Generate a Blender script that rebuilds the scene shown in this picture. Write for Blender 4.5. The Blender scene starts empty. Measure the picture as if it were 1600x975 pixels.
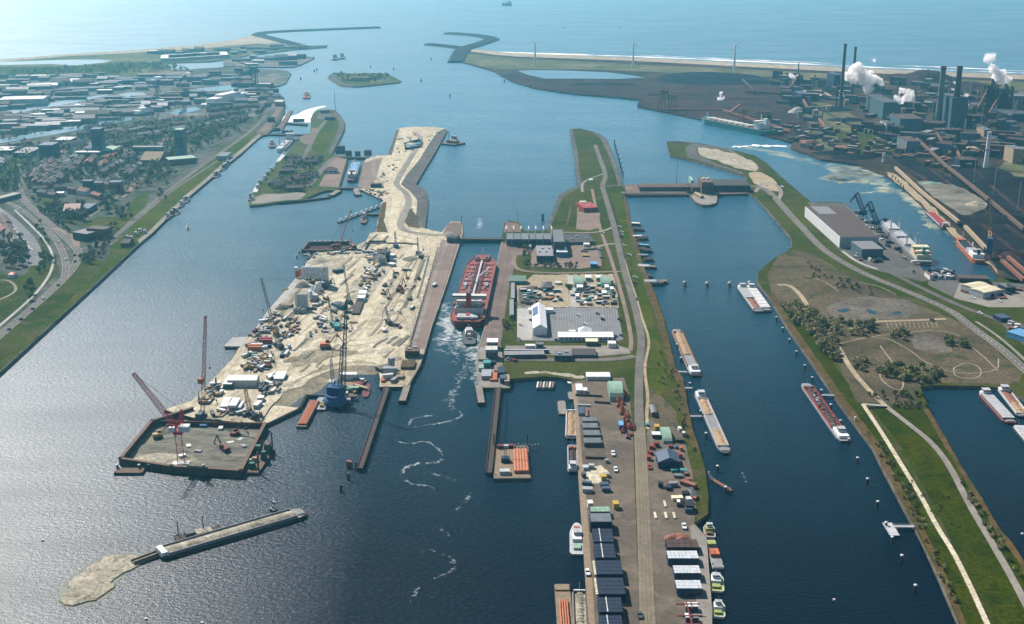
import bpy, math, random
from mathutils import Vector, Matrix
random.seed(7)
R = random.Random(11)
SC = bpy.context.scene
COL = SC.collection
rad = math.radians
# ---- camera
FPX, CX, CY, VH, HC = 1900.0, 800.0, 487.5, -100.0, 356.0
PITCH = math.atan((CY - VH) / FPX)
cd = bpy.data.cameras.new('camera')
cam = bpy.data.objects.new('camera', cd)
COL.objects.link(cam)
cam.location = (0, 0, HC)
cam.rotation_euler = (math.pi / 2 - PITCH, 0, 0)
cd.sensor_fit = 'HORIZONTAL'
cd.sensor_width = 36.0
cd.lens = 36.0 * FPX / 1600.0
cd.clip_start = 1.0
cd.clip_end = 80000.0
SC.camera = cam
# ---- sun and sky
SUN_EL, SUN_AZ = 44.0, -38.0        # azimuth from the view direction (+Y), negative = left
world = bpy.data.worlds.new('World')
SC.world = world
world.use_nodes = True
wn = world.node_tree
bg = wn.nodes['Background']
sky = wn.nodes.new('ShaderNodeTexSky')
sky.sky_type = 'NISHITA'
sky.sun_disc = False
sky.sun_elevation = rad(SUN_EL)
sky.sun_rotation = rad(SUN_AZ)
sky.air_density = 1.0
sky.dust_density = 0.3
sky.ozone_density = 2.0
wn.links.new(sky.outputs[0], bg.inputs[0])
bg.inputs[1].default_value = 0.065
sd = bpy.data.lights.new('sun', 'SUN')
sd.energy = 5.0
sd.angle = rad(0.53)
sd.color = (1.0, 0.97, 0.91)
so = bpy.data.objects.new('sun', sd)
COL.objects.link(so)
a, e = rad(SUN_AZ), rad(SUN_EL)
sdir = Vector((math.sin(a) * math.cos(e), math.cos(a) * math.cos(e), math.sin(e)))
so.rotation_euler = sdir.to_track_quat('Z', 'Y').to_euler()
vs = SC.view_settings
vs.view_transform = 'Standard'
vs.look = 'None'
vs.exposure = 0.85
vs.gamma = 1.0
vs.use_curve_mapping = False
SC.cycles.max_bounces = 6
SC.cycles.diffuse_bounces = 2
SC.cycles.glossy_bounces = 2
SC.cycles.transmission_bounces = 2
SC.cycles.transparent_max_bounces = 12
SC.cycles.volume_bounces = 3
SC.cycles.sample_clamp_indirect = 4.0
SC.cycles.use_denoising = True
SC.cycles.caustics_reflective = False
SC.cycles.caustics_refractive = False
# ---- pixel of the photograph -> point of the ground
def G(x, y, z=0.0):
 cx, cy = (x - CX) / FPX, (y - CY) / FPX
 dy = math.cos(PITCH) - cy * math.sin(PITCH)
 dz = -math.sin(PITCH) - cy * math.cos(PITCH)
 t = (z - HC) / dz
 return Vector((cx * t, dy * t, z))
# ---- materials
MT = {}
def _n(nt, t, **k):
 n = nt.nodes.new(t)
 for a_, v in k.items():
  setattr(n, a_, v)
 return n
def mat(name, c, rough=0.8, metal=0.0, var=0.0, scale=0.2, rnd=0.0, spec=0.18, c2=None, det=4.0, bump=0.0):
 """plain procedural material: base colour, noise mottling between c and c2, per-object variation rnd"""
 c = tuple(q * .75 for q in c)
 if c2: c2 = tuple(q * .75 for q in c2)
 m = bpy.data.materials.new(name)
 m.use_nodes = True
 nt = m.node_tree
 b = nt.nodes['Principled BSDF']
 b.inputs['Roughness'].default_value = rough
 b.inputs['Metallic'].default_value = metal
 b.inputs['Specular IOR Level'].default_value = spec
 b.inputs['Base Color'].default_value = (*c, 1)
 tc = _n(nt, 'ShaderNodeTexCoord')
 nz = _n(nt, 'ShaderNodeTexNoise')
 nz.inputs['Scale'].default_value = scale
 nz.inputs['Detail'].default_value = det
 nz.inputs['Roughness'].default_value = 0.65
 nt.links.new(tc.outputs['Object'], nz.inputs['Vector'])
 if c2 is None:
  v = var if var else 0.12
  c2 = tuple(max(0, q * (1 - v)) for q in c)
  c1 = tuple(min(1, q * (1 + v)) for q in c)
 else:
  c1 = c
 cr = _n(nt, 'ShaderNodeValToRGB')
 cr.color_ramp.elements[0].position = 0.36
 cr.color_ramp.elements[1].position = 0.64
 cr.color_ramp.elements[0].color = (*c1, 1)
 cr.color_ramp.elements[1].color = (*c2, 1)
 nt.links.new(nz.outputs['Fac'], cr.inputs['Fac'])
 out = cr.outputs['Color']
 if rnd:
  oi = _n(nt, 'ShaderNodeObjectInfo')
  mr = _n(nt, 'ShaderNodeMapRange')
  mr.inputs['To Min'].default_value = 1 - rnd
  mr.inputs['To Max'].default_value = 1 + rnd
  nt.links.new(oi.outputs['Random'], mr.inputs['Value'])
  hs = _n(nt, 'ShaderNodeHueSaturation')
  nt.links.new(mr.outputs[0], hs.inputs['Value'])
  nt.links.new(out, hs.inputs['Color'])
  out = hs.outputs['Color']
 nt.links.new(out, b.inputs['Base Color'])
 if bump:
  bp = _n(nt, 'ShaderNodeBump')
  bp.inputs['Strength'].default_value = 0.6
  bp.inputs['Distance'].default_value = bump
  nt.links.new(nz.outputs['Fac'], bp.inputs['Height'])
  nt.links.new(bp.outputs[0], b.inputs['Normal'])
 MT[name] = m
 return m
ALB = 0.70
def ground(name, cols, big=0.01, mid=0.06, fine=0.5, rough=0.95, bump=0.3, stretch=None, fmix=0.35):
 """ground: three colours blended by a large, a middle and a fine noise"""
 cols = [tuple(q * ALB for q in c) for c in cols]
 m = bpy.data.materials.new(name)
 m.use_nodes = True
 nt = m.node_tree
 b = nt.nodes['Principled BSDF']
 b.inputs['Roughness'].default_value = rough
 b.inputs['Specular IOR Level'].default_value = 0.0
 tc = _n(nt, 'ShaderNodeTexCoord')
 src = tc.outputs['Object']
 if stretch:
  mp = _n(nt, 'ShaderNodeMapping')
  mp.inputs['Rotation'].default_value = (0, 0, stretch[0])
  mp.inputs['Scale'].default_value = (stretch[1], stretch[2], 1)
  nt.links.new(src, mp.inputs['Vector'])
  src = mp.outputs[0]
 def noise(s, d=5, dist=0.0):
  nz = _n(nt, 'ShaderNodeTexNoise')
  nz.inputs['Scale'].default_value = s
  nz.inputs['Detail'].default_value = d
  nz.inputs['Roughness'].default_value = 0.6
  nz.inputs['Distortion'].default_value = dist
  nt.links.new(src, nz.inputs['Vector'])
  return nz.outputs['Fac']
 def ramp(f, lo, hi):
  mr = _n(nt, 'ShaderNodeMapRange')
  mr.inputs['From Min'].default_value = lo
  mr.inputs['From Max'].default_value = hi
  nt.links.new(f, mr.inputs['Value'])
  return mr.outputs[0]
 def mix(f, a_, b_):
  mx = _n(nt, 'ShaderNodeMix', data_type='RGBA')
  nt.links.new(f, mx.inputs[0])
  for i, v in ((6, a_), (7, b_)):
   if isinstance(v, tuple):
    mx.inputs[i].default_value = (*v, 1)
   else:
    nt.links.new(v, mx.inputs[i])
  return mx.outputs[2]
 c = mix(ramp(noise(big, 6, 0.6), 0.42, 0.6), cols[0], cols[1])
 c = mix(ramp(noise(mid, 6, 0.3), 0.5, 0.66), c, cols[2])
 fn = noise(fine, 3)
 mr = _n(nt, 'ShaderNodeMapRange')
 mr.inputs['From Min'].default_value = 0.3
 mr.inputs['From Max'].default_value = 0.7
 mr.inputs['To Min'].default_value = 1 - fmix
 mr.inputs['To Max'].default_value = 1 + fmix
 nt.links.new(fn, mr.inputs['Value'])
 vm = _n(nt, 'ShaderNodeVectorMath', operation='SCALE')
 nt.links.new(c, vm.inputs[0])
 nt.links.new(mr.outputs[0], vm.inputs['Scale'])
 nt.links.new(vm.outputs[0], b.inputs['Base Color'])
 if bump:
  bp = _n(nt, 'ShaderNodeBump')
  bp.inputs['Strength'].default_value = 0.7
  bp.inputs['Distance'].default_value = bump
  nt.links.new(fn, bp.inputs['Height'])
  nt.links.new(bp.outputs[0], b.inputs['Normal'])
 MT[name] = m
 return m
# ground covers
ground('grass', [(.036, .054, .008), (.068, .076, .016), (.082, .074, .032)], .008, .05, .4)
ground('bright_grass', [(.044, .070, .005), (.075, .088, .010), (.090, .082, .030)], .01, .04, .3)
ground('dyke_grass', [(.052, .08, .024), (.085, .097, .036), (.10, .095, .05)], .008, .05, .4)
ground('reed', [(.13, .085, .04), (.09, .065, .028), (.05, .06, .018)], .03, .12, .6)
ground('scrub', [(.125, .10, .065), (.085, .068, .048), (.055, .062, .028)], .012, .05, .35, fmix=.4)
ground('sand', [(.49, .43, .31), (.38, .335, .25), (.56, .51, .38)], .008, .035, .25, stretch=(rad(-13), 1, .35))
ground('pale_sand', [(.56, .50, .37), (.48, .42, .30), (.60, .55, .43)], .02, .06, .4)
ground('wet_sand', [(.30, .26, .18), (.22, .20, .15), (.36, .31, .21)], .02, .06, .4)
ground('mud', [(.16, .155, .125), (.24, .225, .18), (.10, .10, .085)], .02, .07, .3, stretch=(0, .5, 1.5))
ground('dredged_sand', [(.34, .31, .235), (.43, .39, .31), (.22, .20, .155)], .03, .1, .5, fmix=.45)
ground('beach', [(.34, .30, .23), (.30, .27, .21), (.38, .34, .26)], .001, .004, .05, bump=0)
ground('dune', [(.12, .12, .065), (.09, .10, .05), (.18, .16, .10)], .002, .008, .03)
ground('town_ground', [(.08, .09, .07), (.13, .125, .115), (.045, .06, .03)], .006, .02, .1)
ground('harbour_ground', [(.15, .15, .14), (.09, .10, .10), (.24, .23, .21)], .006, .02, .1)
ground('works_ground', [(.035, .028, .025), (.075, .055, .042), (.032, .038, .018)], .006, .02, .1)
ground('ore_ground', [(.045, .032, .034), (.07, .042, .038), (.03, .026, .03)], .006, .02, .1)
ground('coal', [(.016, .019, .025), (.024, .026, .032), (.012, .014, .018)], .01, .04, .2, bump=.6)
ground('spit_grass', [(.030, .046, .002), (.046, .056, .004), (.022, .038, .004)], .01, .05, .35, fmix=.5)
ground('heath', [(.15, .13, .105), (.11, .095, .08), (.17, .155, .13)], .03, .09, .4, fmix=.4)
ground('rock', [(.11, .105, .10), (.16, .15, .14), (.07, .07, .068)], .04, .2, .9, bump=.6)
ground('concrete', [(.27, .25, .215), (.22, .20, .18), (.31, .285, .25)], .01, .06, .4, bump=.02, fmix=.12)
ground('pale_concrete', [(.42, .41, .38), (.36, .35, .33), (.46, .45, .42)], .01, .06, .4, bump=.02, fmix=.12)
ground('brown_paving', [(.20, .15, .125), (.16, .12, .105), (.23, .18, .15)], .01, .06, .4, bump=.02, fmix=.15)
ground('pink_paving', [(.25, .19, .16), (.21, .16, .135), (.28, .21, .17)], .01, .06, .4, bump=.02, fmix=.15)
ground('yard_paving', [(.155, .128, .10), (.12, .10, .08), (.19, .16, .13)], .01, .05, .3, bump=.02, fmix=.15)
ground('slab_road', [(.24, .205, .145), (.20, .17, .125), (.27, .23, .17)], .02, .1, .5, bump=.02, fmix=.15)
ground('asphalt', [(.13, .125, .115), (.10, .098, .092), (.15, .145, .135)], .02, .1, .4, bump=.02, fmix=.12)
ground('road_grey', [(.17, .155, .14), (.14, .13, .12), (.195, .18, .16)], .02, .1, .4, bump=.02, fmix=.12)
ground('parking', [(.20, .205, .21), (.235, .235, .235), (.17, .175, .18)], .02, .1, .4, bump=.02, fmix=.12)
ground('dirt_track', [(.36, .30, .20), (.30, .25, .17), (.42, .35, .25)], .03, .1, .5)
ground('quay_wall', [(.14, .12, .10), (.10, .085, .075), (.19, .17, .14)], .03, .15, .8, bump=.05)
ground('rust_sheet', [(.095, .05, .038), (.07, .04, .032), (.13, .075, .055)], .03, .2, .8, bump=.05)
ground('dark_steel', [(.035, .035, .038), (.05, .045, .042), (.028, .03, .034)], .03, .2, .8, bump=.05)
# paints and such
for nm, c, r_ in (('white', (.72, .73, .72), .45), ('off_white', (.55, .55, .52), .6), ('cream', (.60, .55, .38), .6),
     ('light_grey', (.40, .41, .42), .6), ('grey', (.22, .225, .23), .6), ('dark_grey', (.07, .075, .08), .6),
     ('black', (.018, .019, .021), .55), ('red', (.30, .035, .03), .5), ('dark_red', (.15, .025, .022), .55),
     ('deck_red', (.24, .06, .05), .65), ('hull_red', (.17, .018, .022), .5), ('orange', (.42, .12, .045), .55),
     ('yellow', (.45, .31, .05), .5), ('lime', (.32, .36, .12), .5), ('green', (.03, .12, .065), .55),
     ('pale_green', (.22, .34, .26), .6), ('teal', (.06, .25, .24), .5), ('blue', (.03, .08, .20), .5),
     ('navy', (.016, .028, .065), .5), ('slate_blue', (.05, .075, .12), .55), ('sky_blue', (.12, .30, .50), .5),
     ('brick', (.20, .085, .06), .8), ('brown', (.13, .08, .055), .8), ('rust', (.22, .095, .06), .75),
     ('dark_brown', (.06, .042, .035), .8), ('timber', (.24, .18, .12), .85), ('roof_dark', (.05, .046, .048), .8),
     ('roof_brown', (.085, .06, .052), .8), ('roof_red', (.20, .08, .055), .8), ('roof_grey', (.20, .20, .21), .75),
     ('roof_pale', (.50, .50, .49), .6), ('gold_stone', (.33, .26, .17), .85), ('hold_sand', (.36, .25, .15), .95),
     ('steel', (.30, .31, .32), .4), ('pipe_orange', (.42, .15, .07), .7), ('crane_yellow', (.34, .23, .08), .5),
     ('crane_red', (.55, .05, .06), .55), ('crane_blue', (.025, .08, .20), .5), ('glass', (.02, .03, .04), .12),
     ('stack_blue', (.018, .026, .05), .45), ('works_blue', (.07, .12, .15), .6), ('works_brown', (.07, .045, .04), .85),
     ('works_grey', (.13, .15, .16), .8), ('bark', (.07, .055, .04), .9), ('foam_panel', (.50, .53, .55), .5)):
 mat(nm, c, r_, rnd=.12 if r_ > .5 else .06, scale=.35, var=.16)
mat('leaf_green', (.15, .175, .05), .9, c2=(.09, .115, .03), scale=.5, rnd=.3, det=2)
mat('leaf_yellow', (.19, .20, .06), .9, c2=(.12, .135, .04), scale=.5, rnd=.3, det=2)
mat('leaf_brown', (.20, .155, .08), .9, c2=(.13, .11, .06), scale=.5, rnd=.3, det=2)
mat('leaf_grey', (.40, .335, .16), .9, c2=(.26, .235, .11), scale=.5, rnd=.25, det=2)
# ---- mesh helper
class MB:
 def __init__(self):
  self.v, self.f, self.s = [], [], []
 def face(self, pts, smooth=False):
  n = len(self.v)
  self.v += [tuple(p) for p in pts]
  self.f.append(tuple(range(n, n + len(pts))))
  self.s.append(smooth)
 def mesh(self, vs, fs, smooth=False):
  n = len(self.v)
  self.v += [tuple(p) for p in vs]
  for f in fs:
   self.f.append(tuple(i + n for i in f))
   self.s.append(smooth)
 def box(self, x, y, z, sx, sy, sz, rz=0.0, taper=1.0, tz=None):
  """box standing on z, centre x,y; taper scales the top"""
  c, s = math.cos(rz), math.sin(rz)
  vs = []
  for k, t in ((0, 1.0), (sz, taper)):
   for a_, b_ in ((-1, -1), (1, -1), (1, 1), (-1, 1)):
    u, w = a_ * sx / 2 * t, b_ * sy / 2 * t
    vs.append((x + u * c - w * s, y + u * s + w * c, z + k))
  self.mesh(vs, [(3, 2, 1, 0), (4, 5, 6, 7), (0, 1, 5, 4), (1, 2, 6, 5), (2, 3, 7, 6), (3, 0, 4, 7)])
 def bar(self, p, q, r, n=4, r2=None, cap=True, smooth=False):
  p, q = Vector(p), Vector(q)
  d = q - p
  if d.length < 1e-6: return
  d.normalize()
  u = d.cross(Vector((0, 0, 1)))
  if u.length < 1e-3: u = Vector((1, 0, 0))
  u.normalize()
  w = d.cross(u)
  r2 = r if r2 is None else r2
  vs = []
  for c, rr in ((p, r), (q, r2)):
   for i in range(n):
    t = 2 * math.pi * (i + .5) / n
    vs.append(c + (u * math.cos(t) + w * math.sin(t)) * rr)
  fs = [(i, i + n, (i + 1) % n + n, (i + 1) % n) for i in range(n)]
  self.mesh(vs, fs, smooth or n > 8)
  if cap:
   self.face([vs[i] for i in range(n)])
   self.face([vs[n + i] for i in reversed(range(n))])
 def lathe(self, x, y, prof, n=12, smooth=True):
  """prof: list of (r, z) bottom to top"""
  vs = []
  for r_, z in prof:
   for i in range(n):
    t = 2 * math.pi * i / n
    vs.append((x + r_ * math.cos(t), y + r_ * math.sin(t), z))
  fs = []
  for k in range(len(prof) - 1):
   for i in range(n):
    j = (i + 1) % n
    fs.append((k * n + i, k * n + j, (k + 1) * n + j, (k + 1) * n + i))
  self.mesh(vs, fs, smooth)
  self.face([vs[(len(prof) - 1) * n + i] for i in range(n)])
 def gable(self, x, y, z, sx, sy, h, rz=0.0, over=0.3, axis='x'):
  """pitched roof over a sx by sy plan, ridge along its x axis"""
  if axis == 'y':
   sx, sy, rz = sy, sx, rz + math.pi / 2
  c, s = math.cos(rz), math.sin(rz)
  X, Y = sx / 2 + over, sy / 2 + over
  P = [(-X, -Y, 0), (X, -Y, 0), (X, Y, 0), (-X, Y, 0), (-X, 0, h), (X, 0, h)]
  vs = [(x + a_ * c - b_ * s, y + a_ * s + b_ * c, z + k) for a_, b_, k in P]
  self.mesh(vs, [(0, 1, 5, 4), (2, 3, 4, 5), (0, 4, 3), (1, 2, 5), (3, 2, 1, 0)])
 def arch(self, x, y, z, L, w, h, rz=0.0, n=10):
  """barrel vault shed: length L along local x"""
  c, s = math.cos(rz), math.sin(rz)
  rings = []
  for sx in (-L / 2, L / 2):
   ring = []
   for i in range(n + 1):
    t = math.pi * i / n
    b_, k = -math.cos(t) * w / 2, math.sin(t) ** .8 * h
    ring.append((x + sx * c - b_ * s, y + sx * s + b_ * c, z + k))
   rings.append(ring)
  m_ = n + 1
  self.mesh(rings[0] + rings[1], [(i, i + 1, m_ + i + 1, m_ + i) for i in range(n)] +
     [tuple(reversed(range(m_))), tuple(range(m_, 2 * m_))])
 def prism(self, pts, z0, z1):
  n = len(pts)
  vs = [(p[0], p[1], z0) for p in pts] + [(p[0], p[1], z1) for p in pts]
  self.mesh(vs, [tuple(reversed(range(n))), tuple(range(n, 2 * n))] +
     [(i, (i + 1) % n, (i + 1) % n + n, i + n) for i in range(n)])
 def lattice(self, p, q, w0, w1, r=.14, n=None, wide=None):
  """square lattice mast or boom from p to q"""
  p, q = Vector(p), Vector(q)
  d = (q - p)
  L = d.length
  d.normalize()
  u = d.cross(Vector((0, 0, 1)))
  if u.length < .05: u = Vector((1, 0, 0))
  u.normalize()
  w = d.cross(u)
  n = n or max(3, int(L / (1.3 * (w0 + w1) / 2 + .6)))
  rows = []
  for k in range(n + 1):
   t = k / n
   ww = (w0 + (w1 - w0) * t) / 2
   c = p + d * (L * t)
   rows.append([c + u * ww + w * ww, c - u * ww + w * ww, c - u * ww - w * ww, c + u * ww - w * ww])
  for i in range(4):
   self.bar(rows[0][i], rows[-1][i], r, 4)
  for k in range(n):
   for i in range(4):
    j = (i + 1) % 4
    a_, b_ = (i, j) if k % 2 else (j, i)
    self.bar(rows[k][a_], rows[k + 1][b_], r * .6, 3, cap=False)
 def build(self, name, m, parent=None, loc=None, rz=0.0):
  me = bpy.data.meshes.new(name)
  me.from_pydata([tuple(p) for p in self.v], [], self.f)
  if any(self.s):
   me.polygons.foreach_set('use_smooth', self.s)
  me.materials.append(MT[m] if isinstance(m, str) else m)
  me.update()
  o = bpy.data.objects.new(name, me)
  COL.objects.link(o)
  if parent is not None:
   o.parent = parent
  if loc is not None:
   o.location = loc
  o.rotation_euler.z = rz
  return o
def tag(o, label=None, cat=None, group=None, kind=None):
 if label: o['label'] = label
 if cat: o['category'] = cat
 if group: o['group'] = group
 if kind: o['kind'] = kind
 return o
def thing(name, label, cat, loc, rz=0.0, group=None):
 o = bpy.data.objects.new(name, None)
 COL.objects.link(o)
 o.location = loc
 o.rotation_euler.z = rz
 return tag(o, label, cat, group)
KIDS = {}
def copy_thing(src, loc, rz=0.0, label=None, group=None, sc=None):
 """copy a thing with its parts and their parts; meshes are shared"""
 if src.name not in KIDS:
  KIDS[src.name] = {}
  def note(o):
   KIDS[src.name][o.name] = [c for c in COL.objects if c.parent == o]
   for c in KIDS[src.name][o.name]: note(c)
  note(src)
 tree = KIDS[src.name]
 def cp(o, parent):
  c = o.copy()
  COL.objects.link(c)
  if parent is not None: c.parent = parent
  for k in tree[o.name]: cp(k, c)
  return c
 r = cp(src, None)
 r.location = loc
 r.rotation_euler.z = rz
 if sc is not None: r.scale = sc if hasattr(sc, '__len__') else (sc, sc, sc)
 if label: r['label'] = label
 if group: r['group'] = group
 return r
class Proto:
 """keeps a built thing; the first placing moves it, later ones copy it"""
 def __init__(self, src): self.src, self.used = src, False
 def put(self, loc, rz=0.0, label=None, group=None, sc=None):
  if not self.used:
   self.used = True
   o = self.src
   if o.name not in KIDS:   # record the tree before any copy
    KIDS[o.name] = {}
    def note(q):
     KIDS[o.name][q.name] = [c for c in COL.objects if c.parent == q]
     for c in KIDS[o.name][q.name]: note(c)
    note(o)
   o.location = loc
   o.rotation_euler.z = rz
   if sc is not None: o.scale = sc if hasattr(sc, '__len__') else (sc, sc, sc)
   if label: o['label'] = label
   if group: o['group'] = group
   return o
  return copy_thing(self.src, loc, rz, label, group, sc)
# ---- ground shapes from pixel outlines
def area2(P):
 return sum(P[i][0] * P[(i + 1) % len(P)][1] - P[(i + 1) % len(P)][0] * P[i][1] for i in range(len(P)))
def ring(px, z):
 P = [G(x, y, z) for x, y in px]
 if area2(P) < 0: P.reverse()
 return P
def chaikin(P, n=2, closed=True):
 for _ in range(n):
  Q = []
  m_ = len(P)
  for i in range(m_ if closed else m_ - 1):
   a_, b_ = P[i], P[(i + 1) % m_]
   Q += [a_ * .75 + b_ * .25, a_ * .25 + b_ * .75]
  if not closed:
   Q = [P[0]] + Q + [P[-1]]
  P = Q
 return P
def offset(P, d):
 """outward offset of a counter-clockwise ring"""
 n = len(P)
 Q = []
 for i in range(n):
  a_, b_, c = P[i - 1], P[i], P[(i + 1) % n]
  e1 = Vector((b_.x - a_.x, b_.y - a_.y, 0)); e2 = Vector((c.x - b_.x, c.y - b_.y, 0))
  if e1.length < 1e-4 or e2.length < 1e-4:
   Q.append(b_.copy()); continue
  e1.normalize(); e2.normalize()
  n1, n2 = Vector((e1.y, -e1.x, 0)), Vector((e2.y, -e2.x, 0))
  m_ = n1 + n2
  if m_.length < .2: m_ = n1
  m_.normalize()
  k = 1 / max(.45, m_.dot(n1))
  Q.append(b_ + m_ * d * k)
 return Q
def flat(mb, P):
 from mathutils.geometry import tessellate_polygon
 tr = tessellate_polygon([P])
 n = len(mb.v)
 mb.v += [tuple(p) for p in P]
 for t in tr:
  a_, b_, c = (P[i] for i in t)
  if (b_.x - a_.x) * (c.y - a_.y) - (b_.y - a_.y) * (c.x - a_.x) < 0:
   t = (t[0], t[2], t[1])
  mb.f.append(tuple(i + n for i in t)); mb.s.append(False)
def land(name, px, m, z=3.0, side='quay_wall', slope=0.0, rough=0.0, smooth=0, sub=0, bottom=-3.0):
 """land mass: top sheet at z with walls or sloping banks down into the water"""
 P = ring(px, z)
 if sub:
  Q = []
  for i in range(len(P)):
   a_, b_ = P[i], P[(i + 1) % len(P)]
   k = max(1, int((b_ - a_).length / sub))
   for j in range(k):
    q = a_.lerp(b_, j / k)
    if rough: q = q + Vector((R.uniform(-rough, rough), R.uniform(-rough, rough), 0))
    Q.append(q)
  P = Q
 if smooth: P = chaikin(P, smooth)
 mb = MB(); flat(mb, P)
 o = tag(mb.build(name, m), kind='structure')
 mb = MB()
 Q = [Vector((p.x, p.y, bottom)) for p in (offset(P, slope) if slope else P)]
 n = len(P)
 mb.mesh(P + Q, [(i, i + n, (i + 1) % n + n, (i + 1) % n) for i in range(n)])
 mb.build('bank' if slope else 'quay_wall', side, o)
 return o
LV = {}
def sheet(name, px, m, z=3.05, smooth=0, kind='structure', label=None):
 P = ring(px, z)
 if smooth: P = chaikin(P, smooth)
 mb = MB(); flat(mb, P)
 return tag(mb.build(name, m), label, None, None, kind)
def line(px, z=3.0, n=2):
 return chaikin([G(x, y, z) for x, y in px], n, False)
def ribbon(name, px, w, m, z=3.1, n=2, mb=None, P=None):
 P = P or line(px, z, n)
 own = mb is None
 if own: mb = MB()
 L, Rr = [], []
 for i, p in enumerate(P):
  d = P[min(i + 1, len(P) - 1)] - P[max(i - 1, 0)]
  d.z = 0
  if d.length < 1e-5: d = Vector((1, 0, 0))
  d.normalize()
  s = Vector((-d.y, d.x, 0))
  L.append(p + s * w / 2); Rr.append(p - s * w / 2)
 k = len(P)
 mb.mesh(L + Rr, [(i, i + k, i + k + 1, i + 1) for i in range(k - 1)])
 if own:
  return tag(mb.build(name, m), kind='structure')
def dashes(mb, P, off, w, on, gap, z):
 """painted line along a path: off = sideways distance, on/gap lengths (gap 0 = unbroken)"""
 acc, draw = 0.0, True
 for i in range(len(P) - 1):
  a_, b_ = P[i], P[i + 1]
  d = b_ - a_; L = d.length
  if L < 1e-5: continue
  d.normalize(); s = Vector((-d.y, d.x, 0))
  t = 0.0
  while t < L:
   lim = (on if draw else gap) - acc
   if gap == 0: lim = L
   e = min(L, t + lim)
   if draw:
    p, q = a_ + d * t + s * off, a_ + d * e + s * off
    mb.face([(p + s * w / 2).to_tuple()[:2] + (z,), (p - s * w / 2).to_tuple()[:2] + (z,),
       (q - s * w / 2).to_tuple()[:2] + (z,), (q + s * w / 2).to_tuple()[:2] + (z,)])
   acc += e - t
   if gap and acc >= (on if draw else gap) - 1e-6:
    acc = 0.0; draw = not draw
   t = e
   if gap == 0: break
def inside(p, P):
 x, y, c = p[0], p[1], False
 j = len(P) - 1
 for i in range(len(P)):
  if (P[i][1] > y) != (P[j][1] > y) and x < (P[j][0] - P[i][0]) * (y - P[i][1]) / (P[j][1] - P[i][1]) + P[i][0]:
   c = not c
  j = i
 return c
ORD = ['first', 'second', 'third', 'fourth', 'fifth', 'sixth', 'seventh', 'eighth', 'ninth', 'tenth', 'eleventh', 'twelfth',
  'thirteenth', 'fourteenth', 'fifteenth', 'sixteenth', 'seventeenth', 'eighteenth', 'nineteenth', 'twentieth',
  'twenty-first', 'twenty-second', 'twenty-third', 'twenty-fourth', 'twenty-fifth', 'twenty-sixth', 'twenty-seventh',
  'twenty-eighth', 'twenty-ninth', 'thirtieth'] + ['%d%s' % (q, 'st' if q % 10 == 1 else 'nd' if q % 10 == 2 else 'rd' if q % 10 == 3 else 'th') for q in range(31, 400)]
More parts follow.
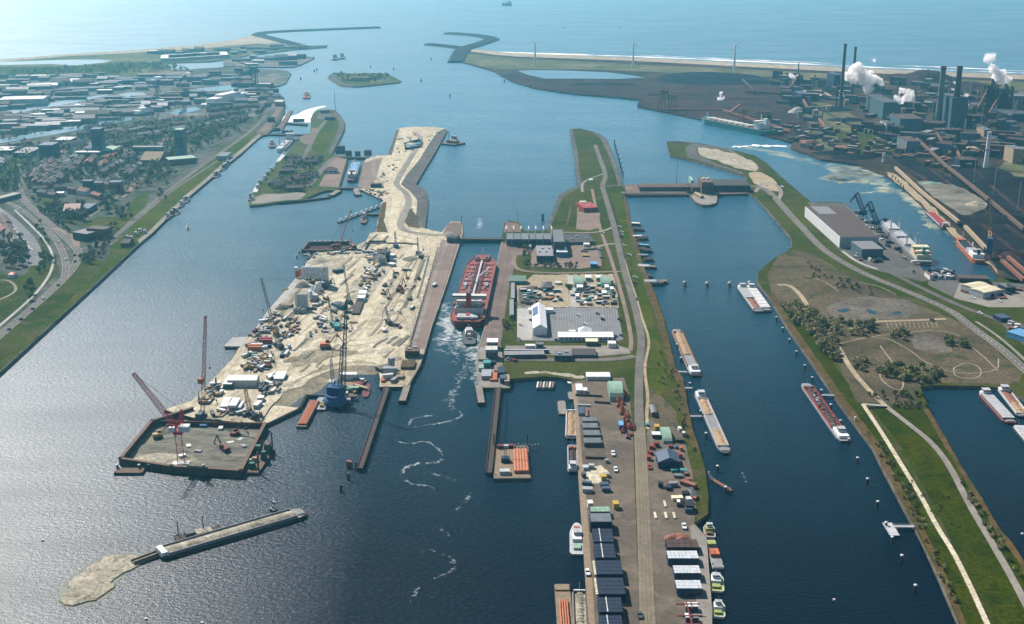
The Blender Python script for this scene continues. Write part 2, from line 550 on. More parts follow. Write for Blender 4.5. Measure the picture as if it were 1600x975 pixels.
# ---- water
def water_mat(name, deep, shallow, bump=.5):
 m = bpy.data.materials.new(name); m.use_nodes = True
 nt = m.node_tree; b = nt.nodes['Principled BSDF']
 b.inputs['IOR'].default_value = 1.33
 b.inputs['Specular IOR Level'].default_value = .25
 tc = _n(nt, 'ShaderNodeTexCoord')
 def noise(s, d, st=None, rot=0):
  mp = _n(nt, 'ShaderNodeMapping')
  mp.inputs['Rotation'].default_value = (0, 0, rot)
  if st: mp.inputs['Scale'].default_value = st
  nt.links.new(tc.outputs['Object'], mp.inputs['Vector'])
  nz = _n(nt, 'ShaderNodeTexNoise')
  nz.inputs['Scale'].default_value = s; nz.inputs['Detail'].default_value = d
  nt.links.new(mp.outputs[0], nz.inputs['Vector'])
  return nz.outputs['Fac']
 def rng(f, a_, b_, c, d):
  mr = _n(nt, 'ShaderNodeMapRange')
  for k, v in zip(('From Min', 'From Max', 'To Min', 'To Max'), (a_, b_, c, d)):
   mr.inputs[k].default_value = v
  nt.links.new(f, mr.inputs['Value']); return mr.outputs[0]
 big = noise(.0035, 5, (1, 2.2, 1), rad(15))
 streak = noise(.02, 5, (.35, 1.6, 1), rad(-8))
 mx = _n(nt, 'ShaderNodeMix', data_type='RGBA')
 mx.inputs[6].default_value = (*deep, 1); mx.inputs[7].default_value = (*shallow, 1)
 nt.links.new(rng(big, .35, .65, 0, 1), mx.inputs[0])
 my = _n(nt, 'ShaderNodeMix', data_type='RGBA')       # far water's brightness put into the base colour, growing with distance
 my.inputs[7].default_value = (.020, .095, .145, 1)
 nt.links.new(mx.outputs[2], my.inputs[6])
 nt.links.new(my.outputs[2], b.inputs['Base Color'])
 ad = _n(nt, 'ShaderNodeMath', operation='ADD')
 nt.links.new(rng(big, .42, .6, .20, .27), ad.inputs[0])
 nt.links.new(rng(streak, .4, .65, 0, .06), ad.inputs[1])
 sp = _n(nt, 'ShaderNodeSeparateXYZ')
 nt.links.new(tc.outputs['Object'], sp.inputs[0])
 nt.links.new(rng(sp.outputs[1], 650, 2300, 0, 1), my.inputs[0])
 ad2 = _n(nt, 'ShaderNodeMath', operation='ADD')      # the open sea is rougher than the harbour
 nt.links.new(ad.outputs[0], ad2.inputs[0])
 nt.links.new(rng(sp.outputs[1], 1500, 4500, 0, .10), ad2.inputs[1])
 ad3 = _n(nt, 'ShaderNodeMath', operation='ADD')      # rougher on the left, by a mask shaped for the sun glare
 nt.links.new(ad2.outputs[0], ad3.inputs[0])
 ml = _n(nt, 'ShaderNodeMath', operation='MULTIPLY')
 nt.links.new(rng(sp.outputs[0], -90, -310, 0, 1), ml.inputs[0])
 nt.links.new(rng(sp.outputs[1], 1300, 850, .35, 1), ml.inputs[1])
 ms = _n(nt, 'ShaderNodeMath', operation='MULTIPLY'); ms.inputs[1].default_value = .22
 nt.links.new(ml.outputs[0], ms.inputs[0]); nt.links.new(ms.outputs[0], ad3.inputs[1])
 mxx = _n(nt, 'ShaderNodeMath', operation='MAXIMUM')  # reflectivity raised by position: left glare and far sheen set into the material
 nt.links.new(rng(sp.outputs[1], 900, 3200, .05, 1.0), mxx.inputs[0])
 nt.links.new(rng(ml.outputs[0], 0, 1, .06, 1.0), mxx.inputs[1])
 nt.links.new(mxx.outputs[0], b.inputs['Specular IOR Level'])
 nt.links.new(ad3.outputs[0], b.inputs['Roughness'])
 w1 = noise(1.0, 3, (1, 1.5, 1), rad(30))
 w2 = noise(.3, 3, (1, 1.5, 1), rad(20))
 bp = _n(nt, 'ShaderNodeBump'); bp.inputs['Strength'].default_value = 1
 bp.inputs['Distance'].default_value = bump * .7
 nt.links.new(w1, bp.inputs['Height'])
 bp2 = _n(nt, 'ShaderNodeBump'); bp2.inputs['Strength'].default_value = 1
 bp2.inputs['Distance'].default_value = bump
 nt.links.new(w2, bp2.inputs['Height']); nt.links.new(bp.outputs[0], bp2.inputs['Normal'])
 nt.links.new(bp2.outputs[0], b.inputs['Normal'])
 MT[name] = m
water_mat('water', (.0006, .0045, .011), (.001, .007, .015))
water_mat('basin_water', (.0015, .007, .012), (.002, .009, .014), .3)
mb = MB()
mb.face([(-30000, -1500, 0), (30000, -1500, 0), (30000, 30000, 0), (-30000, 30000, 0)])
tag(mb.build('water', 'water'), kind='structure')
# haze: even pale air round camera and scene, the sky outside it
hz = bpy.data.materials.new('haze'); hz.use_nodes = True
hn = hz.node_tree; hn.nodes.remove(hn.nodes['Principled BSDF'])
pv = hn.nodes.new('ShaderNodeVolumePrincipled')
pv.inputs['Color'].default_value = (.24, .78, 1.0, 1)
pv.inputs['Absorption Color'].default_value = (1, 1, 1, 1)
pv.inputs['Density'].default_value = 0.000068
pv.inputs['Anisotropy'].default_value = 0.62
hn.links.new(pv.outputs[0], hn.nodes['Material Output'].inputs['Volume'])
MT['haze'] = hz
mb = MB(); mb.box(0, 14000, -5, 64000, 34000, 420)
tag(mb.build('haze', 'haze'), kind='stuff')
# ---- land masses (outlines are pixels of the photograph on the quay level)
TOWN = [(-260, 800), (-100, 665), (0, 582), (60, 527), (98, 492), (161, 434), (208, 390), (234, 366), (254, 341), (279, 318), (302, 296), (318, 284),
  (330, 276), (352, 258), (362, 252), (377, 240), (400, 218), (412, 211), (423, 205), (437, 190), (444, 176), (445, 160), (443, 151),
  (428, 150), (415, 143), (400, 139), (380, 137), (369, 132), (345, 136), (310, 141), (290, 143), (268, 140), (262, 132), (300, 128), (345, 126), (392, 121),
  (400, 106), (360, 104), (300, 108), (262, 109), (262, 98), (330, 96), (390, 86), (440, 80), (480, 74), (509, 72), (512, 70.5), (475, 71.5),
  (430, 70), (400, 68), (300, 77), (200, 83), (100, 88), (0, 97), (-400, 118), (-700, 140), (-700, 800)]
land('town_land', TOWN, 'town_ground', side='rock', slope=3)
land('harbour_mole', [(400, 141), (438, 133), (446, 130), (455, 115), (450, 110.5), (438, 108.5), (400, 107), (380, 112), (360, 118), (345, 126), (370, 132)], 'harbour_ground', slope=3, side='rock')
land('marina_mole', [(350, 90), (400, 90), (455, 89.5), (475, 88), (491, 88.5), (489, 92), (470, 101), (458, 104.5), (430, 105), (400, 104.5), (350, 103)], 'harbour_ground', slope=3, side='rock')
SEA_Z = 1.2
land('south_beach', [(-700, 136), (0, 93), (100, 85), (200, 79), (300, 71), (360, 63), (404, 53), (430, 61), (480, 72), (430, 74), (400, 74), (300, 84), (200, 90), (100, 95), (0, 104), (-700, 150)], 'beach', z=SEA_Z, slope=20, side='beach')
SMALL_LOCKS = [(389, 317), (397, 297), (409, 283), (420, 270), (432, 257), (446, 243), (460, 221), (466, 214), (484, 208), (486, 196), (485, 186), (489, 178), (496, 172.5), (510, 170.5), (524, 172.5),
    (533, 181), (539, 191), (538, 203), (533, 213), (524, 231), (519, 241), (530, 243), (543, 247), (543, 253), (531, 291), (528, 298), (512, 297), (500, 300),
    (485, 307), (470, 313), (434, 316), (408, 320), (390, 321)]
land('small_locks_land', SMALL_LOCKS, 'dyke_grass')
CON = [(619, 201), (640, 198), (654, 198), (680, 198.5), (696, 200.5), (699, 204), (689, 222), (676, 245), (664, 264), (650, 288), (662, 295), (667, 301), (669, 313), (667, 335), (664, 357), (690, 363),
  (696, 355), (704, 346), (722, 347), (723, 363), (720, 376), (712, 400), (700, 438), (682, 490), (664, 545), (657, 568), (641, 600), (634, 604), (593, 604), (594, 592), (590, 572), (575, 571), (551, 571), (516, 579), (481, 594), (473, 604),
  (450, 609), (444, 612), (423, 635), (404, 663), (300, 652), (256, 640), (300, 626), (328, 597), (360, 564), (375, 542), (393, 522), (410, 497), (418, 486), (460, 437), (475, 417), (492, 395), (500, 391),
  (545, 388), (572, 377), (578, 364), (587, 363), (596, 316), (599, 313), (566, 297), (553, 296), (560, 292), (568, 254), (572, 248), (590, 243), (606, 243), (612, 225)]
land('construction_land', CON, 'sand')
MID = [(783, 379), (786, 362), (788, 348), (796, 344), (812, 348), (820, 361), (836, 361), (853, 359), (863, 333), (873, 305), (903, 289), (900, 262), (899, 240), (890, 202), (905, 200.5), (925, 205), (938, 210), (948, 217), (957, 238),
  (965, 262), (973, 287), (976, 303), (982, 325), (986, 350), (996, 380), (1004, 410), (1012, 430), (1021, 452), (1029, 474), (1038, 500), (1048, 543), (1056, 575), (1068, 592), (1074, 632), (1083, 672), (1094, 706),
  (1102, 732), (1107, 776), (1106, 803), (1085, 817), (1104, 838), (1113, 956), (1112, 1010), (1110, 1070), (926, 1070), (920, 985), (915, 912), (904, 750), (898, 640), (893, 598), (893, 593), (870, 589), (850, 588), (820, 590), (797, 592), (797, 607), (748, 606), (744, 570), (747, 545), (760, 500), (772, 430), (781, 390)]
land('lock_island_land', MID, 'grass')
RIGHT = [(1042, 221), (1056, 220), (1070, 221.5), (1095, 224), (1120, 229), (1150, 235), (1180, 243), (1197, 254), (1214, 270), (1230, 284), (1268, 316), (1290, 315), (1320, 317), (1340, 335), (1376, 358), (1420, 397), (1448, 427), (1456, 436),
   (1480, 440), (1520, 441), (1552, 438), (1562, 434), (1620, 440), (1900, 520), (1900, 720), (1700, 660), (1600, 622), (1567, 607), (1534, 603), (1460, 602), (1438, 604), (1451, 638), (1476, 682), (1504, 731), (1534, 778), (1562, 826), (1582, 848), (1602, 880), (1700, 1090),
   (1545, 1090), (1499, 972), (1471, 907), (1441, 841), (1421, 806), (1381, 731), (1364, 697), (1311, 627), (1266, 561), (1231, 511), (1216, 486), (1201, 462), (1184, 441), (1184, 426), (1200, 411),
   (1212, 402), (1230, 392), (1238, 386), (1236, 371), (1201, 329), (1180, 307), (1168, 301), (1168, 286), (1164, 274), (1132, 264), (1076, 249), (1048, 243), (1044, 232)]
land('east_bank_land', RIGHT, 'grass', side='quay_wall', slope=1.5)
NORTH = [(714, 95), (724, 79), (770, 85), (800, 88), (988, 95), (1200, 106), (1400, 116), (1600, 124), (2300, 160), (2300, 620), (1800, 520), (1600, 452), (1563, 432), (1543, 411), (1520, 394), (1496, 376), (1475, 352), (1451, 330), (1418, 299), (1400, 284), (1381, 272), (1341, 257), (1310, 252), (1283, 249),
   (1262, 240), (1245, 235), (1235, 229), (1240, 221), (1200, 213), (1150, 200), (1099, 187), (1036, 174), (996, 166), (996, 162), (1001, 156), (966, 152), (900, 147), (838, 138), (800, 127), (772, 111), (745, 103)]
land('steelworks_land', NORTH, 'works_ground', side='rust_sheet')
land('north_beach', [(716, 92), (722, 76), (740, 77), (770, 80), (800, 82.5), (988, 90), (1200, 100), (1400, 109), (1600, 117), (2300, 152), (2300, 170), (1600, 128), (1200, 109), (800, 92), (740, 95), (720, 96)], 'beach', z=SEA_Z, slope=15, side='beach')
land('fort_island', [(512, 120), (518, 115), (523, 113.5), (535, 113.8), (550, 115), (575, 114), (601, 114), (615, 120), (630, 128), (600, 131), (556, 135.5), (540, 134), (531, 133), (522, 127)], 'dyke_grass', side='rock', slope=6, smooth=1)
land('spoil_bank', [(178, 868), (196, 866), (214, 869), (220, 876), (210, 884), (190, 893), (176, 908), (164, 926), (148, 938), (122, 945), (104, 940), (98, 926), (112, 908), (128, 896), (145, 882), (160, 871)], 'dredged_sand', z=.8, side='wet_sand', slope=4, sub=4, rough=2.8)
def pier(name, px, w, m='rock', z=4):
 mb = MB(); P = line(px, z, 1)
 L, Q = [], []
 for i, p in enumerate(P):
  d = P[min(i + 1, len(P) - 1)] - P[max(i - 1, 0)]; d.normalize(); s = Vector((-d.y, d.x, 0))
  L.append([p + s * w / 2, p - s * w / 2, p - s * w + Vector((0, 0, -z - 2)), p + s * w + Vector((0, 0, -z - 2))])
 vs = [v for r in L for v in r]
 fs = []
 for i in range(len(L) - 1):
  for k in range(4):
   a_, b_ = i * 4 + k, i * 4 + (k + 1) % 4
   fs.append((a_, b_, b_ + 4, a_ + 4))
 fs += [(0, 1, 2, 3), tuple(len(vs) - 1 - q for q in range(4))]
 mb.mesh(vs, fs)
 return mb.build(name, m)
SP = tag(pier('breakwater', [(478, 72.5), (440, 62), (404, 53.5), (402, 52), (412, 49.5), (440, 47.5), (500, 45), (550, 43), (592, 41.5)], 30, 'dark_steel', 6), 'long dark south breakwater bending out from the hazy marina mole to the sea', 'breakwater')
NP = tag(pier('breakwater', [(714, 95), (720, 82), (724, 74), (742, 69), (760, 63), (771, 59), (760, 56), (737, 52.5), (699, 50.5)], 34, 'dark_steel', 6), 'dark north breakwater running from the pale beach and hooking back to the left', 'breakwater')
NP2 = tag(pier('breakwater', [(723, 73.5), (716, 72.5), (700, 70.5), (669, 67.5)], 26, 'dark_steel', 6), 'short dark breakwater spur pointing left from the middle of the north breakwater', 'breakwater')
tag(pier('breakwater', [(440, 78), (480, 75), (508, 73)], 14), 'low dark mole with a widened tip at the entrance of the far marina', 'breakwater')
# ---- covers on the land
Z = 3.0
RAG = {'heath', 'pale_sand', 'sand', 'mud', 'scrub', 'dredged_sand', 'dirt_track', 'wet_sand', 'reed', 'coal', 'dune', 'grass', 'bright_grass'}
def S(name, px, m, z=3.05, smooth=0, **k):
 if m in RAG and min(y for x, y in px) > 160:
  Q = []
  n = len(px)
  for i in range(n):
   a_, b_ = px[i], px[(i + 1) % n]; d = math.hypot(b_[0] - a_[0], b_[1] - a_[1]); c = max(1, int(d / 6))
   for j in range(c):
    f = j / c; r_ = 2.0 if m not in ('bright_grass', 'reed') else .7
    Q.append((a_[0] + (b_[0] - a_[0]) * f + R.uniform(-r_, r_), a_[1] + (b_[1] - a_[1]) * f + R.uniform(-r_, r_) * .7))
  px = Q
 return sheet(name, px, m, z, smooth, **k)
# town side
S('dune_strip', [(-700, 136), (0, 97), (100, 89), (200, 84), (300, 78), (400, 69), (430, 70.5), (500, 72), (440, 79), (390, 85), (330, 95), (250, 97), (180, 104), (0, 112), (-700, 160)], 'dune', 3.3)
S('lake', [(0, 97), (60, 94.5), (115, 93), (150, 93), (176, 94.5), (160, 98), (118, 102), (80, 100), (0, 101.5), (-60, 101), (-60, 98)], 'basin_water', 3.6)
S('park', [(0, 104), (120, 104), (185, 97), (250, 98), (262, 105), (240, 112), (150, 120), (60, 120), (0, 116), (-200, 125), (-200, 110)], 'grass', 3.7, 1)
S('sports_field', [(186, 112), (210, 108), (245, 106), (262, 110), (300, 113), (280, 118), (230, 121), (190, 120)], 'dune', 3.8, 1)
S('canal', [(-120, 246), (0, 224), (80, 211), (150, 198), (208, 187), (207, 183), (180, 185), (120, 195), (60, 206), (0, 218), (-120, 240)], 'basin_water', 3.6)
S('harbour_basin', [(-60, 190), (0, 181), (40, 174), (85, 166), (130, 158), (165, 150), (170, 147), (120, 154), (60, 164), (0, 175), (-60, 184)], 'basin_water', 3.6)
S('harbour_basin', [(185, 148), (200, 145), (222, 144), (231, 149), (226, 154), (205, 153)], 'basin_water', 3.6)
S('harbour_basin', [(246, 146), (280, 141), (330, 136), (369, 132), (372, 136), (362, 141), (310, 144), (260, 148)], 'basin_water', 3.6)
S('harbour_basin', [(264, 176), (280, 170), (306, 167), (314, 171), (290, 177), (278, 180)], 'basin_water', 3.6)
S('harbour_quay', [(0, 124), (120, 122), (250, 120), (390, 122), (380, 135), (300, 142), (240, 150), (170, 158), (90, 172), (0, 186), (-200, 210), (-200, 150)], 'harbour_ground', 3.2)
S('harbour_quay', [(0, 190), (100, 172), (190, 158), (270, 152), (380, 150), (440, 152), (440, 168), (400, 182), (330, 180), (280, 184), (200, 184), (100, 197), (0, 216), (-120, 236), (-120, 205)], 'harbour_ground', 3.25)
S('dyke', [(-100, 655), (0, 568), (60, 515), (98, 482), (130, 446), (165, 410), (176, 381), (185, 375), (214, 345), (250, 312), (276, 290), (320, 256), (345, 232), (372, 218), (396, 200), (401, 207), (377, 236), (352, 254), (326, 276), (302, 294),
   (279, 315), (254, 338), (234, 362), (208, 387), (161, 431), (98, 489), (60, 524), (0, 578), (-100, 660)], 'bright_grass', 3.15)
S('dyke', [(-100, 640), (0, 522), (43, 492), (90, 450), (121, 416), (125, 395), (165, 410), (130, 446), (98, 482), (60, 515), (0, 568), (-100, 655)], 'grass', 3.14)
S('waterside_path', [(215, 375), (234, 360), (262, 332), (292, 303), (318, 282), (345, 258), (377, 233), (405, 208), (408, 212), (377, 239), (350, 261), (322, 285), (298, 305), (268, 334), (238, 364), (218, 380)], 'concrete', 3.2)
S('meadow', [(-60, 430), (0, 430), (40, 430), (60, 400), (62, 370), (75, 375), (88, 400), (92, 425), (62, 455), (30, 480), (0, 505), (-60, 560)], 'grass', 3.16)
S('meadow', [(130, 352), (152, 338), (190, 340), (214, 305), (232, 302), (228, 325), (200, 350), (180, 364), (150, 355)], 'bright_grass', 3.16, 1)
S('park', [(-40, 248), (0, 246), (35, 250), (42, 258), (25, 268), (30, 280), (20, 292), (0, 292), (-40, 295)], 'grass', 3.16, 1)
S('field', [(2, 254), (30, 252), (36, 258), (20, 262), (2, 262)], 'bright_grass', 3.2)
S('park', [(60, 300), (95, 320), (130, 328), (128, 352), (105, 350), (80, 330), (55, 312)], 'grass', 3.16, 1)
# small locks island
S('lock_paving', [(392, 318), (398, 309), (412, 303), (440, 303), (470, 300), (478, 303), (470, 311), (434, 314), (408, 318)], 'concrete', 3.1)
S('lock_paving', [(510, 252), (522, 245), (541, 249), (529, 292), (498, 291), (508, 272)], 'pink_paving', 3.1)
S('lock_paving', [(466, 214), (484, 209), (487, 200), (500, 200), (498, 214), (480, 226), (470, 222)], 'brown_paving', 3.1)
S('lock_paving', [(498, 175), (512, 172), (518, 180), (505, 186), (495, 185)], 'harbour_ground', 3.1)
S('bank_stone', [(524, 173), (533, 181), (538.5, 191), (537.5, 203), (532.5, 213), (523, 231), (518.5, 241), (512, 240), (518, 228), (526, 210), (530, 198), (528, 186), (519, 178)], 'rock', 3.1)
S('lawn', [(489, 218), (506, 196), (520, 188), (527, 196), (522, 212), (510, 234), (498, 240), (488, 234)], 'bright_grass', 3.12)
# construction site and peninsula
S('dyke_slope', [(676, 245), (664, 264), (650, 288), (662, 295), (667, 301), (669, 313), (667, 335), (664, 357), (646, 352), (651, 330), (652, 312), (640, 298), (626, 288), (636, 272), (655, 250), (668, 228), (684, 205), (696, 201), (699, 204), (689, 222)], 'rock', 3.1)
S('dyke_slope', [(638, 330), (643, 325), (655, 340), (655, 356), (636, 355), (632, 345)], 'scrub', 3.13)
S('bank_stone', [(612, 225), (619, 202), (624, 202), (618, 222), (612, 242), (606, 242)], 'rock', 3.1)
S('slope', [(588, 362), (596, 317), (604, 316), (600, 345), (606, 363)], 'reed', 3.1)
S('lock_quay', [(568, 254), (588, 248), (598, 246), (585, 285), (577, 296), (560, 293)], 'pink_paving', 3.1)
S('lock_quay', [(690, 374), (719, 376), (711, 400), (699, 438), (681, 490), (663, 545), (635, 545), (650, 500), (668, 445), (682, 400)], 'pink_paving', 3.12)
S('lock_quay', [(692, 364), (700, 350), (706, 347), (721, 348), (722, 363), (719, 376), (700, 376)], 'brown_paving', 3.12)
S('rail_strip', [(697, 376), (702, 376), (689, 410), (655, 520), (648, 545), (642, 545), (652, 510), (684, 410)], 'concrete', 3.2)
S('pier_head', [(595, 602), (597, 588), (612, 577), (630, 560), (655, 562), (656, 568), (640, 599), (633, 603)], 'dirt_track', 3.1)
S('beach', [(430, 630), (448, 607), (480, 592), (515, 577), (550, 568), (592, 570), (600, 556), (560, 553), (510, 560), (470, 575), (450, 588), (437, 600), (425, 622)], 'pale_sand', 3.1, 1)
S('wet_beach', [(455, 603), (480, 589), (515, 575), (550, 567), (590, 568), (560, 563), (520, 568), (485, 581), (462, 595)], 'wet_sand', 3.15, 1)
S('sand_pit', [(455, 575), (470, 552), (490, 545), (510, 548), (590, 545), (600, 552), (560, 556), (510, 560), (470, 573)], 'wet_sand', 3.08, 1)
S('sand_area', [(560, 545), (600, 535), (615, 545), (605, 555), (570, 555)], 'pale_sand', 3.14, 1)
S('sand_area', [(640, 415), (655, 405), (668, 408), (660, 440), (650, 450), (630, 447)], 'pale_sand', 3.16, 0)
S('sand_area', [(625, 400), (640, 393), (668, 398), (650, 405), (635, 418), (622, 415)], 'mud', 3.14, 1)
S('sand_area', [(548, 440), (575, 430), (600, 420), (612, 430), (590, 450), (575, 470), (545, 470)], 'dredged_sand', 3.1, 1)
S('sand_area', [(462, 440), (500, 430), (520, 435), (505, 470), (470, 490), (430, 492), (440, 470)], 'dredged_sand', 3.1)
# lock island covers
S('lock_quay', [(784, 380), (806, 380), (803, 420), (793, 460), (788, 500), (782, 540), (749, 540), (761, 500), (773, 430)], 'brown_paving', 3.12)
S('lock_quay', [(787, 363), (790, 346), (811, 349), (815, 362)], 'brown_paving', 3.12)
S('pier_head', [(749, 540), (783, 540), (786, 566), (796, 592), (796, 606), (749, 605), (745, 570)], 'concrete', 3.1)
S('west_slope', [(853, 358), (863, 333), (873, 306), (903, 290), (898, 262), (897, 240), (890, 203), (895, 203), (903, 240), (905, 263), (909, 290), (880, 307), (868, 336), (858, 359)], 'rock', 3.1)
S('east_slope', [(948, 217), (957, 238), (965, 262), (973, 287), (966, 290), (959, 265), (950, 240), (938, 216), (925, 207), (938, 211)], 'rock', 3.1)
S('reed_edge', [(976, 303), (982, 325), (986, 350), (996, 380), (1004, 410), (1012, 430), (1021, 452), (1029, 474), (1038, 500), (1048, 543), (1056, 575), (1068, 592), (1074, 632), (1083, 672), (1094, 706), (1085, 706), (1072, 675), (1063, 640), (1060, 600), (1046, 575), (1038, 545), (1028, 505), (1018, 476),
    (1008, 452), (1000, 432), (992, 410), (984, 382), (976, 350), (972, 325)], 'reed', 3.12)
S('lawn', [(955, 303), (972, 303), (977, 330), (986, 380), (1000, 420), (1012, 465), (1024, 505), (1036, 560), (1045, 600), (1035, 620), (1020, 620), (1013, 600), (1018, 540), (1005, 495), (996, 440), (985, 400), (970, 360)], 'bright_grass', 3.13)
S('gravel_yard', [(901, 316), (905, 331), (938, 331), (936, 345), (940, 355), (920, 360), (900, 358), (902, 335)], 'pink_paving', 3.14)
S('gravel_yard', [(830, 388), (880, 380), (938, 386), (940, 415), (905, 420), (830, 416)], 'pink_paving', 3.14)
S('courtyard', [(786, 381), (830, 381), (832, 395), (806, 400), (800, 430), (790, 432)], 'brown_paving', 3.15)
S('car_park', [(808, 480), (964, 480), (974, 530), (965, 533), (808, 532)], 'parking', 3.14)
S('car_park', [(808, 482), (830, 482), (832, 531), (808, 531)], 'pale_concrete', 3.18)
S('depot_yard', [(808, 445), (835, 430), (960, 428), (966, 480), (808, 480)], 'dirt_track', 3.14)
S('depot_yard', [(810, 450), (835, 446), (840, 478), (810, 478)], 'asphalt', 3.18)
S('path', [(886, 430), (896, 430), (902, 460), (904, 480), (894, 480), (888, 455)], 'pale_concrete', 3.2)
S('machine_yard', [(790, 540), (965, 540), (985, 545), (985, 552), (930, 557), (790, 552)], 'concrete', 3.13)
S('yard', [(893, 598), (903, 595), (950, 590), (975, 590), (983, 616), (988, 660), (990, 700), (991, 740), (1000, 985), (1012, 1060), (927, 1060), (920, 985), (915, 912), (904, 750), (898, 640)], 'yard_paving', 3.12)
S('yard', [(1012, 655), (1022, 650), (1040, 660), (1062, 672), (1070, 690), (1082, 740), (1088, 800), (1084, 818), (1102, 840), (1111, 956), (1110, 1060), (1012, 1060), (1010, 975), (1006, 800)], 'yard_paving', 3.12)
S('quay_edge', [(1085, 819), (1104, 839), (1113, 956), (1111, 1060), (1090, 1060), (1091, 960), (1082, 900), (1080, 840), (1078, 822)], 'concrete', 3.18)
S('quay_edge', [(893, 600), (902, 600), (908, 700), (916, 780), (926, 910), (934, 1060), (927, 1060), (915, 912), (904, 750), (898, 640)], 'timber', 3.18)
S('sand_patch', [(914, 730), (940, 727), (950, 735), (948, 750), (930, 756), (916, 752)], 'pale_sand', 3.2, 1)
S('sand_bank', [(845, 583), (870, 586), (905, 592), (915, 588), (880, 583), (850, 580), (820, 581), (820, 584)], 'dredged_sand', 3.2, 1)
S('hedge_slope', [(786, 568), (880, 566), (985, 566), (986, 590), (950, 588), (905, 583), (850, 578), (810, 580), (788, 582)], 'grass', 3.14)
S('scrub_patch', [(1010, 600), (1035, 622), (1055, 640), (1060, 665), (1030, 668), (1012, 640)], 'scrub', 3.14, 1)
land('beach_slope', [(421, 633), (444, 611), (450, 608), (473, 603), (481, 593), (516, 578), (551, 570.5), (591, 571), (591, 562), (516, 568), (440, 598)], 'pale_sand', z=2.97, slope=20, side='wet_sand', smooth=1, bottom=-1)
S('fort_ground', [(524, 117), (552, 116), (600, 116), (612, 122), (600, 128), (556, 132), (534, 129)], 'dune', 3.2, 1)
S('fort_rock', [(514, 120), (520, 116), (530, 115), (524, 121), (536, 130), (556, 133.5), (552, 135), (533, 132.5), (524, 127)], 'rock', 3.25)
S('fort_yard', [(545, 119), (575, 118), (588, 122), (560, 126), (545, 124)], 'dredged_sand', 3.3, 1)
# east bank covers
S('scrub', [(1200, 430), (1215, 400), (1240, 392), (1262, 395), (1290, 408), (1330, 435), (1400, 462), (1470, 490), (1520, 515), (1560, 550), (1598, 585), (1590, 600), (1540, 600), (1440, 598), (1430, 620), (1440, 640), (1400, 634), (1350, 630), (1322, 595), (1300, 545), (1260, 500), (1225, 480), (1205, 455)], 'scrub', 3.12)
S('mud_flat', [(1290, 480), (1330, 464), (1380, 465), (1425, 470), (1440, 485), (1415, 497), (1340, 500), (1300, 500)], 'heath', 3.16, 1)
S('mud_flat', [(1420, 525), (1450, 520), (1480, 530), (1490, 550), (1465, 552), (1430, 545)], 'heath', 3.16, 1)
S('pool', [(1305, 485), (1322, 481), (1330, 485), (1318, 489)], 'basin_water', 3.2, 1)
S('pool', [(1352, 482), (1366, 485), (1372, 492), (1358, 490)], 'basin_water', 3.2, 1)
S('pool', [(1394, 487), (1408, 486), (1410, 491), (1398, 492)], 'basin_water', 3.2, 1)
S('allotment', [(1320, 590), (1345, 600), (1350, 628), (1340, 628)], 'scrub', 3.2, 0)
S('lawn', [(1362, 638), (1440, 636), (1455, 655), (1480, 690), (1530, 775), (1575, 850), (1600, 890), (1690, 1085), (1560, 1085), (1520, 920), (1470, 810), (1410, 700)], 'spit_grass', 3.14)
S('bank_grass', [(1201, 462), (1266, 561), (1311, 627), (1364, 697), (1421, 806), (1471, 907), (1545, 1088), (1580, 1085), (1530, 960), (1480, 855), (1405, 730), (1360, 650), (1322, 595), (1260, 510)], 'spit_grass', 3.16)
S('reed_edge', [(1201, 462), (1216, 486), (1231, 511), (1266, 561), (1311, 627), (1364, 697), (1381, 731), (1421, 806), (1441, 841), (1471, 907), (1499, 972), (1545, 1088), (1553, 1088), (1508, 970), (1480, 903), (1450, 838), (1430, 800), (1392, 731), (1374, 693), (1322, 625), (1278, 562), (1240, 508), (1226, 486), (1210, 462)], 'reed', 3.2)
S('reed_edge', [(1451, 638), (1476, 682), (1504, 731), (1534, 778), (1562, 826), (1582, 848), (1602, 880), (1640, 965), (1628, 960), (1590, 875), (1560, 838), (1525, 779), (1496, 731), (1468, 684), (1444, 640)], 'reed', 3.2)
S('reed_edge', [(1042, 222), (1056, 221), (1080, 224), (1070, 232), (1076, 246), (1130, 262), (1162, 273), (1160, 269), (1120, 256), (1090, 242), (1088, 230), (1120, 232), (1150, 240), (1170, 250), (1140, 232), (1095, 225), (1070, 222)], 'rock', 3.2)
S('spit_sand', [(1090, 231), (1120, 233), (1150, 240), (1172, 250), (1188, 262), (1180, 268), (1150, 262), (1115, 250), (1095, 241)], 'dredged_sand', 3.2, 1)
S('spit_sand', [(1168, 270), (1190, 268), (1212, 282), (1222, 300), (1200, 298), (1178, 285)], 'dirt_track', 3.16, 1)
S('warehouse_yard', [(1262, 316), (1320, 318), (1340, 335), (1376, 358), (1420, 397), (1448, 427), (1456, 437), (1440, 440), (1400, 430), (1352, 418), (1325, 402), (1312, 392)], 'asphalt', 3.14)
S('works_yard', [(1450, 437), (1552, 440), (1620, 445), (1620, 480), (1560, 478), (1500, 470), (1450, 445)], 'asphalt', 3.14)
S('works_yard', [(1500, 440), (1600, 455), (1600, 480), (1545, 480), (1490, 465)], 'concrete', 3.18)
S('industrial_yard', [(1560, 500), (1590, 503), (1700, 560), (1700, 600), (1640, 580), (1590, 530)], 'asphalt', 3.14)
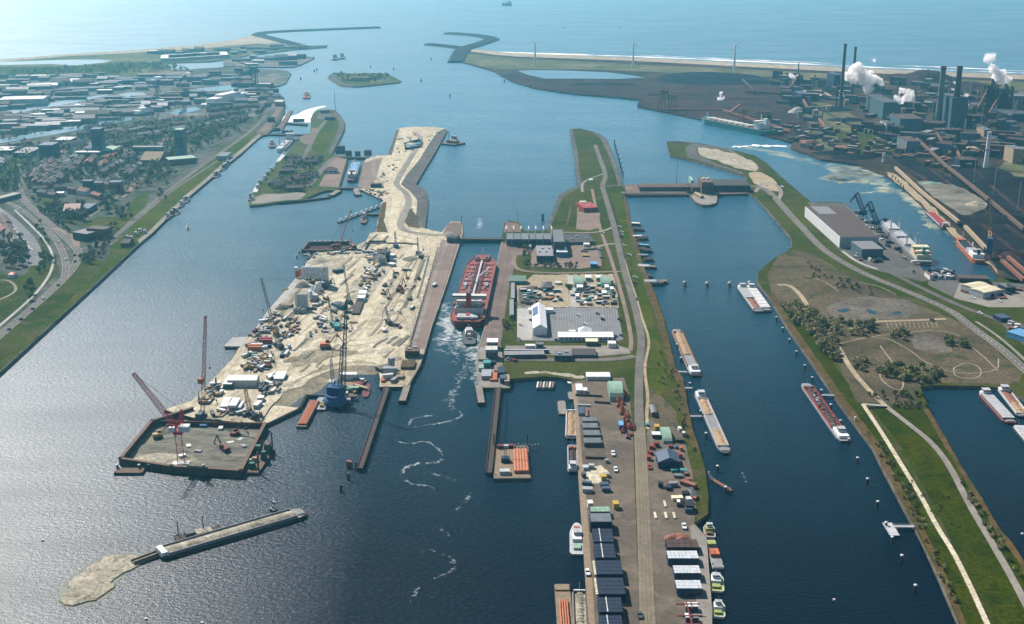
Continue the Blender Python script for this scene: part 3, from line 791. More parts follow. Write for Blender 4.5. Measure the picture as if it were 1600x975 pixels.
# steelworks covers
S('dune_strip', [(714, 95), (724, 83), (800, 91), (1000, 101), (1200, 110), (1400, 120), (1600, 128), (2300, 168), (2300, 190), (1600, 142), (1400, 130), (1200, 120), (1010, 112), (900, 108), (800, 108), (772, 107), (745, 102)], 'dune', 3.3)
S('ore_field', [(800, 125), (820, 118), (850, 124), (1006, 123), (1030, 118), (1200, 124), (1260, 150), (1280, 200), (1235, 222), (1200, 211), (1099, 185), (1036, 172), (998, 163), (1003, 155), (900, 145), (838, 136)], 'ore_ground', 3.3)
S('lake', [(808, 110.5), (830, 109.5), (880, 110), (950, 113), (990, 118), (1008, 121.5), (960, 123.2), (900, 122.8), (850, 122.8), (825, 117)], 'basin_water', 3.6)
S('coal_field', [(1040, 116), (1090, 111), (1180, 116), (1205, 127), (1180, 133), (1060, 132), (1020, 124)], 'coal', 3.5, 1)
S('coal_field', [(1460, 300), (1500, 260), (1560, 262), (1620, 270), (1700, 300), (1700, 400), (1560, 360), (1500, 330)], 'coal', 3.5)
S('coal_field', [(1505, 325), (1530, 318), (1620, 350), (1700, 390), (1800, 500), (1600, 440), (1560, 420), (1520, 372), (1490, 345)], 'coal', 3.52)
S('coal_field', [(1400, 252), (1420, 246), (1480, 275), (1500, 295), (1470, 290), (1440, 285)], 'coal', 3.54, 1)
S('lime_field', [(1432, 282), (1470, 285), (1500, 292), (1545, 315), (1540, 325), (1515, 335), (1500, 335), (1470, 315), (1445, 298)], 'mud', 3.9, 1)
S('green_field', [(1250, 160), (1300, 160), (1340, 185), (1380, 205), (1360, 235), (1300, 240), (1270, 215)], 'dune', 3.4, 1)
S('green_field', [(1300, 200), (1370, 210), (1400, 235), (1350, 250), (1310, 240)], 'grass', 3.44, 1)
S('green_field', [(1575, 245), (1700, 260), (1700, 290), (1600, 282), (1560, 262)], 'dune', 3.58, 1)
S('quay_sand', [(1384, 270), (1400, 272), (1430, 298), (1465, 330), (1500, 368), (1545, 406), (1563, 430), (1543, 411), (1520, 394), (1496, 376), (1475, 352), (1451, 330), (1418, 299), (1400, 284)], 'dirt_track', 3.6)
# roads
RD = []
def road(px, w, m='road_grey', z=3.25, n=2, name='road', mark=None):
 ribbon(name, px, w, m, z, n)
 if mark: RD.append((px, w, z, n, mark))
road([(-60, 575), (0, 524), (43, 487), (90, 446), (119, 415), (124, 393), (112, 380), (83, 354), (55, 330), (33, 308), (29, 288), (50, 262), (75, 250)], 9, 'road_grey', mark='dash')
road([(100, 437), (104, 415), (98, 393), (83, 366), (50, 340), (18, 317), (-40, 300)], 8, 'road_grey', 3.3, mark='dash')
road([(-40, 545), (0, 508), (30, 483), (60, 455), (80, 426), (84, 403), (75, 381), (58, 361), (23, 328)], 3, 'pale_concrete', 3.28)
road([(-40, 305), (0, 332), (28, 356), (48, 380), (55, 402), (50, 415)], 18, 'parking', 3.28)
road([(120, 390), (150, 384), (172, 377), (214, 338), (249, 308), (276, 288), (334, 245), (360, 228), (395, 203), (415, 180)], 7, 'road_grey', 3.3)
road([(172, 377), (214, 343), (262, 303), (300, 277), (350, 245)], 4, 'road_grey', 3.34)
road([(130, 345), (152, 330), (175, 312), (205, 298), (245, 296), (265, 290)], 6, 'road_grey', 3.3)
road([(190, 308), (215, 285), (240, 268)], 9, 'pink_paving', 3.3)
road([(83, 356), (110, 365), (118, 372), (120, 385)], 8, 'pink_paving', 3.27)
road([(0, 262), (20, 262), (38, 254), (48, 243)], 6, 'road_grey', 3.3)
for k, pp in enumerate(([(140, 260), (160, 238), (200, 212), (240, 195)], [(90, 290), (118, 262), (150, 240), (180, 225)], [(170, 270), (195, 250), (240, 228), (300, 215)], [(50, 262), (80, 240), (130, 222), (200, 205)], [(210, 262), (240, 246), (300, 236), (345, 222)],
       [(20, 300), (70, 305), (120, 300), (160, 290)], [(240, 195), (262, 215), (300, 236)], [(0, 238), (60, 232), (130, 222)], [(60, 200), (120, 192), (200, 184)])):
 road(pp, 6, 'road_grey', 3.3 + .01 * k)
road([(-20, 440), (10, 436), (24, 445), (25, 455), (10, 464), (-20, 475)], 3, 'concrete', 3.3)
road([(470, 250), (478, 240), (490, 215), (505, 192), (515, 184)], 7, 'road_grey', 3.2)
road([(483, 290), (500, 268), (520, 245), (545, 243)], 9, 'road_grey', 3.2)
# construction roads
road([(646, 206), (660, 216), (648, 236), (632, 262), (618, 285), (622, 292), (636, 302), (640, 318), (628, 340), (624, 355), (640, 363), (690, 368), (705, 362)], 9, 'concrete', 3.3)
road([(612, 288), (620, 300), (618, 330), (612, 352), (620, 366), (650, 370), (655, 380), (645, 392)], 11, 'pale_sand', 3.28)
road([(585, 250), (582, 275), (598, 285), (596, 292)], 5, 'concrete', 3.28)
road([(645, 392), (620, 420), (590, 460), (570, 500), (545, 530), (520, 545)], 12, 'pale_sand', 3.25)
road([(600, 380), (570, 405), (530, 440), (490, 480), (470, 520), (450, 560), (425, 600)], 12, 'pale_sand', 3.25)
road([(460, 548), (520, 538), (580, 535), (600, 520), (640, 440), (665, 390)], 10, 'pale_sand', 3.23)
road([(400, 545), (440, 545), (470, 520), (500, 500)], 12, 'pale_sand', 3.24)
for k in range(7):
 road([(600 + k * 6, 480 - 3 * k), (612 + k * 6, 455), (628 + k * 5, 425 - k), (648 + k * 3, 400 - k)], 1.6, 'wet_sand' if k % 2 else 'pale_sand', 3.3 + k * .01)
for k in range(6):
 road([(575 + k * 5, 525 - k), (592 + k * 6, 505 - 2 * k), (590 + k * 6, 492), (600 + k * 7, 470)], 1.4, 'wet_sand' if k % 2 else 'pale_sand', 3.4 + k * .01)
rt = random.Random(5)
for k, (x, y) in enumerate([(rt.uniform(0, 1), rt.uniform(0, 1)) for _ in range(60)]):
 x0, y0 = 410 + 190 * x + 60 * (1 - y), 590 - 190 * y - 30 * x; l_ = rt.uniform(12, 34)
 if not inside((x0, y0), CON) or not inside((x0 + l_ * .8, y0 - l_ * .7), CON): continue
 road([(x0, y0), (x0 + l_ * .35 + rt.uniform(-3, 3), y0 - l_ * .35), (x0 + l_ * .8, y0 - l_ * .7 + rt.uniform(-2, 4))], rt.uniform(1, 4), rt.choice(['wet_sand', 'pale_sand', 'mud', 'dredged_sand', 'wet_sand']), 3.42 + k * .004, name='wheel_track')
# lock island roads
road([(930, 226), (938, 250), (948, 275), (940, 290), (944, 300), (952, 328), (961, 358), (973, 416), (991, 474), (998, 505), (1003, 530), (1000, 558), (998, 590), (998, 640), (1001, 700), (1004, 770), (1008, 870), (1012, 975), (1017, 1060)], 7, 'road_grey', 3.3)
road([(999, 668), (1001, 700), (1004, 770), (1008, 870), (1012, 975), (1017, 1060)], 8.5, 'slab_road', 3.36, name='slab_road')
road([(925, 295), (932, 330), (938, 360), (952, 395), (966, 441), (978, 485), (987, 530), (985, 548)], 4, 'pink_paving', 3.26)
road([(994, 465), (1004, 500), (1016, 533), (1009, 560), (1007, 580), (1013, 621), (1010, 648), (1012, 670)], 2.5, 'dirt_track', 3.28)
road([(975, 405), (985, 440), (996, 470)], 2.5, 'dirt_track', 3.28)
road([(788, 561), (880, 562), (960, 562), (992, 556)], 8, 'road_grey', 3.28)
road([(880, 363), (915, 364), (940, 362), (957, 355)], 4.5, 'concrete', 3.28)
road([(924, 388), (945, 382), (966, 380)], 5, 'concrete', 3.28)
road([(804, 398), (802, 415), (815, 424), (870, 427), (930, 425), (970, 424)], 5, 'pink_paving', 3.27)
road([(910, 300), (909, 285), (925, 278), (946, 270)], 4, 'concrete', 3.24)
road([(892, 320), (890, 335), (885, 352)], 3, 'scrub', 3.24)
road([(938, 292), (980, 288), (1080, 290), (1100, 291)], 6, 'road_grey', 3.4)
# east bank roads
road([(1170, 290), (1195, 293), (1215, 313), (1236, 337), (1258, 360), (1278, 382), (1300, 400), (1350, 428), (1413, 453), (1489, 486), (1514, 508), (1564, 543), (1605, 582), (1700, 660)], 9, 'road_grey', 3.3, mark='white')
road([(1180, 300), (1192, 284), (1212, 286), (1222, 300), (1216, 312)], 6, 'concrete', 3.28)
road([(1356, 503), (1400, 501), (1440, 500), (1478, 498)], 5, 'dirt_track', 3.32)
road([(1308, 538), (1330, 578), (1361, 613), (1386, 636)], 4.5, 'dirt_track', 3.32)
road([(1386, 636), (1421, 663), (1456, 691), (1484, 727), (1514, 788), (1552, 851), (1600, 936), (1650, 1040)], 4.5, 'concrete', 3.34)
road([(1386, 634), (1348, 631)], 3, 'pale_concrete', 3.33)
road([(1348, 631), (1376, 673), (1411, 730), (1441, 778), (1464, 823), (1489, 861), (1514, 911), (1539, 966), (1580, 1060)], 3.2, 'pale_sand', 3.35)
road([(1525, 502), (1560, 525), (1600, 560), (1640, 600)], 3, 'concrete', 3.32)
road([(1316, 392), (1340, 410), (1370, 420)], 4, 'pale_concrete', 3.32)
road([(1370, 415), (1400, 430), (1440, 450), (1500, 478), (1560, 500), (1640, 530)], 7, 'asphalt', 3.3)
road([(1215, 445), (1235, 445), (1252, 462), (1262, 478)], 5, 'dirt_track', 3.3)
for pp in ([(1375, 540), (1390, 560), (1410, 585), (1412, 610), (1395, 608), (1375, 592), (1375, 580), (1390, 572)], [(1260, 430), (1290, 440), (1310, 455)], [(1300, 450), (1330, 440), (1370, 445), (1400, 460)], [(1330, 530), (1380, 525), (1420, 545), (1450, 570), (1500, 585), (1560, 580), (1560, 560)],
   [(1490, 575), (1492, 590), (1530, 592), (1535, 575), (1510, 565), (1490, 575)], [(1500, 530), (1530, 550), (1560, 580)], [(1300, 540), (1340, 530), (1400, 520), (1470, 515), (1500, 525)]):
 road(pp, 1.1, 'dirt_track', 3.3)
for k in range(12):
 x = 1385 + k * 7
 road([(x, 503), (x + 3, 512)], .6, 'dirt_track', 3.3, 0)
# steelworks roads and rails
for k, pp in enumerate(([(1240, 215), (1300, 205), (1400, 215), (1500, 235), (1620, 250)], [(1390, 250), (1440, 275), (1500, 320), (1560, 372), (1620, 420)], [(1260, 155), (1330, 200), (1390, 215)],
       [(1480, 225), (1520, 262), (1570, 310), (1640, 360)], [(1100, 180), (1180, 170), (1300, 150), (1420, 145), (1600, 160)], [(1410, 230), (1500, 300), (1640, 400)])):
 road(pp, 7, 'ore_ground' if k % 2 else 'works_ground', 3.7 + .02 * k)
mb = MB()
for px, w, z, n, mk in RD:
 P = line(px, z, n)
 if mk == 'white': dashes(mb, P, 0, .3, 4, 5, z + .05)
 else: dashes(mb, P, 0, .2, 3, 9, z + .05)
 for s_ in (-1, 1): dashes(mb, P, s_ * (w / 2 - .4), .12, 1, 0, z + .05)
mb.build('road_markings', 'white')
tag(bpy.data.objects['road_markings'], kind='structure')
# ---- labels given at the end: look + place + order among its like
LATER = {}
def later(o, look, where, x, group=None, dirn='the left'):
 LATER.setdefault((look, where, dirn), []).append((x, o))
 if group: o['group'] = group
 return o
def finish_labels():
 for (look, where, dirn), L in LATER.items():
  L.sort(key=lambda t: t[0])
  for i, (x, o) in enumerate(L):
   if len(L) == 1: o['label'] = '%s %s' % (look, where)
   else: o['label'] = '%s %s, %s from %s' % (look, where, ORD[i], dirn)
def vec2(a_, b_): return Vector((b_.x - a_.x, b_.y - a_.y, 0))
def rect(px4, z):
 """centre, length along first edge, width, rotation of the rectangle nearest four pixels at height z"""
 P = [G(x, y, z) for x, y in px4]
 c = sum(P, Vector()) / 4
 e = (vec2(P[0], P[1]) + vec2(P[3], P[2])) / 2
 f = (vec2(P[1], P[2]) + vec2(P[0], P[3])) / 2
 n = Vector((-e.y, e.x, 0)).normalized()
 return c, e.length, max(1.0, abs(f.dot(n))), math.atan2(e.y, e.x)
def bld(name, label, cat, px4, h, wall='grey', roof='roof_dark', kind='flat', base=3.0, rh=None, group=None, wins=0, door=None, chim=0, units=0, big=None, z0=0.0):
 """building from the four pixels of its eaves (far-left, far-right, near-right, near-left or any order round)"""
 c, L, W, rz = rect(px4, base + h)
 return bldm(name, label, cat, (c.x, c.y, base), L, W, h, rz, wall, roof, kind, rh, group, wins, door, chim, units)
def bldm(name, label, cat, loc, L, W, h, rz, wall='grey', roof='roof_dark', kind='flat', rh=None, group=None, wins=0, door=None, chim=0, units=0):
 t = thing(name, label, cat, loc, rz, group)
 m = MB(); m.box(0, 0, -.5, L, W, h + .5);
 if kind == 'arch': m = MB(); m.box(0, 0, -.5, L, W, .9)
 m.build('wall', wall, t)
 r = MB()
 if kind == 'flat':
  r.box(0, 0, h + .002, L + .3, W + .3, .35)
  ro = r.build('roof', roof, t)
 elif kind in ('gable', 'gabley'):
  r.gable(0, 0, h, L, W, rh or min(L, W) * .28, axis='x' if kind == 'gable' else 'y')
  ro = r.build('roof', roof, t)
 elif kind == 'arch':
  r.arch(0, 0, .3, L, W, h); ro = r.build('roof', roof, t)
 elif kind == 'hip':
  k = min(L, W) / 2
  X, Y, hh = L / 2 + .4, W / 2 + .4, rh or k * .55
  r.mesh([(-X, -Y, h), (X, -Y, h), (X, Y, h), (-X, Y, h), (-X + k, 0, h + hh), (X - k, 0, h + hh)], [(0, 1, 5, 4), (1, 2, 5), (2, 3, 4, 5), (3, 0, 4), (3, 2, 1, 0)])
  ro = r.build('roof', roof, t)
 elif kind == 'shed':
  r.mesh([(-L / 2, -W / 2, h), (L / 2, -W / 2, h), (L / 2, W / 2, h), (-L / 2, W / 2, h), (-L / 2, W / 2, h + 2), (L / 2, W / 2, h + 2)], [(0, 1, 5, 4), (3, 4, 5, 2), (0, 4, 3), (1, 2, 5), (3, 2, 1, 0)])
  ro = r.build('roof', roof, t)
 for k in range(chim):
  q = MB(); x = (k + .5) / chim * L - L / 2
  q.box(x, 0, h + (rh or min(L, W) * .28) - .8, .9, .9, 2.0); q.build('chimney', 'brick', ro)
 for k in range(units):
  q = MB(); x = ((k + .5) / units - .5) * L * .8
  q.box(x, W * (.18 if k % 2 else -.15), h + .35, 2.6, 1.8, 1.3); q.build('roof_unit', 'light_grey', ro)
 for k in range(wins):
  q = MB(); x = ((k + .5) / wins - .5) * L * .94
  q.box(x, -W / 2 - .03, h * .35, L / wins * .55, .12, h * .38); q.build('window', 'glass', t)
 if door:
  q = MB(); q.box(L * door, -W / 2 - .04, 0, 3.6, .14, min(4.0, h * .7)); q.build('door', 'dark_grey', t)
 return t
def hullpts(L, W, bow=.18, stern=.08, blunt=.25):
 """plan outline, bow towards +x, counter-clockwise"""
 P = []
 xb = L / 2
 for t in (0, .25, .5, .75, 1):
  P.append((xb - L * bow * (1 - t) if False else xb - L * bow * (1 - math.sin(t * math.pi / 2)) , -W / 2 * (1 - t * (1 - blunt)) if t < 1 else -W / 2 * blunt * .6))
 Q = [(x, -y) for x, y in reversed(P)]
 S_ = [(-L / 2 + L * stern, W / 2), (-L / 2, W / 2 * .72), (-L / 2, -W / 2 * .72), (-L / 2 + L * stern, -W / 2)]
 return P + Q + S_
def hull(m, L, W, z0, z1, bow=.18, stern=.08, blunt=.2, flare=.93, sheer=0.0):
 P = hullpts(L, W, bow, stern, blunt)
 n = len(P)
 lo = [(x * .97, y * flare, z0) for x, y in P]
 hi = [(x, y, z1 + sheer * max(0, (x / (L / 2)) - .3) ** 2) for x, y in P]
 m.mesh(lo + hi, [(i, (i + 1) % n, (i + 1) % n + n, i + n) for i in range(n)] + [tuple(range(n, 2 * n))])
 return P
def vessel(name, label, cat, bow_px, stern_px, W, fb=2.0, mat_h='dark_grey', mat_d='grey', group=None, z=0, bowf=.12, sternf=.05, blunt=.35, sheer=0.0, z0=-.6, L=None):
 a_, b_ = G(*bow_px, z), G(*stern_px, z)
 d = vec2(b_, a_)
 LL = L or d.length
 t = thing(name, label, cat, ((a_.x + b_.x) / 2, (a_.y + b_.y) / 2, z), math.atan2(d.y, d.x), group)
 m = MB(); P = hull(m, LL, W, z0, fb, bowf, sternf, blunt, sheer=sheer); m.build('hull', mat_h, t)
 m = MB(); m.prism([(x * .965, y * .93) for x, y in P], fb - .1, fb + .03);
 if sheer == 0: m.build('deck', mat_d, t)
 return t, LL
def boxpart(t, name, m, x, y, z, sx, sy, sz, taper=1.0, rz=0.0):
 q = MB(); q.box(x, y, z, sx, sy, sz, rz, taper); return q.build(name, m, t)
def wheelhouse(t, x, z, w, l=5, h=2.6, m='white', roof='light_grey', wind=True):
 o = boxpart(t, 'wheelhouse', m, x, 0, z, l, w, h)
 boxpart(o, 'window_band', 'glass', x, 0, z + h * .5, l + .1, w + .1, h * .3)
 boxpart(o, 'wheelhouse_roof', roof, x, 0, z + h + .002, l + .6, w + .6, .25)
 return o
def inland_barge(label, bow, stern, W=11.4, fb=1.6, hullm='dark_grey', rim='light_grey', cargo='hold_sand', cat='barge', house=.13, group=None, cover=None, splits=1, housem='white', bowm='grey', aft=True, scrap=False, name='inland_barge'):
 t, L = vessel(name, label, cat, bow, stern, W, fb, hullm, 'grey', group, bowf=.07, sternf=.05, blunt=.45)
 x0 = -L / 2 + L * (house if aft else .05); x1 = L / 2 - L * .09
 cw = W * .78
 m = MB()
 cl = x1 - x0
 for s in (-1, 1): m.box((x0 + x1) / 2, s * cw / 2, fb, cl, .5, 1.5)
 for xx in (x0, x1): m.box(xx, 0, fb, .5, cw, 1.5)
 m.build('hold_coaming', rim, t)
 seg = cl / splits
 for k in range(splits):
  cx = x0 + seg * (k + .5)
  c = cargo[k % len(cargo)] if isinstance(cargo, (list, tuple)) else cargo
  if c is None: continue
  q = MB()
  if c in ('cover', 'cover_white', 'cover_red'):
   n = 6
   for j in range(n):
    q.box(cx - seg / 2 + seg * (j + .5) / n, 0, fb + 1.2, seg / n * .94, cw + .5, .8, taper=.97)
   q.build('hatch_cover', {'cover': 'light_grey', 'cover_white': 'roof_pale', 'cover_red': 'red'}[c], t)
  elif c == 'empty':
   q.box(cx, 0, fb - .9, seg - 1.2, cw - .6, .3); q.build('hold_floor', 'brown', t)
  else:
   q.box(cx, 0, fb - .4, seg - .8, cw - .55, .9, taper=.97)
   nx = int(seg / 3)
   for j in range(nx):
    q.lathe(cx - seg / 2 + 1.6 + (seg - 3.2) * j / max(1, nx - 1), R.uniform(-.5, .5), [(cw * .36, fb + .4), (cw * .24, fb + .9 + R.random() * .5), (.2, fb + 1.5)], 7)
   q.build('cargo', c, t)
 if scrap:
  for j in range(26):
   boxpart(t, 'scrap_piece', R.choice(['rust', 'brown', 'dark_red', 'light_grey', 'timber']), R.uniform(x0 + 2, x1 - 2), R.uniform(-cw * .38, cw * .38), fb + R.uniform(.4, 1.1), R.uniform(1, 3), R.uniform(.6, 2), R.uniform(.4, 1.3), rz=R.uniform(0, 3))
 xh = -L / 2 + L * house * .52 if aft else L / 2 - L * .08
 boxpart(t, 'deckhouse', housem, xh, 0, fb, L * house * .72, W * .72, 2.2)
 if house > .06: wheelhouse(t, xh + 1, fb + 2.2, W * .5)
 boxpart(t, 'foredeck', bowm, L / 2 - L * .05, 0, fb + .02, L * .05, W * .55, .7)
 m = MB(); m.bar((L / 2 - L * .05, 0, fb), (L / 2 - L * .05, 0, fb + 6), .12, 5); m.build('mast', 'white', t)
 return t
# ---- small things, built once and copied
def car_proto(m):
 t = thing('car', None, 'car', (0, 0, -50))
 q = MB()
 q.mesh([(-2.1, -.85, .25), (2.1, -.85, .25), (2.1, .85, .25), (-2.1, .85, .25), (-2.15, -.88, .75), (2.15, -.88, .7), (2.15, .88, .7), (-2.15, .88, .75),
   (-2.0, -.8, .95), (1.1, -.82, .98), (1.1, .82, .98), (-2.0, .8, .95)],
   [(3, 2, 1, 0), (0, 1, 5, 4), (1, 2, 6, 5), (2, 3, 7, 6), (3, 0, 4, 7), (4, 5, 9, 8), (5, 6, 10, 9), (6, 7, 11, 10), (7, 4, 8, 11), (8, 9, 10, 11)])
 q.build('body', m, t)
 q = MB()
 q.mesh([(-1.85, -.75, .95), (.9, -.77, .97), (.9, .77, .97), (-1.85, .75, .95), (-1.35, -.62, 1.42), (.2, -.62, 1.42), (.2, .62, 1.42), (-1.35, .62, 1.42)], [(0, 1, 5, 4), (1, 2, 6, 5), (2, 3, 7, 6), (3, 0, 4, 7)])
 c = q.build('window_band', 'glass', t)
 q = MB(); q.box(-.57, 0, 1.42, 1.6, 1.28, .06); q.build('roof', m, t)
 for x in (-1.3, 1.3):
  for s in (-1, 1):
   q = MB(); q.bar((x, s * .72, .32), (x, s * .9, .32), .32, 8); q.build('wheel', 'black', t)
 return Proto(t)
CARS = {}
CARLOOK = {'white': 'white car', 'dark_grey': 'dark grey car', 'light_grey': 'silver grey car', 'red': 'red car', 'blue': 'blue car', 'black': 'black car'}
def car(px, py, head_px, where, col=None, z=3.0, dirn='the left', key=None, sc=1.15):
 col = col or R.choice(['white', 'white', 'light_grey', 'dark_grey', 'black', 'blue', 'red', 'light_grey'])
 if col not in CARS: CARS[col] = car_proto(col)
 p = G(px, py, z + .35); q = G(px + head_px[0], py + head_px[1], z)
 d = vec2(p, q)
 o = CARS[col].put(p, math.atan2(d.y, d.x), None, 'cars on the roads and car parks', sc)
 later(o, CARLOOK[col], where, px if key is None else key, dirn=dirn)
 return o
def container(px, py, rz, m, look, where, L=12, W=2.5, H=2.6, z=3.1, name='shipping_container', cat='container', group='containers on the building site'):
 p = G(px, py, z)
 t = thing(name, None, cat, p, rz, group)
 q = MB(); q.box(0, 0, 0, L, W, H)
 for k in range(int(L / 1.2)):
  for s in (-1, 1): q.box(-L / 2 + .6 + k * 1.2, s * (W / 2 + .03), .1, .35, .06, H - .2)
 q.build('container_body', m, t)
 boxpart(t, 'door', 'light_grey', L / 2 + .03, 0, .15, .06, W * .92, H * .9)
 later(t, look, where, px)
 return t
def heap(px, py, r, h, m, look, where, name='sand_heap', cat='heap', z=3.1, sx=1.0, sy=1.0, rz=0, group=None, label=None):
 p = G(px, py, z)
 q = MB(); n = 18
 rings = [(1.0, 0), (.8, .25), (.55, .6), (.28, .88), (.1, 1.0)]
 ph = [R.uniform(.85, 1.15) for _ in range(n)]
 vs = []
 for k, (rr, hh) in enumerate(rings):
  for i in range(n):
   t = 2 * math.pi * i / n
   f = r * rr * ph[i] * R.uniform(.97, 1.03)
   x, y = f * math.cos(t) * sx, f * math.sin(t) * sy
   vs.append((x * math.cos(rz) - y * math.sin(rz), x * math.sin(rz) + y * math.cos(rz), h * hh * R.uniform(.93, 1.05) - (.3 if k == 0 else 0)))
 fs = [(k * n + i, k * n + (i + 1) % n, (k + 1) * n + (i + 1) % n, (k + 1) * n + i) for k in range(len(rings) - 1) for i in range(n)]
 fs.append(tuple(range((len(rings) - 1) * n, len(rings) * n)))
 q.mesh(vs, fs, True)
 o = q.build(name, m, None, p)
 o['category'] = cat
 if label: o['label'] = label
 else: later(o, look, where, px)
 if group: o['group'] = group
 return o
def crawler_crane(label, base, tip, h, m='crane_blue', w=2.2, z=3.0, body=(9, 6, 4.5), mast=None, bodym=None, name='crawler_crane', r=.16, counter=True, back=True, group=None):
 """lattice boom crane: base pixel on the ground, tip pixel at height h"""
 b = G(*base, z); tp = G(tip[0], tip[1], h)
 d = vec2(b, tp)
 rz = math.atan2(d.y, d.x)
 t = thing(name, label, 'crane', b, rz, group)
 reach = d.length
 bm = bodym or m
 for s in (-1, 1):
  q = MB(); q.box(0, s * body[1] * .42, 0, body[0], 1.3, 1.3); q.build('crawler_track', 'black', t)
 boxpart(t, 'car_body', 'dark_grey', 0, 0, .5, body[0] * .5, body[1] * .7, 1.1)
 boxpart(t, 'upper_works', bm, -body[0] * .1, 0, 1.6, body[0] * .9, body[1] * .6, body[2] - 1.6)
 c = boxpart(t, 'cab', bm, body[0] * .35, body[1] * .38, 1.6, 2.2, 1.5, 2.4)
 boxpart(c, 'window_band', 'glass', body[0] * .35 + .05, body[1] * .38, 2.7, 2.25, 1.55, .9)
 if counter: boxpart(t, 'counterweight', 'dark_grey', -body[0] * .62, 0, 1.2, 2.2, body[1] * .8, 3.0)
 foot = Vector((body[0] * .3, 0, 2.4)); top = Vector((reach, 0, h - z))
 q = MB(); q.lattice(foot, top, w, w * .55, r); q.build('boom', m, t)
 if back:
  a_ = Vector((-body[0] * .6, 0, body[2] + (h - z) * .16))
  q = MB()
  for s in (-.5, .5): q.bar((-body[0] * .2, s, body[2] - 1), a_ + Vector((0, s, 0)), .18, 4)
  q.build('gantry', m, t)
  q = MB(); q.bar(a_, top, .09, 3); q.bar(a_, (-body[0] * .55, 0, 3), .09, 3); q.build('stay_rope', 'dark_grey', t)
 q = MB(); q.bar(top, (top.x + .4, 0, (h - z) * .45), .08, 3); q.box(top.x + .4, 0, (h - z) * .42, 1, 1, 1.6); q.build('hook', 'dark_grey', t)
 return t
def excavator(px, py, m, look, where, z=3.1, rz=0.0, sc=1.0, label=None):
 t = thing('excavator', label, 'excavator', G(px, py, z), rz, 'excavators on the site')
 for s in (-1, 1): boxpart(t, 'crawler_track', 'black', 0, s * 1.4 * sc, 0, 5 * sc, .8 * sc, 1.0 * sc)
 boxpart(t, 'upper_body', m, -.4 * sc, 0, 1.05 * sc, 4.6 * sc, 3 * sc, 1.6 * sc)
 c = boxpart(t, 'cab', m, .9 * sc, .9 * sc, 2.65 * sc, 1.8 * sc, 1.1 * sc, 1.2 * sc)
 boxpart(c, 'window_band', 'glass', .95 * sc, .9 * sc, 2.8 * sc, 1.85 * sc, 1.15 * sc, .7 * sc)
 q = MB(); q.bar((1.5 * sc, 0, 2 * sc), (5.5 * sc, 0, 7 * sc), .4 * sc, 4, .3 * sc); q.build('boom', m, t)
 q = MB(); q.bar((5.5 * sc, 0, 7 * sc), (8.5 * sc, 0, 2.2 * sc), .3 * sc, 4, .22 * sc); q.build('dipper_arm', m, t)
 boxpart(t, 'bucket', 'dark_grey', 8.4 * sc, 0, .9 * sc, 1.3 * sc, 1.4 * sc, 1.3 * sc, taper=.7)
 if not label: later(t, look, where, px)
 return t
def truck(px, py, rz, m, look, where, z=3.1, name='dump_truck', cat='truck', load=None):
 t = thing(name, None, cat, G(px, py, z), rz, 'trucks and machines on the site')
 boxpart(t, 'chassis', 'black', 0, 0, .6, 8, 1.6, .5)
 c = boxpart(t, 'cab', m, 3.2, 0, 1.0, 1.8, 2.3, 1.9)
 boxpart(c, 'windscreen', 'glass', 4.12, 0, 1.9, .06, 2.0, .8)
 boxpart(t, 'dump_body', m if load is None else load, -1.1, 0, 1.15, 5.8, 2.5, 1.6, taper=1.06)
 for x in (-3, -1.8, 3):
  for s in (-1, 1):
   q = MB(); q.bar((x, s * .9, .5), (x, s * 1.25, .5), .5, 8); q.build('wheel', 'black', t)
 later(t, look, where, px)
 return t
def pole(name, label, cat, px, py, h, r, m, z=3.0, n=6, r2=None, group=None, cap=None):
 t = thing(name, label, cat, G(px, py, z), 0, group)
 q = MB(); q.bar((0, 0, -4 if z < 1 else -.3), (0, 0, h), r, n, r2 if r2 else r); q.build('shaft', m, t)
 if cap:
  q = MB(); q.lathe(0, 0, [(r * 1.35, h + .003), (r * 1.35, h + .5), (r * .3, h + r * 1.0)], 10); q.build('cap', cap, t)
 return t
# ---- trees: trunk, limbs and leaf clumps through an uneven crown
def tree_proto(kind, leaf, h, r, n, seed, low=False):
 rr = random.Random(seed)
 t = thing('tree', None, 'tree', (0, 0, -60))
 q = MB()
 th = h * (.2 if low else .34)
 q.bar((0, 0, -.3), (0, 0, th), h * .03 + .06, 6, h * .02 + .04)
 tips = []
 for i in range(5):
  a_ = i * 1.257 + rr.uniform(-.4, .4)
  e = Vector((math.cos(a_) * r * .5, math.sin(a_) * r * .5, th + h * rr.uniform(.2, .42)))
  q.bar((0, 0, th * .8), e, h * .014 + .03, 4, .03); tips.append(e)
 q.bar((0, 0, th * .9), (0, 0, h * .8), h * .016 + .03, 4, .04)
 q.build('trunk', 'bark', t)
 q = MB()
 lob = [Vector((rr.uniform(-.5, .5) * r, rr.uniform(-.5, .5) * r, h * rr.uniform(.42 if not low else .3, .85))) for _ in range(7)] + [Vector((0, 0, h * .6))]
 lr = [r * rr.uniform(.35, .62) for _ in lob]
 s = max(.35, r * .16)
 for i in range(n):
  k = rr.randrange(len(lob))
  v = Vector((rr.gauss(0, 1), rr.gauss(0, 1), rr.gauss(0, 1))).normalized() * lr[k] * rr.uniform(.55, 1.05)
  v.z *= .8
  c = lob[k] + v
  if c.z < h * .12: c.z = h * .14
  u = Vector((rr.gauss(0, 1), rr.gauss(0, 1), rr.gauss(0, .6))).normalized()
  w = u.cross(Vector((rr.gauss(0, 1), rr.gauss(0, 1), rr.gauss(0, 1)))).normalized()
  f = s * rr.uniform(.6, 1.3)
  q.face([c + u * f, c + w * f * .8, c - u * f * .9, c - w * f])
 q.build('crown', leaf, t)
 return Proto(t)
TREES = {}
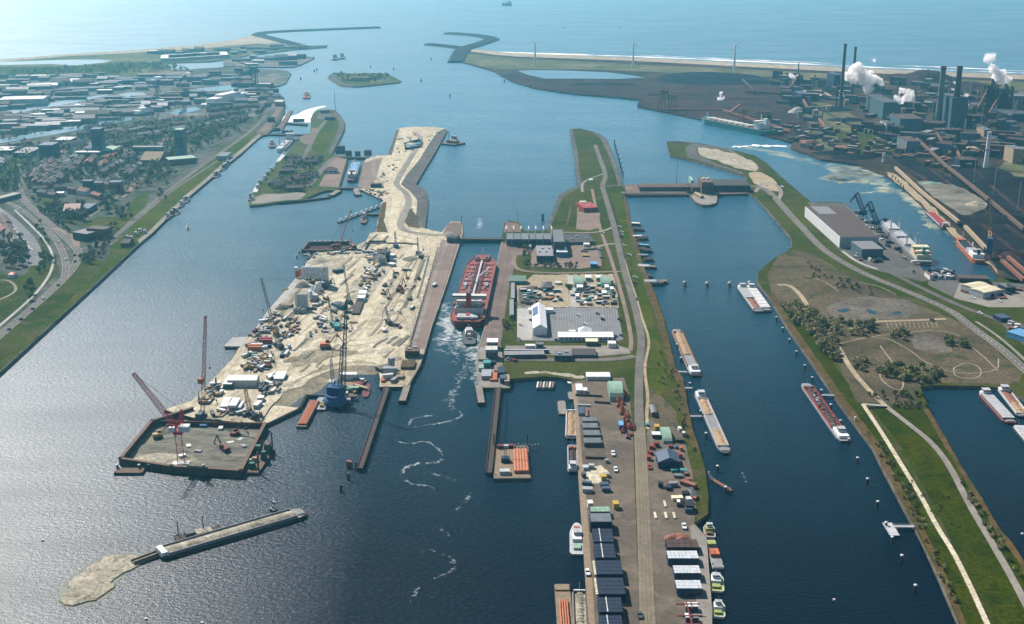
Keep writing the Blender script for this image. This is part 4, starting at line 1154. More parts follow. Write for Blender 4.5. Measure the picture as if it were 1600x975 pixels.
def tree(px, py, look, where, leaf='leaf_green', h=11, z=3.0, cat='tree', low=False, var=None, name=None, key=None, r=None, sx=1.0, group=None, dirn='the left', n=260):
 v = R.randrange(3) if var is None else var
 k = (leaf, low, v, n)
 if k not in TREES:
  TREES[k] = tree_proto(None, leaf, 10, 4.6 if not low else 6.0, n, 5 + v * 7 + len(leaf), low)
  if low: TREES[k].src.name = 'shrub'; TREES[k].src['category'] = 'shrub'
 s = h / 10 * R.uniform(.85, 1.15)
 o = TREES[k].put(G(px, py, z), R.uniform(0, 6.28), None, group or 'trees and shrubs', (s * R.uniform(.9, 1.1) * sx, s * R.uniform(.9, 1.1) * sx, s))
 later(o, look, where, px if key is None else key, dirn=dirn)
 return o
def scatter_px(poly, n, mind=3.0, seed=1):
 rr = random.Random(seed)
 xs, ys = [p[0] for p in poly], [p[1] for p in poly]
 out = []; tries = 0
 while len(out) < n and tries < n * 60:
  tries += 1
  p = (rr.uniform(min(xs), max(xs)), rr.uniform(min(ys), max(ys)))
  if not inside(p, poly): continue
  if any(abs(p[0] - q[0]) < mind and abs(p[1] - q[1]) < mind * .6 for q in out): continue
  out.append(p)
 return out
def wallrun(m, px, z0, h, w=1.0, P=None):
 """upright wall along a pixel path"""
 P = P or [G(x, y, z0 + h) for x, y in px]
 for i in range(len(P) - 1):
  a_, b_ = P[i], P[i + 1]
  d = vec2(a_, b_)
  m.box((a_.x + b_.x) / 2, (a_.y + b_.y) / 2, z0, d.length + w * .98, w, h, math.atan2(d.y, d.x))
def local_wall(name, label, cat, px, z0, h, w, mt, group=None, top=None, part='wall'):
 """wall thing: empty at its first point, one mesh"""
 m = MB(); wallrun(m, px, z0, h, w)
 if top is None:
  o = m.build(name, mt); tag(o, label, cat, group); return o
 t = thing(name, label, cat, (0, 0, 0), 0, group)
 m.build(part, mt, t)
 m = MB()
 P = [G(x, y, z0 + h) for x, y in px]
 for i in range(len(P) - 1):
  a_, b_ = P[i], P[i + 1]; d = vec2(a_, b_)
  m.box((a_.x + b_.x) / 2, (a_.y + b_.y) / 2, z0 + h + .003, d.length + w, w * 1.3, .4, math.atan2(d.y, d.x))
 m.build('capping', top, t)
 return t
# ==== vessels
# the red tanker in the lock chamber
def big_tanker():
 t, L = vessel('tanker_ship', 'large red oil tanker seen from astern, filling the lock chamber', 'tanker', (756, 409), (729, 515), 33, 7.5, 'hull_red', 'deck_red', bowf=.16, sternf=.05, blunt=.18, z0=-1)
 fb = 7.5
 m = MB()
 P = hullpts(L, 33, .16, .05, .18)
 for i in range(len(P)):
  a_, b_ = Vector((*P[i], 0)), Vector((*P[(i + 1) % len(P)], 0)); d = b_ - a_
  m.box((a_.x + b_.x) / 2, (a_.y + b_.y) / 2, fb, d.length, .35, 1.0, math.atan2(d.y, d.x))
 m.build('bulwark', 'orange', t)
 boxpart(t, 'forecastle', 'deck_red', L * .43, 0, fb + .05, L * .08, 17, 2.6, taper=.9)
 boxpart(t, 'waterline_band', 'dark_red', 0, 0, -.2, .1, .1, .1)
 m = MB()
 for y in (-5, -3.6, 3.2, 4.8): m.bar((-L * .2, y, fb + 1.2), (L * .36, y, fb + 1.2), .4, 6)
 m.build('cargo_pipe', 'dark_red', t)
 m = MB(); m.box(L * .1, 0, fb + 2.2, L * .56, 1.8, .3)
 for k in range(16): m.box(-L * .17 + k * L * .034, 0, fb, .5, 1.4, 2.2)
 m.build('catwalk', 'light_grey', t)
 for k in range(9):
  x = -L * .2 + k * L * .066
  boxpart(t, 'deck_beam', 'dark_red', x, 0, fb + .04, 1.0, 28, .8)
 for x, y in ((-.14, -9), (-.14, 9), (-.04, -10), (-.04, 10), (.07, -10), (.07, 10), (.17, -9), (.17, 9), (.26, -8), (.26, 8)):
  q = MB(); q.lathe(L * x, y, [(1.6, fb), (1.6, fb + 1.4), (.6, fb + 1.8)], 10); q.build('hatch', 'light_grey', t)
 for y, s in ((-3, -1), (4, 1)):
  q = MB(); q.bar((L * .03, y, fb), (L * .03, y, fb + 9), .9, 8); o = q.build('deck_crane', 'off_white', t)
  q = MB(); q.bar((L * .03, y, fb + 8.6), (L * (.14 if s < 0 else -.06), y + s * (9 if s < 0 else 6), fb + 10), .6, 5); q.build('jib', 'white', o)
 for s in (-1, 1):
  boxpart(t, 'manifold', 'steel', 0, s * 11, fb, 12, 3.5, 2.0)
 x = -L * .36
 a_ = boxpart(t, 'superstructure', 'off_white', x, 0, fb, 19, 27, 6)
 boxpart(a_, 'upper_deckhouse', 'off_white', x + 2, 0, fb + 6.003, 14, 24, 6)
 boxpart(a_, 'bridge', 'off_white', x + 5, 0, fb + 12.006, 7, 33, 3.2)
 boxpart(a_, 'window_band', 'glass', x + 5, 0, fb + 13.6, 7.2, 33.2, 1.0)
 for s in (-1, 1):
  boxpart(a_, 'lifeboat', 'orange', x - 1, s * 14.2, fb + 6.2, 8, 2.6, 2.6, taper=.7)
  for k in range(3): boxpart(a_, 'deck_level', 'roof_grey', x - 7, s * 8.5, fb + 2.0 + 2.6 * k, 4, 9, .3)
 f = boxpart(t, 'funnel', 'red', x - 7, 0, fb + 6.01, 6, 5, 13, taper=.85)
 boxpart(f, 'funnel_top', 'black', x - 7, 0, fb + 19.02, 5, 4.2, 1.5)
 boxpart(t, 'poop_deck_house', 'light_grey', -L * .445, 0, fb, 12, 20, 2.4)
 boxpart(t, 'stern_stripe', 'red', -L * .43, 0, fb + 2.41, 9, 3.6, .5)
 for y in (-5, 5):
  boxpart(t, 'winch', 'dark_grey', -L * .475, y, fb + .03, 3, 3, 1.6)
  boxpart(t, 'winch', 'dark_grey', L * .41, y, fb + 2.7, 3, 3, 1.4)
 q = MB(); q.bar((x + 5, 0, fb + 15), (x + 5, 0, fb + 24), .5, 6); q.bar((x + 5, -4, fb + 20), (x + 5, 4, fb + 20), .25, 4); q.build('radar_mast', 'white', t)
 q = MB(); q.bar((L * .44, 0, fb + 2), (L * .44, 0, fb + 13), .4, 6); q.build('foremast', 'white', t)
 bpy.data.objects.remove([o for o in COL.objects if o.name.startswith('waterline_band')][0])
 return t
big_tanker()
def tug(label, bow, stern, W, hm='black', dm='dark_grey', hs='white', fun='dark_red', group=None, k=1.0, mast=True):
 t, L = vessel('tugboat', label, 'tugboat', bow, stern, W, 2.0 * k, hm, dm, group, bowf=.3, sternf=.1, blunt=.25)
 fb = 2 * k
 boxpart(t, 'deckhouse', hs, L * .1, 0, fb, L * .32, W * .6, 2.2 * k)
 wheelhouse(t, L * .12, fb + 2.2 * k, W * .42, L * .16, 2.2 * k)
 for s in (-1, 1): boxpart(t, 'funnel', fun, -L * .06, s * W * .2, fb + 2.2 * k, L * .05, W * .13, 2.6 * k)
 boxpart(t, 'winch', 'dark_grey', L * .34, 0, fb, L * .06, W * .3, 1.0 * k)
 boxpart(t, 'tow_winch', 'dark_grey', -L * .2, 0, fb, L * .08, W * .3, 1.2 * k)
 if mast:
  q = MB(); q.bar((L * .12, 0, fb + 4 * k), (L * .12, 0, fb + 9 * k), .2 * k, 5); q.bar((L * .12, -1.4 * k, fb + 7 * k), (L * .12, 1.4 * k, fb + 7 * k), .12, 4); q.build('mast', 'white', t)
 return t
tug('black and white tug pushing close behind the stern of the red tanker', (732, 514), (734, 541), 12)
tug('dark tug with pale wheelhouse alongside the bow of the red tanker', (759, 411), (771, 415), 9)
tug('red and white tug heading out past the small locks to the sea', (479, 147), (479, 155), 17, 'dark_red', 'red', 'white', 'red', k=1.7)
tug('far dark tug left of the pair leaving the harbour', (524, 91), (523, 94.5), 20, 'navy', 'grey', 'light_grey', 'dark_grey', k=2.2)
tug('far dark tug right of the pair leaving the harbour', (535, 89), (534, 92.8), 20, 'navy', 'grey', 'light_grey', 'dark_grey', k=2.2)
tug('small dark tug afloat below the old small locks beside a white ship', (424, 224), (425, 232), 12, 'navy', 'brown', 'off_white', 'brown', k=1.5)
# ship in the middle lock
def lock_ship():
 t, L = vessel('cargo_ship', 'red hulled cargo ship with white deckhouse inside the smaller lock', 'cargo ship', (557, 257), (549, 286), 15, 5, 'hull_red', 'grey', bowf=.2, blunt=.15)
 boxpart(t, 'hull_topsides', 'steel', 0, 0, 5.02, L * .8, 14, 1.6)
 boxpart(t, 'superstructure', 'off_white', -L * .33, 0, 6.6, L * .2, 12, 5)
 wheelhouse(t, -L * .3, 11.6, 9, 5, 2.6)
 boxpart(t, 'funnel', 'orange', -L * .42, 0, 11.6, 3, 3, 4)
 boxpart(t, 'hatch_cover', 'sky_blue', L * .08, 0, 6.61, L * .5, 10, 1.2)
 for k in (-.08, .2):
  q = MB(); q.bar((L * k, 4, 6), (L * k, 4, 14), .6, 6); q.bar((L * k, 4, 13), (L * k + 10, 0, 15), .4, 5); q.build('deck_crane', 'white', t)
 q = MB(); q.bar((L * .4, 0, 6), (L * .4, 0, 15), .3, 5); q.build('mast', 'white', t)
lock_ship()
# green bulk carrier at the ore quay
def bulk_carrier():
 t, L = vessel('bulk_carrier', 'long turquoise bulk carrier with white superstructure moored at the ore quay', 'bulk carrier', (1100, 192), (1204, 213), 33, 11, 'teal', 'brown', bowf=.1, blunt=.3, z0=-1)
 fb = 11
 for k in range(8):
  x = L * .38 - k * L * .082
  boxpart(t, 'hatch_cover', 'off_white', x, 0, fb + .05, L * .05, 19, 2.6)
  if k % 2: boxpart(t, 'hatch_side', 'roof_red', x - L * .036, 6, fb + .05, L * .02, 8, 2.0)
 boxpart(t, 'superstructure', 'white', -L * .37, 0, fb, 14, 26, 12)
 b = boxpart(t, 'bridge', 'white', -L * .355, 0, fb + 12.01, 8, 32, 3)
 boxpart(b, 'window_band', 'glass', -L * .355, 0, fb + 13.4, 8.2, 32.2, 1)
 boxpart(t, 'funnel', 'white', -L * .42, 0, fb + 8, 8, 7, 12, taper=.85)
 q = MB(); q.bar((-L * .355, 0, fb + 15), (-L * .355, 0, fb + 28), .8, 6); q.build('radar_mast', 'white', t)
 q = MB(); q.bar((L * .45, 0, fb), (L * .45, 0, fb + 12), .5, 5); q.build('foremast', 'white', t)
 boxpart(t, 'forecastle', 'teal', L * .455, 0, fb + .04, L * .05, 14, 2.5)
bulk_carrier()
# freighters in the basin by the big shed
def freighter(label, bow, stern, W, hm='steel', covers='roof_pale', hs='cream', derr='off_white', fb=5, fun='teal', cranes=2):
 t, L = vessel('freighter', label, 'cargo ship', bow, stern, W, fb, hm, 'grey', bowf=.12, blunt=.25, z0=-1)
 boxpart(t, 'forecastle', hm, L * .43, 0, fb + .02, L * .09, W * .6, 2.2)
 boxpart(t, 'superstructure', hs, -L * .38, 0, fb, L * .15, W * .85, 5)
 u = boxpart(t, 'upper_deckhouse', hs, -L * .37, 0, fb + 5.01, L * .11, W * .75, 3)
 b = boxpart(u, 'bridge', hs, -L * .355, 0, fb + 8.02, L * .06, W * .95, 2.8)
 boxpart(b, 'window_band', 'glass', -L * .355, 0, fb + 9.2, L * .06 + .2, W * .95 + .2, .9)
 f = boxpart(t, 'funnel', fun, -L * .43, 0, fb + 5.01, 4, 4, 8, taper=.85)
 boxpart(f, 'funnel_top', 'white', -L * .43, 0, fb + 9, 4.1, 4.1, 1.2)
 for s in (-1, 1): boxpart(t, 'lifeboat', 'orange', -L * .42, s * W * .44, fb + 5.1, 6, 2, 2, taper=.7)
 n = 3
 for k in range(n):
  boxpart(t, 'hatch_cover', covers, L * .33 - k * L * .2, 0, fb + .02, L * .15, W * .7, 2.4)
 for k in range(cranes):
  x = L * .23 - k * L * .2 * (2 if cranes < 3 else 1)
  q = MB()
  for s in (-1, 1): q.bar((x, s * W * .3, fb), (x, s * W * .3, fb + 17), .7, 6)
  q.bar((x, -W * .3, fb + 13), (x, W * .3, fb + 13), .6, 5)
  q.bar((x, -W * .3, fb + 2), (x + 12, -W * .3, fb + 11), .35, 5); q.bar((x, W * .3, fb + 2), (x + 12, W * .3, fb + 11), .35, 5)
  q.build('cargo_derrick', derr, t)
 q = MB(); q.bar((-L * .33, 0, fb + 10), (-L * .33, 0, fb + 18), .3, 5); q.bar((-L * .33, -3, fb + 15), (-L * .33, 3, fb + 15), .2, 4); q.build('radar_mast', hs, t)
 return t
freighter('pale grey freighter with cream superstructure and teal funnel, berthed by the big shed', (1383, 352), (1446, 415), 19, hm='steel', covers='light_grey')
# orange freighter on the far quay
def orange_freighter():
 t, L = vessel('freighter', 'bright orange freighter with white deckhouse moored below the blue quay crane', 'cargo ship', (1499, 379), (1531, 413), 15, 5, 'orange', 'grey', bowf=.14, blunt=.25, z0=-1)
 boxpart(t, 'forecastle', 'orange', L * .42, 0, 5.02, L * .1, 9, 2)
 boxpart(t, 'hold', 'black', L * .17, 0, 5.03, L * .3, 9.6, .9)
 boxpart(t, 'hatch_cover', 'light_grey', -L * .1, 0, 5.03, L * .14, 10, 2.6)
 boxpart(t, 'deckhouse', 'white', -L * .32, 0, 5, L * .2, 13, 4.4)
 wheelhouse(t, -L * .3, 9.4, 9, 6, 2.8)
 boxpart(t, 'funnel', 'navy', -L * .4, 0, 9.4, 3, 3, 5)
 q = MB(); q.bar((L * .36, 0, 5), (L * .36, 0, 17), .35, 6); q.build('foremast', 'white', t)
 q = MB(); q.bar((-L * .24, 3, 9), (-L * .24, 3, 16), .5, 6); q.bar((-L * .24, 3, 15), (-L * .1, 0, 16), .3, 5); q.build('deck_crane', 'white', t)
orange_freighter()
inland_barge('red barge with bright red hold covers at the steelworks quay', (1451, 334), (1479, 360), 12, 2.5, 'navy', 'light_grey', 'cover_red', house=.18, housem='dark_red')
# inland barges in the right channel
inland_barge('pale barge with sliding grey covers, left of the pair in mid channel', (1187, 490), (1158, 450), 11.4, 1.6, 'dark_grey', 'off_white', ['cover', 'rust'], splits=2, house=.1)
inland_barge('pale barge with white covers, right of the pair in mid channel', (1199, 489), (1172, 451), 11.4, 1.8, 'navy', 'off_white', 'cover_white', house=.1)
inland_barge('dark barge with brown open holds moored to posts under the green bank', (1056, 517), (1088, 590), 11.4, 2.0, 'dark_brown', 'rust', ['empty', 'hold_sand', 'hold_sand'], splits=3, house=.17)
inland_barge('slim grey barge with two brown holds and white bow cabin, below the brown one', (1134, 711), (1092, 616), 10, 1.7, 'dark_grey', 'light_grey', ['hold_sand', 'empty', 'hold_sand'], splits=3, house=.14)
inland_barge('scrap barge with red inner hold and white wheelhouse nearest the right bank', (1258, 602), (1321, 692), 10.5, 1.8, 'steel', 'red', ['scrap' if False else 'dark_brown'], house=.2, scrap=True)
inland_barge('red sided barge with grey covers and white cabin in the right hand basin', (1580, 664), (1537, 617), 11, 1.8, 'dark_red', 'rust', ['cover', 'cover'], splits=2, house=.09)
inland_barge('second barge with brown holds and white cabin inside the right hand basin', (1600, 655), (1566, 611), 11, 1.8, 'navy', 'off_white', ['rust', 'hold_sand'], splits=2, house=.14)
inland_barge('white barge cut by the right edge of the picture', (1589, 668), (1622, 708), 9, 1.8, 'dark_grey', 'white', 'cover', house=.14)
# at the yard quay
inland_barge('white rimmed hopper barge with sandy hold along the yard quay', (893, 644), (892, 688), 9.5, 1.6, 'black', 'off_white', 'hold_sand', house=.03, aft=False)
tq = inland_barge('narrow work barge with orange gear and white cabin along the yard quay', (894, 698), (895, 741), 8, 1.5, 'navy', 'light_grey', 'dark_brown', house=.2)
for s in (-1, 1): boxpart(tq, 'orange_bin', 'orange', 15, s * 1.6, 2.0, 3, 2, 2)
def pontoon(label, px4, h=1.6, m='concrete', name='pontoon', side='dark_grey', cat='pontoon', group=None):
 c, L, W, rz = rect(px4, h)
 t = thing(name, label, cat, (c.x, c.y, 0), rz, group)
 boxpart(t, 'pontoon_hull', side, 0, 0, -.6, L, W, h + .55)
 boxpart(t, 'deck', m, 0, 0, h, L * .985, W * .97, .12)
 for i in range(4):
  q = MB(); q.lathe(L * .45 * (-1 if i % 2 else 1), W * .4 * (-1 if i > 1 else 1), [(.3, h), (.3, h + .7), (.45, h + .9)], 8); q.build('bollard', 'black', t)
 return t, L, W
pontoon('grey slatted pontoon left of the hopper barge by the yard', [(873, 626), (887, 626), (882, 647), (870, 647)], 1.4)
pontoon('small grey pontoon against the top of the yard quay', [(888, 612), (896, 612), (896, 624), (887, 624)], 1.4)
pontoon('white work raft at the inner corner of the yard basin', [(884, 594), (894, 594), (895, 599), (888, 599)], 1.0, 'white')
pontoon('rust brown pontoon with a white post on each end in the channel', [(1119, 746), (1124, 745), (1137, 768), (1131, 770)], 1.2, 'rust')
# tubes floating in the yard basin
t, L, W = pontoon('raft of pale concrete tubes floating in the yard basin', [(839, 599), (867, 599), (866, 608), (837, 608)], 1.0, 'dark_grey')
for k in range(6):
 q = MB(); x = -L / 2 + L * (k + .5) / 6
 q.bar((x - .6, -W / 2, 1.9), (x + .6, W / 2, 1.9), .95, 8); q.build('tube', 'off_white' if k % 2 == 0 else 'timber', t)
# bottom-left edge barge with pipes
def pipe_barge(label, px4, n, along='x', m='pipe_orange', hullm='dark_grey', L0=.9, h=2.0, r=None, part='pipe'):
 t, L, W = pontoon(label, px4, h, 'timber', 'pipe_barge', hullm, 'barge')
 r = r or W * .9 / n / 2
 for k in range(n):
  q = MB(); y = -W * .45 + W * .9 * (k + .5) / n
  q.bar((-L * L0 / 2, y, h + r + .1), (L * L0 / 2, y, h + r + .1), r * .96, 10); q.build(part, m, t)
 return t, L, W
pipe_barge('flat barge loaded with long orange piles beside the blue crane barge', [(500, 626), (485, 627), (462, 664), (477, 668)][0:1] + [(479, 668), (463, 665), (486, 626)], 5)
t, L, W = pontoon('work barge with orange piles and a dark crane in the yard basin', [(772, 696), (828, 696), (827, 747), (770, 748)], 2.0, 'timber', 'crane_barge', 'dark_grey', 'barge')
for k in range(5):
 q = MB(); x = L * .06 + L * .40 * (k + .5) / 5
 q.bar((x, -W * .36, 3.3), (x, W * .3, 3.3), 1.25, 10); q.build('pipe', 'pipe_orange', t)
boxpart(t, 'crane_base', 'navy', -L * .17, 0, 2.1, 6, 5, 3.2)
boxpart(t, 'site_cabin', 'light_grey', -L * .2, -W * .36, 2.1, 7, 5, 2.6)
boxpart(t, 'generator', 'dark_red', -L * .3, W * .42, 2.1, 5, 3, 2.2); boxpart(t, 'generator', 'white', -L * .12, W * .43, 2.1, 4, 3, 2.0); boxpart(t, 'generator', 'dark_red', 0, W * .43, 2.1, 4, 3, 2.4)
q = MB(); q.lattice((-L * .17, 0, 5), (-L * .11, W * .4, 38), 1.5, .8, .13); q.build('boom', 'dark_grey', t)
q = MB()
for k in range(9): q.box(L * .03 + k * 2.4, W * .44, 2.12, .9, .9, 1.6 + (k % 3) * .5)
q.build('rigging_gear', 'steel', t)
for sx in (-1, 1):
 q = MB(); q.bar((sx * L * .48, W * .47, -5), (sx * L * .48, W * .47, 12), .5, 8); q.build('spud_pile', 'dark_grey', t)
# bottom edge barges
t, L, W = pipe_barge('grey barge carrying two rows of orange piles at the bottom edge', [(870, 913), (892, 913), (897, 1010), (868, 1010)], 4, h=1.8)
t0 = t
# pipe barge axis: rebuild along its length
for o in [o for o in COL.objects if o.parent == t0 and o.name.startswith('pipe')]: bpy.data.objects.remove(o)
for k in (-1.5, -.5, .5, 1.5):
 q = MB(); q.bar((k * L * .15, -W * .46, 3.0), (k * L * .15, W * .2, 3.0), L * .062, 10); q.build('pipe', 'pipe_orange', t0)
boxpart(t0, 'end_platform', 'timber', 0, W * .43, 1.95, L * .9, W * .1, .8)
inland_barge('dark hopper barge with sand squeezed between the pile barge and quay', (905, 925), (909, 1010), 9, 1.8, 'dark_brown', 'brown', 'dredged_sand', house=.02, aft=False)
# survey ship and small service boats
def service_boat(label, bow, stern, W, hm='white', dm='light_grey', cab='white', accent='lime', tank=None):
 t, L = vessel('service_boat', label, 'boat', bow, stern, W, 1.5, hm, dm, bowf=.32, sternf=.06, blunt=.15)
 boxpart(t, 'cabin', cab, L * .02, 0, 1.5, L * .3, W * .62, 2.0)
 wheelhouse(t, L * .06, 3.5, W * .45, L * .13, 1.8)
 boxpart(t, 'foredeck_mat', accent, L * .3, 0, 1.55, L * .14, W * .4, .3)
 boxpart(t, 'aft_gear', tank or accent, -L * .3, 0, 1.55, L * .16, W * .5, 1.2)
 q = MB(); q.bar((L * .04, 0, 5), (L * .04, 0, 8.5), .12, 4); q.build('mast', 'white', t)
service_boat('white patrol ship with a red stripe moored left of the yard quay', (901, 820), (902, 869), 9, 'off_white', 'light_grey', 'white', 'red', 'pale_green')
service_boat('white service boat with lime cabin roof, uppermost along the white quay', (1107, 821), (1109, 842), 7, 'white', 'timber', 'lime', 'lime', 'brown')
service_boat('lime and white pilot boat third from the top along the white quay', (1118, 897), (1119, 927), 9, 'off_white', 'lime', 'white', 'lime', 'lime')
service_boat('lime decked white boat lowest along the white quay', (1122, 941), (1122, 967), 7.5, 'white', 'lime', 'white', 'lime', 'lime')
t, L, W = pontoon('grey work pontoon with a lime hut and orange tanks by the white quay', [(1107, 847), (1124, 847), (1126, 886), (1108, 886)], 1.5, 'grey', side='off_white')
boxpart(t, 'hut', 'lime', 0, W * .38, 1.7, L * .75, W * .16, 2.0)
for s in (-1, 1): boxpart(t, 'tank', 'orange', s * L * .22, 0, 1.7, L * .36, W * .24, 2.0)
# sand suction barge and pusher by the spoil bank
inland_barge('long hopper barge heaped with pale sand beside the dredged bank', (478, 802), (247, 870), 15, 2.2, 'dark_brown', 'grey', 'dredged_sand', house=.05)
t, L, W = pontoon('dark dredging pontoon with masts and stacked gear behind the sand barge', [(273, 836), (345, 820), (349, 829), (276, 846)], 2.4, 'dark_brown', 'dredger', 'black', 'dredger')
boxpart(t, 'machine_house', 'dark_grey', -L * .2, 0, 2.5, L * .2, W * .7, 2.5)
boxpart(t, 'sand_box', 'dredged_sand', L * .1, 0, 2.5, L * .34, W * .75, 1.2)
for x in (-.42, .12):
 q = MB(); q.bar((L * x, W * .3, 0), (L * x, W * .3, 12), .35, 6); q.build('spud_pile', 'dark_grey', t)
t, L, W = pontoon('floating sand chute bridging the barge and the dredged bank', [(206, 876), (246, 862), (248, 866), (208, 881)], 1.6, 'dredged_sand', 'sand_chute', 'timber', 'chute')
for s in (-1, 1): boxpart(t, 'rail', 'timber', 0, s * W * .48, 1.7, L, .25, 1.0)
q = tug('white pusher boat with mast at the far end of the sand barge', (432, 797), (424, 800), 6, 'black', 'grey', 'white', 'dark_grey')
# moored craft elsewhere
tug('tug with red gear lying by the long sand tip of the peninsula', (717, 222), (701, 225), 12, 'dark_grey', 'brown', 'brown', 'brown', k=1.9)
t, L, W = pontoon('dredger barge linked to the peninsula by a floating pipe', [(697, 221), (713, 219), (719, 224), (699, 229)], 3, 'brown', 'dredger', 'navy', 'dredger')
q = MB(); q.lattice((-L * .3, 0, 3), (-L * .3, 0, 26), 1.6, 1.0, .2); q.build('spud_mast', 'dark_grey', t)
boxpart(t, 'deckhouse', 'timber', 0, 0, 3.1, L * .35, W * .6, 5)
q = MB(); P = [G(x, y, .5) for x, y in ((697, 222), (688, 220.5), (680, 220))]
for i in range(2): q.bar(P[i], P[i + 1], .8, 6)
tag(q.build('floating_pipe', 'dark_grey'), 'dark floating pipe between the dredger barge and the peninsula', 'pipe')
for k, (b, s, lab) in enumerate([((398, 305), (403, 294), 'white hulled barge tied under the left tip of the small lock island'),
         ((433, 257), (445, 243), 'long white barge along the left bank of the small lock island')]):
 inland_barge(lab, b, s, 8, 1.8, 'teal' if k == 0 else 'dark_grey', 'white', 'cover_white', house=.12)
for k, (x, y) in enumerate([(406, 290), (414, 283), (418, 276), (424, 270), (392, 311), (395, 316), (402, 298)]):
 o = tug(None, (x + 1.5, y - 4), (x - 1.5, y + 4), 6, R.choice(['navy', 'dark_grey', 'dark_brown']), 'brown', R.choice(['off_white', 'brown', 'light_grey']), 'dark_grey', k=1.2)
 later(o, 'dark fishing boat', 'along the left shore of the small lock island', x, 'fishing boats along the small lock island')
freighter('white research ship with pale decks below the old locks', (436, 239), (456, 219), 15, hm='off_white', covers='light_grey', hs='white', cranes=1, fun='navy')
# barge with nine pale tubes and dark workboat near the peninsula
t, L, W = pontoon('dark raft carrying a row of white drums in the inner basin', [(570, 317), (573, 317), (562, 351), (556, 350)], 1.6, 'dark_grey')
ax = 'x' if L > W else 'y'
for k in range(9):
 q = MB(); u = (k + .5) / 9 - .5
 q.lathe(u * L if L > W else 0, u * W if W >= L else 0, [(2.1, 1.7), (2.1, 4.2), (1.2, 4.8)], 10); q.build('drum', 'white', t)
tug('dark workboat beside the raft of white drums', (569, 337), (568, 351), 8, 'navy', 'brown', 'light_grey', 'brown', k=1.3)
service_boat('tiny motorboat trailing a wake on the left water', (293, 354), (294, 360), 4, 'white', 'brown', 'white', 'brown')
# boats along the town shore
for k, (x, y, col) in enumerate([(199, 378, 'navy'), (205, 379, 'dark_grey'), (212, 372, 'white'), (218, 367, 'off_white'), (226, 369, 'dark_grey'), (262, 342, 'navy'), (268, 337, 'dark_grey'), (272, 333, 'light_grey'),
         (276, 334, 'white'), (283, 322, 'off_white'), (288, 316, 'white'), (292, 315, 'dark_grey'), (336, 276, 'navy'), (340, 275, 'light_grey'), (349, 264, 'off_white'), (352, 262, 'navy'), (355, 258, 'light_grey')]):
 L = 9 if k % 3 else 14
 t = tug(None, (x + 3.2, y - 3.2), (x - 3.2, y + 3.2), 6.5, col, R.choice(['brown', 'light_grey', 'timber']), R.choice(['white', 'off_white', 'brown']), 'dark_grey', k=1.1, mast=k % 2 == 0)
 later(t, {'navy': 'dark blue', 'dark_grey': 'dark grey', 'white': 'white', 'off_white': 'cream', 'light_grey': 'pale grey'}[col] + ' cabin boat moored', 'along the town waterside', x, 'boats moored along the town shore')
# sunken hull near crane barge
t, L = vessel('rusty_hull', 'empty rust brown hull drifting right of the blue crane barge', 'boat', (574, 600), (571, 622), 6, 1.2, 'dark_brown', 'dark_red', bowf=.25, sternf=.2, blunt=.1)
# moored ferry and small ships in far harbour
for k, (b, s, W, hm, lab) in enumerate([((318, 170), (382, 156), 30, 'white', 'big pale ferry with stacked decks in the far town harbour'), ((231, 133), (262, 130), 24, 'navy', 'long dark ship at the far harbour quay'),
          ((207, 184), (238, 180), 22, 'works_blue', 'blue grey ship berthed at the end of the canal')]):
 t, L = vessel('ferry' if k == 0 else 'harbour_ship', lab, 'ship', b, s, W, 9, hm, 'light_grey', bowf=.12)
 boxpart(t, 'superstructure', 'white' if k != 1 else 'sky_blue', -L * .05, 0, 9.1, L * .75, W * .85, 9 if k == 0 else 4)
 boxpart(t, 'upper_deckhouse', 'white', -L * .1, 0, 18.2 if k == 0 else 13.2, L * .45, W * .7, 5)
 boxpart(t, 'funnel', 'navy', -L * .3, 0, 18.2 if k == 0 else 13.2, 10, 7, 10)
freighter('tiny far cargo ship on the horizon sea', (786, 8.5), (797, 9), 34, hm='navy', covers='grey', fb=12, cranes=1)
# ==== locks, gates, dams
def gate(label, px, z0, h, w, m='slate_blue', rail='brown', name='lock_gate'):
 t = thing(name, label, 'lock gate', (0, 0, 0))
 q = MB(); wallrun(q, px, z0, h, w); q.build('gate_leaf', m, t)
 P = [G(x, y, z0 + h) for x, y in px]
 q = MB()
 for s in (-1, 1):
  for i in range(len(P) - 1):
   d = vec2(P[i], P[i + 1]); n = Vector((-d.y, d.x, 0)).normalized() * s * w * .45
   q.bar(P[i] + n + Vector((0, 0, 1.1)), P[i + 1] + n + Vector((0, 0, 1.1)), .09, 4)
   k = max(2, int(d.length / 4))
   for j in range(k + 1):
    p = P[i].lerp(P[i + 1], j / k) + n; q.bar(p, p + Vector((0, 0, 1.1)), .06, 4)
 q.build('railing', rail, t)
 q = MB()
 for i in range(len(P) - 1):
  d = vec2(P[i], P[i + 1]); q.box((P[i].x + P[i + 1].x) / 2, (P[i].y + P[i + 1].y) / 2, z0 + h + .005, d.length, w * .8, .15, math.atan2(d.y, d.x))
 q.build('walkway', 'roof_brown', t)
 return t
gate('dark steel lock gate closing the far end of the tanker lock', [(718, 372.5), (784, 373)], -2, 6.6, 7, 'navy')
gate('dark lower gate of the smaller lock behind the red cargo ship', [(529, 293), (562, 293.5)], -2, 5.4, 7, 'navy')
gate('dark upper gate bridge of the smaller lock', [(541, 245), (572, 245.5)], -2, 6, 9, 'navy')
gate('dark old lock bridge crossing below the white water', [(418, 190), (477, 194)], -2, 5.5, 8, 'navy')
gate('dark weir wall joining the old locks to the small lock island', [(400, 209), (440, 210), (478, 210)], -2, 5, 7, 'dark_steel')
